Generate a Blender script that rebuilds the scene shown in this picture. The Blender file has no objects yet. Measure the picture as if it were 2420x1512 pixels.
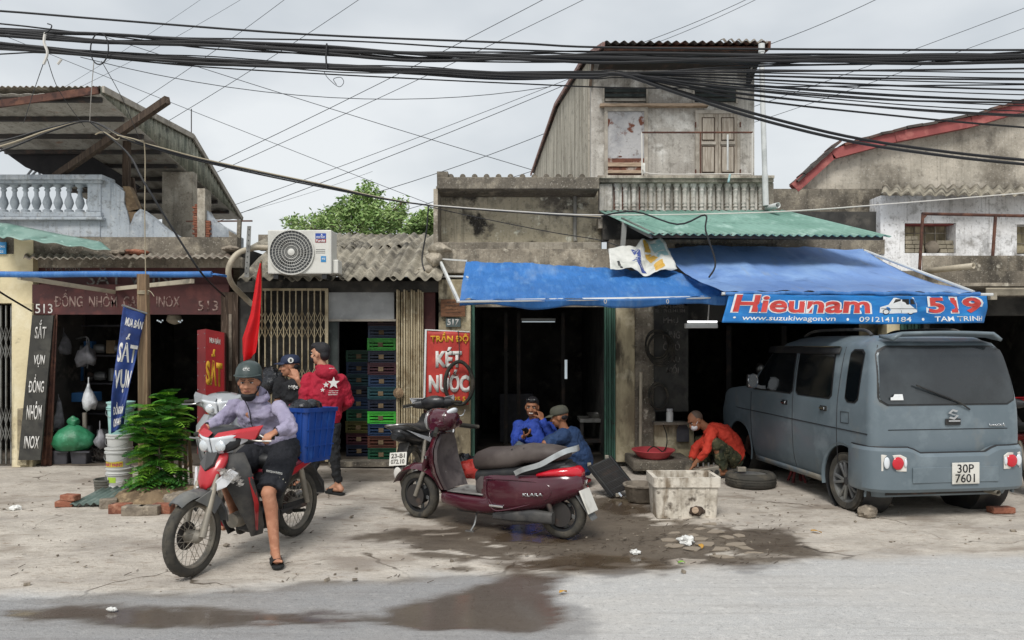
import bpy, bmesh, math, random
from mathutils import Vector, Matrix, noise
R = math.radians
V = Vector
random.seed(11)
sc = bpy.context.scene
COL = sc.collection

# ------------------------------------------------------------ camera
CH = 1.65                                   # eye height (m)
cd = bpy.data.cameras.new('camera'); cam = bpy.data.objects.new('camera', cd); COL.objects.link(cam)
cam.location = (0, 0, CH); cam.rotation_euler = (R(90), 0, 0)
cd.sensor_width = 36; cd.lens = 36 * 1748 / 2419.; cd.shift_y = (812.6 - 756) / 2419.
cd.clip_start = .1; cd.clip_end = 3000
sc.camera = cam
# ------------------------------------------------------------ sky, sun, exposure
SUN_EL, SUN_AZ = 50, 195                    # high, behind and left of the camera, veiled by cloud
wd = bpy.data.worlds.new('World'); sc.world = wd; wd.use_nodes = True
nt = wd.node_tree; nt.nodes.clear()
def wn(t, **k):
    n = nt.nodes.new(t)
    for a, b in k.items(): setattr(n, a, b)
    return n
sky = wn('ShaderNodeTexSky', sky_type='NISHITA', sun_disc=False, sun_elevation=R(SUN_EL), sun_rotation=R(SUN_AZ), air_density=1.5, dust_density=3.)
tc = wn('ShaderNodeTexCoord'); mp = wn('ShaderNodeMapping'); mp.inputs['Scale'].default_value = (1, 1, 2.2)
nz = wn('ShaderNodeTexNoise'); nz.inputs['Scale'].default_value = 1.9; nz.inputs['Detail'].default_value = 5; nz.inputs['Roughness'].default_value = .5
cr = wn('ShaderNodeValToRGB')
cr.color_ramp.elements[0].position = .36; cr.color_ramp.elements[0].color = (.300, .325, .350, 1)
cr.color_ramp.elements[1].position = .66; cr.color_ramp.elements[1].color = (.475, .490, .500, 1)
sc10 = wn('ShaderNodeVectorMath', operation='SCALE'); sc10.inputs['Scale'].default_value = 10.
mx = wn('ShaderNodeMix', data_type='RGBA'); mx.inputs['Factor'].default_value = .93
bg = wn('ShaderNodeBackground'); bg.inputs['Strength'].default_value = .1
wo = wn('ShaderNodeOutputWorld'); L = nt.links.new
L(tc.outputs['Generated'], mp.inputs['Vector']); L(mp.outputs[0], nz.inputs['Vector']); L(nz.outputs['Fac'], cr.inputs[0])
L(cr.outputs[0], sc10.inputs[0]); L(sky.outputs[0], mx.inputs['A']); L(sc10.outputs[0], mx.inputs['B'])
L(mx.outputs['Result'], bg.inputs['Color']); L(bg.outputs[0], wo.inputs['Surface'])
sd = bpy.data.lights.new('sun', 'SUN'); sun = bpy.data.objects.new('sun', sd); COL.objects.link(sun)
sd.energy = 1.5; sd.angle = R(22); sd.color = (1, .97, .93)
az = R(SUN_AZ); sdir = V((math.sin(az) * math.cos(R(SUN_EL)), math.cos(az) * math.cos(R(SUN_EL)), math.sin(R(SUN_EL))))
sun.rotation_euler = sdir.to_track_quat('Z', 'Y').to_euler(); sun.location = (0, 0, 30)
vs = sc.view_settings; vs.view_transform = 'Standard'; vs.look = 'None'; vs.exposure = 0.85; vs.gamma = 1; vs.use_curve_mapping = False
sc.cycles.max_bounces = 6; sc.cycles.diffuse_bounces = 3; sc.cycles.glossy_bounces = 3; sc.cycles.transmission_bounces = 4; sc.cycles.transparent_max_bounces = 6
sc.cycles.use_denoising = True; sc.cycles.sample_clamp_indirect = 6

# ------------------------------------------------------------ measuring: a point of the survey sheet at distance d
F_, CX, HY = 1748., 1209.5, 812.6
def W(x, y, d): return V(((x - CX) / F_ * d, d, CH + (HY - y) / F_ * d))
def WX(x, d): return (x - CX) / F_ * d
def WZ(y, d): return CH + (HY - y) / F_ * d
def G(x, y):
    d = CH * F_ / (y - HY); return V(((x - CX) / F_ * d, d, 0))

# ------------------------------------------------------------ materials
def lin(c):
    if isinstance(c, str): c = tuple(int(c[i:i + 2], 16) for i in (0, 2, 4))
    return tuple(((x / 255.) / 12.92 if x / 255. <= .04045 else ((x / 255. + .055) / 1.055) ** 2.4) for x in c) + (1,)
MATS = {}
GAIN = dict(gable_plaster=1.4, whitewash=1.3, niche_plaster=1.45, concrete_old=1.3, concrete=1.2, house_plaster=1.15, concrete_dark=1.2, fibro=1.2, side_plaster=1.12, blue_plaster=1.15, skirt_tin=1.2, soffit=1.2)   # colour gain for plaster, cement and tin
def mat(name, base, rough=.7, metal=0., layers=(), bump=0., bscale=40., bstretch=(1, 1, 1), coat=0., spec=.5, emit=0., trans=0., rlayer=None, alpha=1., objc=False):
    g_ = GAIN.get(name, 1.)
    if name in GAIN: layers = list(layers) + [('4d483f', 2.4, .54, .74, (8, 8, .35), .55), ('3a362f', 26, .56, .7, (1, 1, 1), .5), ('ddd6c8', 42, .58, .72, (1, 1, 1), .35), ('57524a', 7, .56, .66, (1, 1, 1), .45)]
    def lin(c, f=globals()['lin']): return tuple(min(.86, q * g_) for q in f(c)[:3]) + (1,)
    m = bpy.data.materials.new(name); m.use_nodes = True; MATS[name] = m
    nt = m.node_tree; b = nt.nodes['Principled BSDF']; N = nt.nodes.new; L = nt.links.new
    b.inputs['Base Color'].default_value = lin(base); b.inputs['Roughness'].default_value = rough; b.inputs['Metallic'].default_value = metal
    b.inputs['Specular IOR Level'].default_value = spec; b.inputs['Coat Weight'].default_value = coat; b.inputs['Coat Roughness'].default_value = .08
    b.inputs['Transmission Weight'].default_value = trans; b.inputs['Alpha'].default_value = alpha
    if emit:
        b.inputs['Emission Color'].default_value = lin(base); b.inputs['Emission Strength'].default_value = emit
    if layers or bump or rlayer:
        if objc:
            src = N('ShaderNodeTexCoord').outputs['Object']
        else:
            src = N('ShaderNodeNewGeometry').outputs['Position']
        def nz(scale, stretch=(1, 1, 1), det=6, ro=.6, seed=0):
            mp = N('ShaderNodeMapping'); mp.inputs['Scale'].default_value = stretch; mp.inputs['Location'].default_value = (seed * 3.7, seed * 1.9, seed * 2.3)
            n = N('ShaderNodeTexNoise'); n.inputs['Scale'].default_value = scale; n.inputs['Detail'].default_value = det; n.inputs['Roughness'].default_value = ro
            L(src, mp.inputs['Vector']); L(mp.outputs[0], n.inputs['Vector']); return n.outputs['Fac']
        def ramp(s, lo, hi):
            r = N('ShaderNodeMapRange'); r.inputs['From Min'].default_value = lo; r.inputs['From Max'].default_value = hi; r.clamp = True
            L(s, r.inputs['Value']); return r.outputs['Result']
        cur = None
        for i, ly in enumerate(layers):
            col, scale, lo, hi = ly[:4]; st = ly[4] if len(ly) > 4 else (1, 1, 1); amt = ly[5] if len(ly) > 5 else 1.
            f = ramp(nz(scale, st, seed=i + 1 + len(name) % 7), lo, hi)
            if amt < 1:
                mm = N('ShaderNodeMath'); mm.operation = 'MULTIPLY'; mm.inputs[1].default_value = amt; L(f, mm.inputs[0]); f = mm.outputs[0]
            x = N('ShaderNodeMix'); x.data_type = 'RGBA'; L(f, x.inputs['Factor'])
            x.inputs['A'].default_value = lin(base); x.inputs['B'].default_value = lin(col)
            if cur: L(cur, x.inputs['A'])
            cur = x.outputs['Result']
        if cur: L(cur, b.inputs['Base Color'])
        if rlayer:
            scale, lo, hi, r0, r1 = rlayer
            r = N('ShaderNodeMapRange'); r.inputs['From Min'].default_value = lo; r.inputs['From Max'].default_value = hi; r.inputs['To Min'].default_value = r0; r.inputs['To Max'].default_value = r1
            L(nz(scale, seed=9), r.inputs['Value']); L(r.outputs['Result'], b.inputs['Roughness'])
        if bump:
            bp = N('ShaderNodeBump'); bp.inputs['Strength'].default_value = bump; bp.inputs['Distance'].default_value = .02
            L(nz(bscale, bstretch, 5, seed=5), bp.inputs['Height']); L(bp.outputs[0], b.inputs['Normal'])
    return m
STK = (6, 6, .5)      # vertical streaks
mat('concrete', '9a9284', .9, layers=[('716a5f', 1.1, .42, .62), ('b9b2a4', 3.5, .5, .68), ('4a463f', 1.6, .56, .72), ('4f4a42', 1.3, .5, .72, STK, .8)], bump=.5, bscale=30)
mat('concrete_old', '857d70', .92, layers=[('a59c8c', 1.6, .45, .6), ('5a5348', 1.2, .45, .65), ('38342e', 2.2, .54, .7), ('c2bbab', 7., .6, .72), ('2f2c27', 1.1, .55, .75, STK, .8)], bump=.7, bscale=22)
mat('concrete_dark', '6d665b', .92, layers=[('4a453d', 1.4, .42, .62), ('8b8374', 4, .52, .68), ('2f2c28', 2.5, .55, .7, (3, 3, 1), .8)], bump=.6, bscale=25)
mat('niche_plaster', '9b937f', .9, layers=[('b7ae99', 1.3, .4, .6), ('57524a', 1.3, .5, .6), ('2c2925', 2.4, .55, .63), ('d0c9ba', 5.5, .62, .7)], bump=.6, bscale=18)
mat('house_plaster', 'b0aca4', .9, layers=[('918c85', 1.0, .42, .62), ('cbc9c3', 2.8, .5, .66), ('6b6760', 1.0, .52, .72, STK, .9), ('8f8a80', 9, .55, .7, (1, 1, 1), .5)], bump=.45, bscale=26)
mat('side_plaster', 'b3ac9d', .92, layers=[('8a8375', .8, .4, .62, STK), ('cdc6b7', 1.4, .5, .68, STK, .8), ('5f594d', 1.2, .56, .72, STK, .9)], bump=.35, bscale=20)
mat('gable_plaster', '8d877c', .93, layers=[('a39c90', 1.3, .45, .6), ('605a50', 1.0, .48, .66), ('4b463f', 2.6, .54, .7, (1, 1, .6))], bump=.9, bscale=9)
mat('cream_plaster', 'd3c6a2', .88, layers=[('b9ac8a', 1.2, .45, .65), ('e0d6b8', 3, .5, .7), ('7f765f', 1.4, .56, .72, (4, 4, .6), .8), ('5b5446', 3.2, .62, .74)], bump=.35, bscale=20)
mat('pillar_plaster', 'b9ad8e', .9, layers=[('857a63', 1.4, .42, .6, (2, 2, .8)), ('d8cdb0', 3, .52, .66), ('4d463a', 1.8, .52, .66, (3, 3, .8)), ('2f2a24', 2.6, .58, .7)], bump=.6, bscale=16)
mat('whitewash', 'd9d9da', .88, layers=[('b4b2b0', 1.4, .45, .62), ('77736e', 2.2, .55, .68), ('4e4a46', 1.3, .58, .72, (2, 2, 1)), ('8e8a85', 9, .6, .7, (5, 5, 1))], bump=.5, bscale=16)
mat('blue_plaster', 'a1a8ae', .88, layers=[('8d949b', 1.3, .45, .62), ('b0b5b8', 4, .5, .68), ('67707a', 2, .58, .72, STK, .7)], bump=.25, bscale=18)
mat('baluster_blue', 'aeb5ba', .8, layers=[('8f979d', 5, .48, .65), ('c3ccd2', 9, .55, .7)])
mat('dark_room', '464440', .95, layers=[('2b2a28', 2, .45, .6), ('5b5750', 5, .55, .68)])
mat('barge_faded', '8f6f68', .85, layers=[('6d524c', 4, .45, .64), ('a48a82', 7, .55, .7)])
mat('glass_rear', '272b2e', .1, spec=.7, layers=[('3c4245', 1.2, .45, .7), ('1f2325', 3, .5, .7)])
mat('room_floor', '5a5147', .9, layers=[('3d372f', 3, .45, .6)])
mat('brick', '8f5a45', .92, layers=[('6d4334', 5, .45, .62), ('a87a63', 14, .52, .68), ('4d3a32', 9, .6, .7)], bump=.6, bscale=50)
mat('brick_grey', '8d8574', .92, layers=[('a49b88', 6, .45, .62), ('6a6356', 14, .55, .68)], bump=.5, bscale=50)
mat('fibro', '8d8779', .93, layers=[('6c675c', 2.0, .42, .6), ('a49d8d', 5, .5, .66), ('45413a', 3.2, .54, .68), ('7a5f48', 4, .66, .74)], bump=.5, bscale=40)
mat('tin_old', '8b8478', .7, .2, layers=[('5f5348', 3, .45, .62), ('a8a294', 6, .52, .68), ('6b4a38', 4, .6, .7)], bump=.2)
mat('tin_rust', '4d4641', .75, .1, layers=[('6e4334', 2.5, .5, .64), ('2f2b29', 4, .5, .66)], bump=.2)
mat('green_tin', '7b9f93', .6, .0, layers=[('668c7f', 1.6, .42, .62), ('98b6ac', 3, .54, .7), ('5f6c66', 5, .63, .74)], bump=.1)
mat('green_flash', '86a399', .5, .0, layers=[('688a80', 2.2, .42, .6), ('a9c6bd', 2.6, .58, .7, (5, 5, 1)), ('4a5a55', 4, .62, .72)])
mat('barge_red', '98504d', .8, layers=[('7f3f3e', 2.5, .45, .62), ('a9665f', 6, .55, .7)])
mat('rust', '54382f', .85, .1, layers=[('6d4a3b', 6, .48, .62), ('3a2723', 12, .52, .66)], bump=.2, bscale=80)
mat('steel_dark', '3b3836', .7, .3, layers=[('5a4a42', 6, .52, .66)])
mat('wood_grey', '8b7358', .85, layers=[('6d5844', 3, .42, .62, (14, 14, .6)), ('a38d70', 4, .5, .68, (16, 16, .6)), ('4c3d31', 5, .6, .7, (9, 9, .5))], bump=.4, bscale=18, bstretch=(8, 8, .5))
mat('wood_dark', '4d3f33', .88, layers=[('36291f', 3, .42, .6, (8, 8, .6)), ('76675a', 5, .58, .7, (9, 9, .8))], bump=.5, bscale=20, bstretch=(6, 6, .5))
mat('soffit', '9d9990', .9, layers=[('7d786f', 2, .45, .64), ('8c6d5a', 3, .64, .74)])
mat('skirt_tin', '858577', .75, layers=[('62665b', 2, .42, .6, (5, 5, .6)), ('9d9d8e', 5, .52, .68, (5, 5, .6)), ('4a4b43', 4, .6, .7)])
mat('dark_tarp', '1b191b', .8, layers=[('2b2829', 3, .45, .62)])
mat('shutter_wood', 'a69d90', .82, layers=[('8b8174', 3, .45, .62, (8, 8, .8)), ('bfb6a8', 6, .52, .68, (9, 9, .8)), ('6c6156', 5, .62, .72, (8, 8, .8))])
mat('door_peel', 'b5b4b4', .75, layers=[('9a9a9d', 4, .42, .6), ('8e8a88', 12, .56, .64), ('6e3f2c', 3.2, .585, .63), ('58301f', 6, .64, .68)], bump=.6, bscale=20)
mat('door_rust', '6d4435', .85, layers=[('a99d92', 4.5, .55, .62), ('4b2d24', 8, .52, .64)])
mat('wood_bare', 'b6a08a', .85, layers=[('94806b', 6, .45, .62, (1, 1, 8))])
mat('frame_pale', 'a8a196', .85, layers=[('8a8378', 5, .45, .64), ('c0b9ad', 9, .55, .7)])
mat('pvc_white', 'c9cbc9', .45, layers=[('a7aaa8', 3, .5, .7)])
mat('pvc_beige', 'b5ab97', .5, layers=[('8f8675', 4, .5, .68)])
mat('pvc_grey', '8f8d86', .5, layers=[('74726b', 4, .5, .68)])
mat('maroon_board', '4e2624', .7, layers=[('3b1d1d', 2, .45, .62), ('62342f', 5, .55, .7)])
mat('chalk_paint', '8f7a72', .85, layers=[('4e2624', 22, .5, .6)])
mat('white_paint', 'd5d3ce', .75, layers=[('a9a59e', 9, .52, .68)])
mat('faded_paint', '6f6b66', .8, layers=[('3a3835', 16, .48, .6)])
mat('black_board', '34332f', .75, layers=[('46453f', 4, .5, .68), ('252422', 9, .52, .66)])
mat('gate_beige', 'b3a587', .6, .1, layers=[('8c7b5e', 5, .48, .64), ('5f4e3b', 8, .6, .7, (4, 4, 1)), ('cabfa3', 12, .56, .7)], bump=.1)
mat('gate_grey', '8a8a86', .5, .5, layers=[('6a6966', 6, .48, .64)])
mat('door_dark', '3b4240', .7, layers=[('2c3231', 4, .45, .62), ('4f5654', 9, .55, .68)])
mat('panel_white', 'a6a8a8', .7, layers=[('8b8d8d', 2, .45, .65), ('b9bbba', 5, .55, .7)])
mat('door_green', '3f6355', .7, layers=[('2f4d40', 4, .42, .62, (5, 5, .8)), ('4a8068', 6, .58, .7, (5, 5, .8)), ('3c3a30', 6, .62, .7)])
mat('sign_red', 'b8352c', .6, layers=[('9c2c26', 3, .45, .65), ('c24a3c', 6, .55, .7)])
mat('lightbox_red', 'a01f22', .5, layers=[('8b1a1e', 2, .45, .65)])
mat('lightbox_side', '8a3a3c', .5, layers=[('763032', 3, .45, .65)])
mat('yellow_paint', 'd9a52a', .65, layers=[('bd8c22', 6, .5, .68)])
mat('sign_blue', '1f3a7a', .6, layers=[('182d62', 4, .45, .62), ('2d4b8d', 9, .55, .68)], bump=.3, bscale=9)
mat('plaque_wood', '7b5438', .7, layers=[('64422c', 6, .45, .62, (1, 1, 9)), ('9a6f4d', 9, .56, .7)])
mat('plate_grey', '53605f', .7)
mat('tarp_blue', '3a76bb', .45, spec=.5, layers=[('3069aa', 1.3, .42, .62), ('6a9fd6', 2.4, .52, .75, (6, 2, .4), .55), ('39588f', 5, .6, .75, (1, 1, 1), .6), ('8fa6bd', 1.1, .56, .75, (3, 1, .5), .5)], bump=.7, bscale=7, bstretch=(3.5, 1, .8))
mat('tarp_pale', '7b9ccf', .5, spec=.4, layers=[('6a8cc4', .9, .42, .62), ('8fb0dc', 1.6, .5, .7), ('5f7cae', 4, .6, .74), ('8f97a0', 2.2, .6, .75, (4, .6, 1), .5)], bump=.5, bscale=4, bstretch=(2.5, .8, 1))  # paleness from facing the sky is put into the base colour
mat('banner_blue', '1a78c2', .45, layers=[('1569ad', 2, .45, .62), ('2a8fd2', 3, .55, .7, (1, 1, 5))], bump=.25, bscale=6, bstretch=(1, 1, 6))
mat('letter_red', 'c8423c', .5, layers=[('b23832', 9, .5, .65)])
mat('letter_white', 'e2e4e4', .5, layers=[('c5cacc', 6, .5, .68)])
mat('scrap_white', 'cfcfc9', .6, layers=[('b4b6b0', 5, .48, .66)], bump=.4, bscale=9)
mat('scrap_navy', '3a4a86', .6)
mat('scrap_gold', 'c2993f', .6)
mat('scrap_teal', '8fb0b2', .6)
mat('flag_red', 'd0121b', .7, layers=[('b80f18', 4, .5, .68)])
mat('black_cable', '17181b', .6)
mat('cable_pale', 'a79c84', .6)
mat('cable_thin', '3a3d42', .7)
mat('white_strap', 'c9c6bf', .7)
mat('tube_lit', 'f2fbff', .5, emit=1.1)
mat('tube_dim', 'd8e4ea', .5, emit=.22)
mat('white_metal', 'd6d8d6', .45, layers=[('b7bab8', 4, .52, .7)])
mat('ac_white', 'd0cfc8', .5, layers=[('b9b8b0', 3, .5, .7), ('c2b9a6', 2, .62, .74, STK, .6)])
mat('ac_dark', '4a4c4d', .6)
mat('sticker_blue', '23469b', .5)
mat('sticker_red', '8d2430', .5)
mat('sticker_teal', '2c80b6', .5)
mat('chrome', 'd6d8da', .12, 1.)
mat('alloy', '9a9a98', .4, .9, layers=[('7a756d', 6, .5, .68)])
mat('dusty_metal', '8d877c', .6, .4, layers=[('a29a8b', 8, .5, .66)])
mat('rubber', '26251f', .85, layers=[('4a453c', 6, .48, .68), ('1b1a19', 14, .55, .7)], bump=.2, bscale=60)
mat('rubber_dusty', '3c3a35', .9, layers=[('5c564b', 5, .45, .66), ('2b2a28', 12, .55, .7)], bump=.2, bscale=60)
mat('black_plastic', '1e1f21', .5, layers=[('34332f', 5, .5, .7)])
mat('dusty_plastic', '3b3b3b', .6, layers=[('5d5a55', 4, .48, .68), ('2c2c2f', 9, .55, .7)])
mat('glass_dark', '0d1114', .08, spec=.6)
mat('leaf', '4d8a2c', .55, layers=[('3a7226', 6, .45, .6), ('74ad3a', 9, .55, .68)], spec=.3)
mat('leaf_tree', '7d9a58', .6, layers=[('64824a', 1.5, .45, .6), ('9db574', 3, .55, .68)], spec=.3)
mat('bark', '6f6150', .9, layers=[('4f4438', 6, .45, .62)], bump=.4)
mat('soil', '7d6a52', .95, layers=[('5d4d3b', 4, .45, .62), ('9a8568', 9, .52, .66)], bump=.7, bscale=25)
mat('stone', '8a8072', .93, layers=[('6b6257', 6, .45, .62), ('a69b8a', 12, .55, .68)], bump=.7, bscale=40)
mat('paper', 'd8d6d0', .8)

# ------------------------------------------------------------ mesh builder
def frame_for(t, ref=None):
    t = t.normalized(); ref = ref or (V((0, 0, 1)) if abs(t.z) < .95 else V((0, 1, 0)))
    a = t.cross(ref).normalized(); return a, a.cross(t).normalized()
class MB:
    def __init__(s): s.v = []; s.f = []
    def add(s, vs, fs):
        o = len(s.v); s.v += [V(p) for p in vs]; s.f += [tuple(i + o for i in f) for f in fs]; return s
    def boxp(s, a, b):
        x0, y0, z0 = [min(a[i], b[i]) for i in range(3)]; x1, y1, z1 = [max(a[i], b[i]) for i in range(3)]
        return s.add([(x0, y0, z0), (x1, y0, z0), (x1, y1, z0), (x0, y1, z0), (x0, y0, z1), (x1, y0, z1), (x1, y1, z1), (x0, y1, z1)],
                     [(0, 3, 2, 1), (4, 5, 6, 7), (0, 1, 5, 4), (1, 2, 6, 5), (2, 3, 7, 6), (3, 0, 4, 7)])
    def box(s, c, sz, m=None):
        c = V(c); h = V(sz) / 2; m = m or Matrix.Identity(3)
        vs = [c + m @ V((sx * h.x, sy * h.y, sz_ * h.z)) for sz_ in (-1, 1) for sx, sy in ((-1, -1), (1, -1), (1, 1), (-1, 1))]
        return s.add(vs, [(0, 3, 2, 1), (4, 5, 6, 7), (0, 1, 5, 4), (1, 2, 6, 5), (2, 3, 7, 6), (3, 0, 4, 7)])
    def bar(s, a, b, w, h=None, up=None):
        a, b = V(a), V(b); h = h or w; p, q = frame_for(b - a, up)
        vs = [e + p * (i * w / 2) + q * (j * h / 2) for e in (a, b) for i, j in ((-1, -1), (1, -1), (1, 1), (-1, 1))]
        return s.add(vs, [(0, 1, 2, 3), (7, 6, 5, 4), (0, 4, 5, 1), (1, 5, 6, 2), (2, 6, 7, 3), (3, 7, 4, 0)])
    def tube(s, pts, r, n=8, cap=True, closed=False):
        pts = [V(p) for p in pts]; k = len(pts); rs = r if isinstance(r, (list, tuple)) else [r] * k
        rings = []; a = None
        for i, p in enumerate(pts):
            if closed: t = pts[(i + 1) % k] - pts[i - 1]
            else: t = pts[min(i + 1, k - 1)] - pts[max(i - 1, 0)]
            t.normalize()
            if a is None: a, b = frame_for(t)
            else:
                a = (a - t * a.dot(t)).normalized(); b = a.cross(t).normalized()
            rings.append([p + a * math.cos(2 * math.pi * j / n) * rs[i] + b * math.sin(2 * math.pi * j / n) * rs[i] for j in range(n)])
        return s.loft(rings, cap, closed)
    def loft(s, rings, cap=True, closed=False):
        n = len(rings[0]); o = len(s.v)
        for r in rings: s.v += [V(p) for p in r]
        k = len(rings)
        for i in range(k if closed else k - 1):
            a, b = o + i * n, o + ((i + 1) % k) * n
            for j in range(n): s.f.append((a + j, a + (j + 1) % n, b + (j + 1) % n, b + j))
        if cap and not closed:
            s.f.append(tuple(o + j for j in reversed(range(n)))); s.f.append(tuple(o + (k - 1) * n + j for j in range(n)))
        return s
    def lathe(s, prof, c, axis=(0, 0, 1), n=24, cap=True):
        c = V(c); ax = V(axis).normalized(); a, b = frame_for(ax)
        return s.loft([[c + ax * h + (a * math.cos(2 * math.pi * j / n) + b * math.sin(2 * math.pi * j / n)) * max(r, 1e-4) for j in range(n)] for r, h in prof], cap)
    def prism(s, poly, vec):
        poly = [V(p) for p in poly]; vec = V(vec); n = len(poly); o = len(s.v)
        s.v += poly + [p + vec for p in poly]
        s.f.append(tuple(o + i for i in range(n))); s.f.append(tuple(o + n + i for i in reversed(range(n))))
        for i in range(n): s.f.append((o + i, o + n + i, o + n + (i + 1) % n, o + (i + 1) % n))
        return s
    def grid(s, fn, nu, nv, flip=False):
        o = len(s.v)
        for j in range(nv + 1):
            for i in range(nu + 1): s.v.append(V(fn(i / nu, j / nv)))
        for j in range(nv):
            for i in range(nu):
                a = o + j * (nu + 1) + i; q = (a, a + 1, a + nu + 2, a + nu + 1); s.f.append(q[::-1] if flip else q)
        return s
    def ell(s, c, r, n=16, m=None, k=10):
        c = V(c); r = V((r, r, r)) if isinstance(r, (int, float)) else V(r); m = m or Matrix.Identity(3)
        rings = []
        for i in range(k + 1):
            th = math.pi * i / k; st, ct = max(math.sin(th), .004), math.cos(th)
            rings.append([c + m @ V((r.x * st * math.cos(2 * math.pi * j / n), r.y * st * math.sin(2 * math.pi * j / n), -r.z * ct)) for j in range(n)])
        return s.loft(rings)
    def cap(s, a, ra, b, rb, n=12):
        a, b = V(a), V(b); t = (b - a)
        if t.length < 1e-5: return s.ell(a, ra)
        ln = t.length; prof = [(ra * math.sin(x), -ra * math.cos(x)) for x in (.15, .5, .9, 1.3)] + [(rb * math.sin(x), ln - rb * math.cos(x)) for x in (1.84, 2.24, 2.64, 2.99)]
        return s.lathe(prof, a, t, n)
    def torus(s, c, axis, Rr, r, n=32, k=8, sx=1., sy=1., ref=None):
        c = V(c); a, b = frame_for(V(axis), ref); ax = V(axis).normalized(); rings = []
        for i in range(n):
            th = 2 * math.pi * i / n; d = a * math.cos(th) * sx + b * math.sin(th) * sy; dn = d.normalized()
            rings.append([c + d * Rr + (dn * math.cos(2 * math.pi * j / k) + ax * math.sin(2 * math.pi * j / k)) * r for j in range(k)])
        return s.loft(rings, False, True)
    def data(s, name):
        me = bpy.data.meshes.new(name); me.from_pydata([tuple(p) for p in s.v], [], s.f)
        bm = bmesh.new(); bm.from_mesh(me); bmesh.ops.recalc_face_normals(bm, faces=bm.faces); bm.to_mesh(me); bm.free()
        return me
    def build(s, name, m=None, parent=None, smooth=False, bevel=0., solid=0., sub=0, label=None, cat=None, group=None, kind=None, angle=40):
        o = bpy.data.objects.new(name, s.data(name)); COL.objects.link(o)
        if m: o.data.materials.append(MATS[m] if isinstance(m, str) else m)
        fin(o, parent, smooth, bevel, solid, sub, angle)
        return tag(o, label, cat, group, kind)
def fin(o, parent=None, smooth=False, bevel=0., solid=0., sub=0, angle=40):
    if parent:
        o.parent = parent; root = parent
        if parent.get('_w'): o.matrix_parent_inverse = Matrix.Translation(-parent.location)
        elif parent.parent and parent.parent.get('_w') : pass
    if smooth:
        o.data.shade_smooth()
        if angle < 180:
            try: o.data.set_sharp_from_angle(angle=R(angle))
            except Exception: pass
    if solid:
        md = o.modifiers.new('solid', 'SOLIDIFY'); md.thickness = solid; md.offset = 0
    if bevel:
        md = o.modifiers.new('bevel', 'BEVEL'); md.width = bevel; md.segments = 2; md.limit_method = 'ANGLE'; md.angle_limit = R(35)
    if sub:
        md = o.modifiers.new('sub', 'SUBSURF'); md.levels = sub; md.render_levels = sub
def tag(o, label=None, cat=None, group=None, kind=None):
    if label: o['label'] = label
    if cat: o['category'] = cat
    if group: o['group'] = group
    if kind: o['kind'] = kind
    return o
def thing(name, label, cat, loc=(0, 0, 0), group=None, world=True):
    """Empty at a thing's base; with world=True its parts are given in world coordinates."""
    o = bpy.data.objects.new(name, None); COL.objects.link(o); o.location = loc; o.empty_display_size = .2
    if world: o['_w'] = 1
    return tag(o, label, cat, group)
def struct(o): o['kind'] = 'structure'; return o
def xform(o, M): o.data.transform(M); return o
# lettering laid on a surface: the text fills the parallelogram p0, p0+u, p0+u+v, p0+v
def text(name, body, p0, u, v, m, parent=None, bold=.0, depth=.003, shear=0., fn=None, spacing=1., res=3, lift=.002):
    c = bpy.data.curves.new(name, 'FONT'); c.body = body; c.offset = bold; c.shear = shear; c.resolution_u = res; c.space_character = spacing; c.align_x = 'LEFT'
    t = bpy.data.objects.new(name, c); bars = []
    def xmax(b): c.body = b; m_ = bpy.data.meshes.new_from_object(t); r_ = max([q.co.x for q in m_.vertices] or [0]); bpy.data.meshes.remove(m_); return r_
    if 'Đ' in body:                         # the crossed D: a D plus its bar
        dw = xmax('D'); body = [body, body.replace('Đ', 'D')]; bars = [xmax(body[1][:i + 1]) - dw for i, ch_ in enumerate(body[0]) if ch_ == 'Đ']; c.body = body = body[1]
    me = bpy.data.meshes.new_from_object(t); bpy.data.objects.remove(t); bpy.data.curves.remove(c)
    xs = [q.co.x for q in me.vertices]; ys = [q.co.y for q in me.vertices]; x0, x1, y0, y1 = min(xs), max(xs), min(ys), max(ys)
    bm = bmesh.new(); bm.from_mesh(me)
    u, v, p0 = V(u), V(v), V(p0); n = u.cross(v).normalized()
    bmesh.ops.remove_doubles(bm, verts=bm.verts, dist=1e-5)
    up_ = set()
    for b_ in bars: f_ = [bm.verts.new((b_ + x_, y_, 0)) for x_, y_ in ((-.02, .33), (.30, .33), (.30, .42), (-.02, .42))]; bm.faces.new(f_); up_ |= set(f_)
    for q in bm.verts:
        a, b = (q.co.x - x0) / (x1 - x0), (q.co.y - y0) / (y1 - y0)
        q.co = (fn(a, b) if fn else p0 + u * a + v * b) + n * (lift + (.0015 if q in up_ else 0))
    if depth:
        r = bmesh.ops.extrude_face_region(bm, geom=bm.faces[:])
        for q in [g for g in r['geom'] if isinstance(g, bmesh.types.BMVert)]: q.co -= n * depth
        bmesh.ops.recalc_face_normals(bm, faces=bm.faces)
    bm.to_mesh(me); bm.free(); me.name = name
    o = bpy.data.objects.new(name, me); COL.objects.link(o); me.materials.clear(); me.materials.append(MATS[m]); fin(o, parent); return o
def corr(mb, A, B, C, D, pitch, amp, nv=1, steep=False):
    """corrugated sheet: A-B is one edge across the waves, D-C the opposite edge"""
    A, B, C, D = V(A), V(B), V(C), V(D); n = (B - A).cross(D - A).normalized(); nw = max(2, round((B - A).length / pitch)); nu = nw * 8
    def fn(i, j):
        p = A.lerp(B, i).lerp(D.lerp(C, i), j); s_ = math.sin(i * nw * 2 * math.pi)
        if steep: s_ = max(-.6, min(.6, s_ * 1.4)) / .6
        return p + n * s_ * amp
    return mb.grid(fn, nu, nv)
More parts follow.
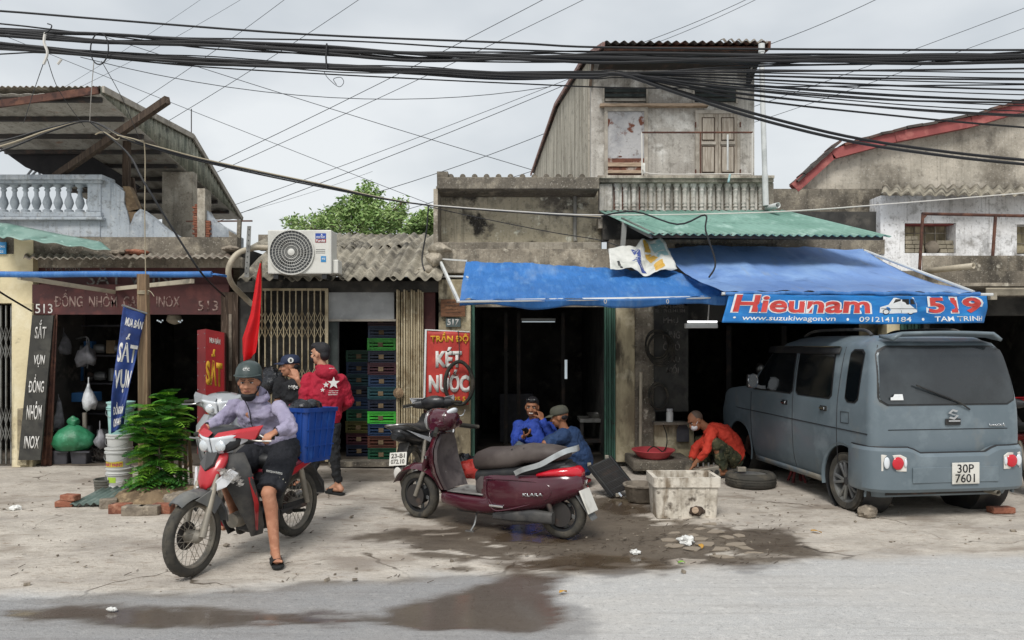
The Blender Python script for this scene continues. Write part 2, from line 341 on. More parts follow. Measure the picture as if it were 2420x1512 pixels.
def sag(a, b, k, n=14):
    a, b = V(a), V(b); return [a.lerp(b, i / n) - V((0, 0, k * 4 * (i / n) * (1 - i / n))) for i in range(n + 1)]
def smoothpath(pts, n=6):
    pts = [V(p) for p in pts]; out = []
    for i in range(len(pts) - 1):
        p0, p1, p2, p3 = pts[max(i - 1, 0)], pts[i], pts[i + 1], pts[min(i + 2, len(pts) - 1)]
        for j in range(n):
            t = j / n; out.append(.5 * ((2 * p1) + (p2 - p0) * t + (2 * p0 - 5 * p1 + 4 * p2 - p3) * t * t + (3 * p1 - p0 - 3 * p2 + p3) * t ** 3))
    return out + [pts[-1]]
def copy_tree(o, parent=None):
    c = o.copy(); COL.objects.link(c); c.parent = parent
    for ch in list(o.children): copy_tree(ch, c)
    return c
def bake(o):
    """replace a mesh by its modified version"""
    dg = bpy.context.evaluated_depsgraph_get(); me = bpy.data.meshes.new_from_object(o.evaluated_get(dg)); o.modifiers.clear(); o.data = me; return o
# ============================================================ GROUND
def nse(x, y, s, seed=0): return noise.noise(V((x * s + seed * 7.3, y * s - seed * 3.1, seed * 1.7)))
def fbm(x, y, s, seed=0): return nse(x, y, s, seed) + .5 * nse(x, y, s * 2.1, seed + 1) + .25 * nse(x, y, s * 4.3, seed + 2)
EDGE = [G(*p) for p in ((-400, 1412), (0, 1400), (400, 1392), (640, 1378), (1010, 1352), (1350, 1346), (1650, 1346), (2000, 1318), (2419, 1300), (2900, 1290))]
def edge_y(x):
    if x <= EDGE[0].x: return EDGE[0].y
    for a, b in zip(EDGE, EDGE[1:]):
        if x <= b.x: return a.y + (b.y - a.y) * (x - a.x) / (b.x - a.x)
    return EDGE[-1].y
def inpoly(x, y, poly):
    """signed distance (positive inside)"""
    ins = False; dm = 1e9; n = len(poly)
    for i in range(n):
        ax, ay = poly[i]; bx, by = poly[i - 1]
        if (ay > y) != (by > y) and x < (bx - ax) * (y - ay) / (by - ay) + ax: ins = not ins
        ex, ey = bx - ax, by - ay; t = max(0, min(1, ((x - ax) * ex + (y - ay) * ey) / (ex * ex + ey * ey + 1e-9)))
        dm = min(dm, math.hypot(x - ax - ex * t, y - ay - ey * t))
    return dm if ins else -dm
def gp(*pts): return [(G(*p).x, G(*p).y) for p in pts]
WET_ROAD = gp((-300, 1420), (0, 1416), (640, 1392), (1000, 1362), (1340, 1350), (1350, 1372), (1310, 1392), (1330, 1425), (1380, 1455), (1370, 1490), (1330, 1512), (1280, 1600), (-300, 1600))
PUDDLES = [gp((30, 1442), (240, 1432), (760, 1446), (900, 1448), (950, 1420), (1080, 1398), (1230, 1345), (1330, 1365), (1300, 1400), (1310, 1440), (1330, 1462), (1250, 1492), (1000, 1490), (860, 1478), (600, 1480), (300, 1478), (60, 1466)),
           gp((1150, 1330), (1400, 1305), (1520, 1318), (1580, 1340), (1400, 1345), (1200, 1345)),
           gp((1420, 1180), (1560, 1170), (1600, 1200), (1480, 1215), (1420, 1205)),
           gp((1160, 1240), (1330, 1230), (1400, 1262), (1290, 1290), (1180, 1275))]
WET_DIRT = gp((940, 1208), (1060, 1175), (1300, 1160), (1500, 1165), (1560, 1215), (1720, 1235), (1950, 1290), (1960, 1325), (1700, 1345), (1330, 1348), (1150, 1345), (1090, 1320), (900, 1290), (870, 1268), (1010, 1240))
WET_DOOR = gp((700, 1110), (1060, 1098), (1060, 1128), (900, 1140), (760, 1132))
def xs_lines():
    out = [-400, -120, -50, -25, -14, -10, -8]; x = -6.6
    while x < 7.4: out.append(x); x += .045
    return out + [8, 10, 14, 25, 50, 120, 400]
def ys_lines():
    out = [-120, -30, -10, -3, 0, 1.5, 2.5]; y = 3.1
    while y < 6.2: out.append(y); y += .028
    while y < 10.6: out.append(y); y += .045
    return out + [11.5, 13, 16, 22, 40, 90, 200, 600]
GX_, GY_ = xs_lines(), ys_lines()
gv = []; A_wet = []; A_pud = []; A_sand = []; A_dark = []
def sst(a, b, t): t = max(0, min(1, (t - a) / (b - a))); return t * t * (3 - 2 * t)
for y in GY_:
    for x in GX_:
        z = 0.; wet = pud = sand = dark = 0.
        if -7 < x < 7.6 and 2.4 < y < 11:
            w1 = fbm(x, y * 1.6, 1.7, 3) * .16 + fbm(x, y * 2, 7, 4) * .05
            wet = max(sst(-.08, .07, inpoly(x, y, WET_ROAD) + w1 * .8 + fbm(x, y * 2, 14, 41) * .03), sst(-.06, .22, inpoly(x, y, WET_DIRT) * 1.1 + fbm(x, y * 1.5, 1.8, 9) * .5 + fbm(x, y * 2.2, 8, 19) * .16 + .02 - .5 * sst(.3, .55, fbm(x, y * 2.6, 1.9, 23))), .6 * sst(-.02, .1, inpoly(x, y, WET_DOOR) + w1))
            w2 = w1 * .55 + fbm(x * .7, y * 3, 6, 31) * .05; pud = max(sst(-.05, .08, inpoly(x, y, p) + w2 + .01) for p in PUDDLES)
            if y > edge_y(x) - .1 and pud > 0 and fbm(x, y, 5, 14) > .35: pud *= .5
            d_ = y - edge_y(x) + fbm(x, y * 3, .8, 6) * .25 + fbm(x, y * 4, 5, 7) * .06
            sand = sst(-.32, .12, d_)
            if x > .3: sand = max(sand, .0)
            dark = sst(.1, .7, fbm(x, y * 2.2, 1.1, 12) + .25 * fbm(x, y * 3, 9, 2)) if y > edge_y(x) else 0
            rough = nse(x, y, 3, 8) * .012 + nse(x, y, 11, 5) * .004 + nse(x, y, 28, 1) * .002
            z = rough * (1 - max(pud, 0)) * (1 if y > edge_y(x) else .35) - .006 * pud
        gv.append((x, y, z)); A_wet.append(wet); A_pud.append(pud); A_sand.append(sand); A_dark.append(dark)
def ground_mat(name, kind):
    m = bpy.data.materials.new(name); m.use_nodes = True; MATS[name] = m; nt = m.node_tree; N = nt.nodes.new; L = nt.links.new; b = nt.nodes['Principled BSDF']
    pos = N('ShaderNodeNewGeometry').outputs['Position']
    def nz(s, st=(1, 1, 1), det=8, ro=.65):
        mp = N('ShaderNodeMapping'); mp.inputs['Scale'].default_value = st; n = N('ShaderNodeTexNoise'); n.inputs['Scale'].default_value = s; n.inputs['Detail'].default_value = det; n.inputs['Roughness'].default_value = ro
        L(pos, mp.inputs[0]); L(mp.outputs[0], n.inputs['Vector']); return n.outputs['Fac']
    def rng(s, lo, hi, a=0., c=1.):
        r = N('ShaderNodeMapRange'); r.inputs['From Min'].default_value = lo; r.inputs['From Max'].default_value = hi; r.inputs['To Min'].default_value = a; r.inputs['To Max'].default_value = c; L(s, r.inputs['Value']); return r.outputs['Result']
    def mix(f, A, B, mode='MIX'):
        x = N('ShaderNodeMix'); x.data_type = 'RGBA'; x.blend_type = mode
        if isinstance(f, float): x.inputs['Factor'].default_value = f
        else: L(f, x.inputs['Factor'])
        for k, q in (('A', A), ('B', B)):
            if isinstance(q, str): x.inputs[k].default_value = lin(q)
            else: L(q, x.inputs[k])
        return x.outputs['Result']
    def att(n): a = N('ShaderNodeAttribute'); a.attribute_name = n; return a.outputs['Fac']
    asph = mix(rng(nz(120, det=3), .38, .66), 'a9a8a6', 'c6c5c2'); asph = mix(rng(nz(.8, (1, 2.2, 1)), .42, .66), asph, 'b9b6b1'); asph = mix(rng(nz(2.5, (.35, 5, 1)), .5, .7, 0, .6), asph, '9c9894'); asph = mix(rng(nz(14), .52, .72, 0, .7), asph, 'd0cdc8'); asph = mix(rng(nz(34), .56, .68, 0, .8), asph, '8b8986'); asph = mix(rng(nz(260, det=2), .62, .7), asph, '7b7a78'); asph = mix(rng(nz(60, det=2), .66, .72), asph, '8d8b88')
    dirt = mix(rng(nz(2.2, (1, 1.8, 1)), .38, .64), 'aea69b', 'c5bdb1'); dirt = mix(rng(nz(7, (1, 3, 1)), .55, .68), dirt, '98897a'); dirt = mix(rng(nz(26), .58, .7), dirt, 'd3cabc'); dirt = mix(rng(nz(80, det=3), .62, .7), dirt, '6b6053')
    dirt = mix(rng(att('dark'), 0, 1, 0, .7), dirt, '83776a'); dirt = mix(rng(nz(1.1, (1, 2, 1)), .5, .7, 0, .6), dirt, '8f8780'); dirt = mix(rng(nz(12, (1, 2, 1)), .54, .7, 0, .7), dirt, '7d7264')
    # hairline cracks and scuffs
    vo = N('ShaderNodeTexVoronoi'); vo.feature = 'DISTANCE_TO_EDGE'; vo.inputs['Scale'].default_value = .9
    mpv = N('ShaderNodeMapping'); L(pos, mpv.inputs[0]); wob = N('ShaderNodeTexNoise'); wob.inputs['Scale'].default_value = 2.5; L(pos, wob.inputs['Vector'])
    ad = N('ShaderNodeVectorMath'); ad.operation = 'MULTIPLY_ADD'; ad.inputs[1].default_value = (.6, .6, 0); L(wob.outputs['Color'], ad.inputs[0]); L(mpv.outputs[0], ad.inputs[2]); L(ad.outputs[0], vo.inputs['Vector'])
    crack = rng(vo.outputs['Distance'], .004, .012, 1., 0.)
    cm = N('ShaderNodeMath'); cm.operation = 'MULTIPLY'; L(crack, cm.inputs[0]); L(rng(nz(.7), .5, .58), cm.inputs[1])
    dirt = mix(cm.outputs[0], dirt, '5d5347')
    dirt = mix(rng(nz(3.5, (.5, 9, 1)), .64, .7, 0, .7), dirt, '6e6355')
    c = mix(att('sand'), asph, dirt)
    wetm = mix(1., c, mix(att('sand'), 'd2d2d4', '8f8880'), 'MULTIPLY')
    c = mix(att('wet'), c, wetm)
    c = mix(rng(att('puddle'), 0, 1, 0, .8), c, '4a3d30')
    L(c, b.inputs['Base Color'])
    r1 = N('ShaderNodeMath'); r1.operation = 'MULTIPLY_ADD'; L(att('wet'), r1.inputs[0]); r1.inputs[1].default_value = -.36; r1.inputs[2].default_value = .9
    r2 = N('ShaderNodeMath'); r2.operation = 'MULTIPLY_ADD'; L(rng(att('puddle'), .3, 1.), r2.inputs[0]); r2.inputs[1].default_value = -.42; L(r1.outputs[0], r2.inputs[2]); r2.use_clamp = True
    L(r2.outputs[0], b.inputs['Roughness'])
    bp = N('ShaderNodeBump'); bp.inputs['Distance'].default_value = .012; L(nz(45, det=6), bp.inputs['Height']); L(rng(att('puddle'), 0, .8, .75, .03), bp.inputs['Strength']); L(bp.outputs[0], b.inputs['Normal'])
    return m
ground_mat('ground_surface', 0)
nx = len(GX_); road_f, verge_f = [], []
for j in range(len(GY_) - 1):
    for i in range(nx - 1):
        a = j * nx + i; cx = (GX_[i] + GX_[i + 1]) / 2; cy = (GY_[j] + GY_[j + 1]) / 2
        (road_f if cy < edge_y(cx) else verge_f).append((a, a + 1, a + nx + 1, a + nx))
for nm, ff in (('road', road_f), ('dirt_verge', verge_f)):
    used = sorted({i for f in ff for i in f}); mp_ = {o: k for k, o in enumerate(used)}
    me = bpy.data.meshes.new(nm); me.from_pydata([gv[i] for i in used], [], [tuple(mp_[i] for i in f) for f in ff])
    for an, src in (('wet', A_wet), ('puddle', A_pud), ('sand', A_sand), ('dark', A_dark)):
        at = me.attributes.new(an, 'FLOAT', 'POINT'); at.data.foreach_set('value', [src[i] for i in used])
    me.shade_smooth(); me.materials.append(MATS['ground_surface'])
    o = bpy.data.objects.new(nm, me); COL.objects.link(o); struct(o)

# ============================================================ BUILDINGS
D = 10.                                     # shop-front line
def wallbox(x0, y0, x1, y1, d, t=.2):       # survey rectangle at distance d, going t deeper
    return (WX(x0, d), d, WZ(y1, d)), (WX(x1, d), d + t, WZ(y0, d))
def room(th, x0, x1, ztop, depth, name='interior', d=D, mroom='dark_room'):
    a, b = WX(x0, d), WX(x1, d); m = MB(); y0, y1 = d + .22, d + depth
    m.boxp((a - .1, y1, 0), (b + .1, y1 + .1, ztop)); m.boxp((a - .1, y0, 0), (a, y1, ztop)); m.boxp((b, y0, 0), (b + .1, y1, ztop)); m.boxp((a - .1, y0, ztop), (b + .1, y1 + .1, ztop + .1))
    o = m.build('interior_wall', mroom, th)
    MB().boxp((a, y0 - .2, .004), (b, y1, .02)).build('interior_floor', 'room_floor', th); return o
def poly_wall(pts, d, t): return MB().prism([W(x, y, d) for x, y in pts], (0, t, 0))
def folding_gate(th, x0, x1, y0, y1, d, m, nb, rows, name='folding_gate'):
    """collapsible lattice gate: upright channels and crossed flat bars"""
    for i in range(nb + 1):
        x = x0 + (x1 - x0) * i / nb
        MB().bar(W(x, y0, d), W(x, y1, d), .014, .022, V((0, 1, 0))).build('upright', m, th)
    for (ya, yb) in rows:
        for i in range(nb):
            xa, xb = x0 + (x1 - x0) * i / nb, x0 + (x1 - x0) * (i + 1) / nb; q = MB()
            ym = (ya + yb) / 2
            q.bar(W(xa, ya, d - .012), W(xb, ym, d - .012), .005, .018, V((0, 1, 0))); q.bar(W(xb, ym, d - .012), W(xa, yb, d - .012), .005, .018, V((0, 1, 0)))
            q.bar(W(xb, ya, d - .018), W(xa, ym, d - .018), .005, .018, V((0, 1, 0))); q.bar(W(xa, ym, d - .018), W(xb, yb, d - .018), .005, .018, V((0, 1, 0)))
            q.build('lattice_bar', m, th)

# ---------- cream corner building at the left edge
t = thing('corner_building', 'cream plastered building corner with grey folding gate at the left edge', 'building', W(10, 1150, D).xy.to_3d())
MB().boxp(*wallbox(-160, 600, 33, 716, D, .25)).build('wall', 'cream_plaster', t)
MB().boxp(*wallbox(27, 716, 76, 1105, D - .06, .3)).build('pilaster', 'cream_plaster', t, bevel=.01)
MB().boxp(*wallbox(33, 555, 78, 716, D, .27)).build('wall', 'cream_plaster', t)
MB().boxp(*wallbox(-160, 540, 33, 600, D + .02, .2)).build('wall', 'concrete_dark', t)
MB().boxp(*wallbox(40, 965, 62, 1100, D - .12, .06)).build('buttress', 'pillar_plaster', t, bevel=.01)
room(t, -160, 27, WZ(716, D) + .3, 2.5)
folding_gate(t, -70, 27, 722, 1095, D + .05, 'gate_grey', 8, [(770, 850), (960, 1045)])
o = MB().boxp(*wallbox(-20, 572, 14, 600, D - .03, .02)).build('name_plate', 'sticker_teal', label='small blue street name plate on the cream wall', cat='street sign')
text('lettering', 'ĐÔNG', W(-6, 585, D - .03), V((.1, 0, 0)), V((0, 0, .035)), 'letter_white', o, .01); text('lettering', '322', W(-4, 597, D - .03), V((.07, 0, 0)), V((0, 0, .03)), 'letter_white', o, .01)
m = MB(); P = [W(-30, 524, D - .1), W(20, 528, D - .12), W(130, 551, D - .14), W(238, 571, D - .16)]; Q = [W(-30, 562, D - .5), W(16, 561, D - .5), W(130, 576, D - .5), W(262, 593, D - .46)]
m.grid(lambda u, v: (P[min(2, int(u * 3))].lerp(P[min(2, int(u * 3)) + 1], u * 3 - min(2, int(u * 3)))).lerp(Q[min(2, int(u * 3))].lerp(Q[min(2, int(u * 3)) + 1], u * 3 - min(2, int(u * 3))), v) + V((0, 0, .012 * math.sin(u * 40) * v)), 48, 6)
m.build('flashing', 'green_flash', t, True, solid=.004, label='weathered green sheet metal flashing below the balustrade')
# ---------- house 513: terrace with balustrade, canopy roof, scrap shop below
t = thing('scrap_shop_house', 'house with blue grey balustrade, tin canopy roof and dark scrap shop below', 'house', W(310, 1150, D).xy.to_3d())
dB = D + .1
MB().boxp(*wallbox(-120, 412, 241, 424, dB - .08, .34)).boxp(*wallbox(-120, 424, 238, 432, dB - .04, .26)).build('top_rail', 'blue_plaster', t, bevel=.008)
MB().boxp(*wallbox(-120, 500, 238, 512, dB - .04, .26)).boxp(*wallbox(-120, 512, 241, 519, dB - .08, .34)).boxp(*wallbox(-120, 519, 236, 560, dB, .2)).build('bottom_rail', 'blue_plaster', t, bevel=.008)
MB().boxp(*wallbox(206, 432, 238, 500, dB, .2)).build('corner_post', 'blue_plaster', t, bevel=.01)
z0, z1 = WZ(500, dB), WZ(432, dB); h = z1 - z0
prof = [(.07, 0), (.07, .09), (.035, .13), (.05, .2), (.072, .34), (.06, .46), (.034, .6), (.03, .74), (.045, .78), (.045, .82), (.032, .86), (.05, .9), (.07, .93), (.07, 1.)]
bal = None
for i, x in enumerate(range(-90, 206, 26)):
    c = V((WX(x + 9, dB), dB + .1, z0))
    if bal is None: bal = MB().lathe([(r * .82, q * h) for r, q in prof], (0, 0, 0), n=14).build('baluster', 'baluster_blue', None, True)
    else: bal = bal.copy(); COL.objects.link(bal)
    bal.parent = t; bal.location = c; bal.matrix_parent_inverse = Matrix.Translation(-t.location)
poly_wall([(238, 412), (293, 452), (292, 480), (300, 500), (307, 532), (318, 505), (331, 493), (352, 508), (390, 540), (474, 592), (474, 606), (236, 606)], dB + .02, .18).build('stair_wall', 'blue_plaster', t, label='bluish plastered stair wall with a broken edge')
poly_wall([(290, 440), (305, 440), (330, 500), (331, 493), (318, 505), (307, 535), (300, 500)], dB + .05, .12).build('broken_plaster', 'soil', t)
# brick pier standing over the stair: each course a brick
pier = MB().boxp(*wallbox(466, 445, 484, 600, dB + .3, .22)).build('pier', 'concrete', t)
for k in range(20):
    y = 482 + k * 5.6; w_ = 6 + 6 * abs(math.sin(k * 1.7))
    MB().boxp(*wallbox(466 - w_, y, 467, y + 4.6, dB + .31, .16)).build('brick', 'brick', t)
    if k > 6: MB().boxp(*wallbox(484, y, 490 + w_ * .6, y + 4.6, dB + .32, .12)).build('brick', 'brick', t)
poly_wall([(484, 490), (497, 512), (520, 530), (548, 546), (566, 560), (566, 612), (484, 612)], dB + .36, .16).build('side_wall', 'blue_plaster', t)
poly_wall([(540, 545), (568, 560), (567, 612), (545, 612)], dB + .33, .04).build('broken_plaster', 'concrete_old', t)
MB().bar(W(566, 520, dB + .3), W(563, 600, dB + .3), .05, .05).build('post', 'concrete_dark', t)
MB().bar(W(440, 523, dB + .5), W(596, 522, dB + .4), .02, .02).build('rail', 'rust', t)
# terrace floor, back wall with an opening
zt = WZ(606, D)
MB().boxp((WX(-160, D), D + .1, zt - .14), (WX(566, D), D + 4.4, zt)).build('terrace_slab', 'concrete_old', t)
yb = 13.4; bw = MB()
for (a, b_, c_, d_) in ((305, 418, 385, 560),): bw.boxp((WX(a, 10.6), 11.6, zt), (WX(c_, 10.6), 11.75, 4.35))
bw.build('back_wall', 'concrete', t)
MB().boxp((WX(-160, D), yb, zt), (WX(300, 12.), yb + .1, 3.5)).build('back_wall', 'concrete_dark', t)
# canopy
xl, xr = WX(-200, 9.2), WX(238, 9.2); zf, zb, yf, ybk = WZ(222, 9.2), 4.0, 9.2, 13.95
corr(MB(), (xl, yf, zf), (xr, yf, zf), (xr, ybk, zb), (xl, ybk, zb), .2, .006).build('canopy_soffit', 'soffit', t, True, solid=.006)
topz = [(9.2, WZ(205, 9.2)), (11.8, 4.99), (13.95, 4.03)]
rf = MB()
for (ya, za), (y2, z2) in zip(topz, topz[1:]): corr(rf, (xl, ya, za), (xr + .04, ya, za), (xr + .04, y2, z2), (xl, y2, z2), .076, .012)
roof = rf.build('canopy_roof', 'tin_old', t, True, solid=.004)
for k in range(9):
    yy = 9.25 + k * .52; zz = zf + (zb - zf) * (yy - yf) / (ybk - yf) - .035
    MB().boxp((xl, yy, zz - .035), (xr - .03, yy + .05, zz + .02)).build('purlin', 'steel_dark', t)
MB().bar((xl, yf - .02, zf - .28), (xr - .02, yf - .02, zf + .04), .03, .09).build('edge_beam', 'rust', t)
sk = MB(); nr = 150
def skirt(u, v):
    y = yf + (ybk - yf) * u; top = topz[0][1] + (topz[1][1] - topz[0][1]) * (y - 9.2) / 2.6 if y < 11.8 else 4.99 + (4.03 - 4.99) * (y - 11.8) / 2.15
    bot = zf + (zb - zf) * (y - yf) / (ybk - yf); return (xr + .012 * math.sin(u * nr / 4 * 2 * math.pi), y, bot + (top - bot) * v)
sk.grid(skirt, nr * 2, 1); sk.build('canopy_side', 'skirt_tin', t, True, solid=.004, label='vertically ribbed grey tin side panel of the canopy')
for a, b_ in zip(topz, topz[1:]): MB().bar((xr + .03, a[0], a[1] - .03), (xr + .03, b_[0], b_[1] - .03), .03, .08).build('edge_trim', 'frame_pale', t)
MB().bar((xr, 11.8, 4.97), (xr, 11.8, 5.4), .012, .012).build('lightning_rod', 'steel_dark', t)
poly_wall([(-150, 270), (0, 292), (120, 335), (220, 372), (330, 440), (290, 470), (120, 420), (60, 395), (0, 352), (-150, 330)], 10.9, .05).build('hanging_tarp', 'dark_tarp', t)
MB().bar(W(130, 418, 10.2), W(396, 236, 9.1), .07, .09).build('strut', 'wood_dark', t)
MB().bar(W(300, 335, 10.4), W(297, 560, 10.4), .08, .08).build('post', 'wood_dark', t); MB().bar(W(312, 420, 10.5), W(330, 545, 10.5), .05, .05).build('post', 'wood_dark', t)
for yy in (462, 490, 508): MB().bar(W(385, yy, 12.0), W(468, yy + 2, 12.0), .05, .05).build('rail', 'steel_dark', t)
MB().boxp(*wallbox(385, 455, 470, 520, 12.6, .1)).build('opening_shade', 'dark_tarp', t)  # dark sheet added to paint the shade inside the back wall's opening
# shop front
MB().boxp(*wallbox(78, 560, 560, 606, D + .02, .16)).build('lintel', 'concrete_dark', t)
fe = MB(); corr(fe, W(55, 611, D - .4), W(545, 609, D - .4), W(555, 597, D + .15), W(60, 597, D + .15), .1, .014); fe.build('eave_sheet', 'tin_old', t, True, solid=.005)
MB().boxp(*wallbox(88, 612, 545, 672, D + .12, .1)).build('upper_board', 'maroon_board', t, label='dark maroon upper board under the tin eave')
ub = t.children[-1]
text('lettering', 'MUA BÁN', W(108, 640, D + .115), V((WX(190, D) - WX(108, D), 0, 0)), V((0, 0, .1)), 'faded_paint', t, .0)
text('lettering', 'SẮT VỤN', W(205, 682, D + .06), V((1.15, 0, 0)), V((0, 0, .32)), 'faded_paint', t, .0)
MB().boxp(*wallbox(76, 672, 540, 743, D - .02, .06)).build('fascia_board', 'maroon_board', t, label='maroon fascia board with faded chalky lettering')
fx = D - .02
text('lettering', 'ĐỒNG  NHÔM  GANG  INOX', W(131, 726, fx), V((WX(425, D) - WX(131, D), 0, 0)), V((0, 0, .235)), 'chalk_paint', t, .012, lift=.004)
text('lettering', '513', W(84, 740, fx), V((.23, 0, 0)), V((0, 0, .125)), 'white_paint', t, .0, lift=.004); text('lettering', '513', W(468, 735, fx), V((.27, 0, 0)), V((0, 0, .14)), 'chalk_paint', t, .01, lift=.004)
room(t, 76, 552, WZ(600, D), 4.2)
MB().boxp(*wallbox(522, 690, 562, 1100, D - .03, .2)).build('pier', 'wood_dark', t)
MB().boxp(*wallbox(540, 742, 547, 900, D - .05, .02)).build('loose_plaster', 'stone', t, bevel=.004)
q = MB(); corr(q, W(122, 743, D - .04), W(136, 743, D - .0), W(122, 1106, D - .0), W(97, 1106, D - .04), .05, .012); q.build('rust_strip', 'rust', t, True, solid=.006)
bb = thing('board_sign', 'tall black board with white stacked lettering leaning by the scrap shop door', 'sign', W(70, 1106, D - .08).xy.to_3d())
MB().prism([W(76, 745, D - .08), W(126, 745, D - .08), W(95, 1087, D - .16), W(43, 1087, D - .16)], (0, .03, 0)).build('board', 'black_board', bb)
for s_, ya, xa in (('SẮT', 800, 82), ('VỤN', 868, 78), ('ĐỒNG', 928, 68), ('NHÔM', 992, 62), ('INOX', 1060, 56)):
    wd_ = 26 if len(s_) == 3 else 35; dd = D - .08 - .08 * (ya - 745) / 342
    text('lettering', s_, W(xa, ya, dd - .004), W(xa + wd_, ya, dd - .004) - W(xa, ya, dd - .004), W(xa + 3, ya - (44 if s_ in ('SẮT', 'ĐỒNG', 'NHÔM') else 30), dd - .001) - W(xa, ya, dd - .004), 'white_paint', bb, .012)
# rolled blue awning with its two arms
ra = thing('rolled_awning', 'rolled up blue tarpaulin awning hanging across the scrap shop front', 'awning', W(250, 1150, 8).xy.to_3d())
dr = 8.32
MB().tube([W(x, 648 + .6 * math.sin(x * .02), dr) for x in range(-80, 501, 20)], .034, 12).build('tarp_roll', 'tarp_blue', ra, True)
MB().tube([W(-80, 650, dr), W(500, 648, dr)], .016, 8).build('roller_tube', 'alloy', ra)
MB().grid(lambda u, v: W(496 + 40 * u, 644 + 5 * v + 6 * u, dr + .02 * math.sin(6 * u + 4 * v)), 8, 3).build('tarp_end', 'tarp_blue', ra, True, solid=.004)
MB().bar(W(45, 655, dr), W(270, 690, D - .05), .04, .05).build('arm', 'pvc_beige', ra); MB().bar(W(455, 664, dr), W(277, 682, D - .05), .04, .05).build('arm', 'pvc_beige', ra)
# ---------- house 515
t = thing('crate_shop_house', 'low house with wavy fibre cement roof and beige folding gate', 'house', W(800, 1150, D).xy.to_3d())
for k, (xa, ya, xb_, da, xc, yc, xd, dc) in enumerate(((562, 660, 1042, 9.5, 1022, 577, 585, 10.95), (585, 585, 1016, 10.8, 1006, 555, 600, 12.2))):
    rows = MB(); A = W(xa, ya, da); B = W(xb_, ya + 1, da); C = V((B.x + .05, dc, WZ(yc, dc))); E = V((A.x, dc, WZ(yc, dc)))
    ns = 4
    for i in range(ns):
        q = MB(); a, b_ = i / ns, (i + 1) / ns + (.03 if i < ns - 1 else 0)
        corr(q, A.lerp(B, a) + V((0, 0, .012 * (i % 2))), A.lerp(B, min(1, b_)) + V((0, 0, .012 * (i % 2))), E.lerp(C, min(1, b_)), E.lerp(C, a), .15, .03, 4)
        for v_ in q.v: v_ += V((0, 0, nse(v_.x, v_.y, 2.1, 3) * .02))
        q.build('roof_sheet', 'fibro', t, True, solid=.008)
MB().boxp((WX(600, 12), 12.2, 3.2), (WX(1010, 12), 12.35, WZ(557, 12.2) + .02)).build('ridge_wall', 'concrete_old', t)
MB().boxp(*wallbox(560, 664, 1040, 690, D - .06, .2)).build('lintel', 'dark_room', t)
room(t, 600, 1036, WZ(668, D), 3.6)
folding_gate(t, 612, 772, 684, 1085, D - .1, 'gate_beige', 11, [(735, 800), (870, 930), (1000, 1062)])
MB().bar(W(612, 684, D - .1), W(775, 684, D - .1), .03, .03).build('gate_track', 'gate_beige', t); MB().bar(W(772, 684, D - .1), W(772, 1090, D - .1), .04, .04).build('gate_post', 'gate_beige', t)
MB().boxp(*wallbox(776, 690, 931, 755, D - .02, .04)).build('transom_panel', 'panel_white', t, label='plain whitish panel above the doorway'); MB().boxp(*wallbox(776, 754, 935, 759, D - .05, .05)).build('door_head', 'frame_pale', t)
MB().boxp(*wallbox(776, 759, 800, 1092, D - .01, .05)).build('door_leaf', 'door_dark', t); MB().boxp(*wallbox(799, 759, 801, 1092, D - .03, .03)).build('door_edge', 'black_plastic', t)
MB().boxp(*wallbox(600, 690, 776, 1092, D + .3, .03)).build('boarding', 'dark_room', t)
for i, x in enumerate((936, 940, 947, 953, 959, 964, 970, 976, 981, 986, 991, 996)):
    MB().boxp(*wallbox(x, 684 + (i % 3) * 2, x + 4.2, 1096 - (i % 2) * 4, D - .12 + .03 * (i % 3), .05)).build('folded_leaf', 'gate_beige', t, bevel=.004)
MB().lathe([(.02, 0), (.065, .01), (.07, .03), (.02, .05)], W(942, 928, D - .14), (0, -1, 0), 14).build('gate_lock', 'wood_grey', t)
MB().boxp(*wallbox(1000, 684, 1028, 1098, D + .02, .2)).build('pier', 'maroon_board', t); MB().boxp(*wallbox(560, 690, 602, 1098, D + .02, .2)).build('pier', 'dark_room', t)
MB().boxp(*wallbox(776, 1092, 940, 1103, D - .18, .25)).build('threshold', 'concrete_dark', t)
# ---------- house 517
t = thing('radiator_shop_house', 'stained concrete house with overhanging slab roof above the blue awning', 'house', W(1230, 1150, D).xy.to_3d())
MB().boxp(*wallbox(1032, 418, 1416, 446, D - .22, 1.6)).build('roof_slab', 'concrete_dark', t, bevel=.01)
MB().boxp(*wallbox(1032, 405, 1058, 419, D - .2, .5)).build('parapet_stub', 'concrete_dark', t)
for i in range(12):
    x = 1066 + i * 28
    if x < 1390: MB().lathe([(.035, 0), (.04, .02), (.04, .5), (.035, .52)], (WX(x, D), D - .1, WZ(417, D) - .022), (0, 1, 0), 12).build('ridge_tile', 'concrete_dark', t, True)
MB().boxp(*wallbox(1024, 446, 1034, 600, D - .14, 1.4)).build('side_wall', 'concrete_old', t)
MB().boxp(*wallbox(1030, 440, 1420, 580, D + .35, .2)).build('upper_wall', 'niche_plaster', t, label='recessed wall with black mould blotches')
MB().boxp(*wallbox(1028, 572, 1420, 590, D - .02, .4)).build('ledge', 'concrete', t, bevel=.01)
MB().boxp(*wallbox(1040, 588, 1446, 645, D - .1, .35)).build('beam', 'concrete_old', t, bevel=.008)
MB().boxp(*wallbox(1040, 645, 1446, 725, D + .02, .2)).build('beam', 'concrete_dark', t)
MB().tube([W(1358, 462, D + .3), W(1358, 560, D + .3), W(1360, 572, D + .22)], .028, 10).build('drain_pipe', 'pvc_grey', t, True)
MB().boxp(*wallbox(1036, 660, 1112, 1098, D - .1, .3)).build('pillar', 'pillar_plaster', t, bevel=.012)
MB().boxp(*wallbox(1112, 720, 1121, 1095, D - .02, .15)).build('door_frame', 'door_green', t)
room(t, 1112, 1440, WZ(700, D), 4.0)
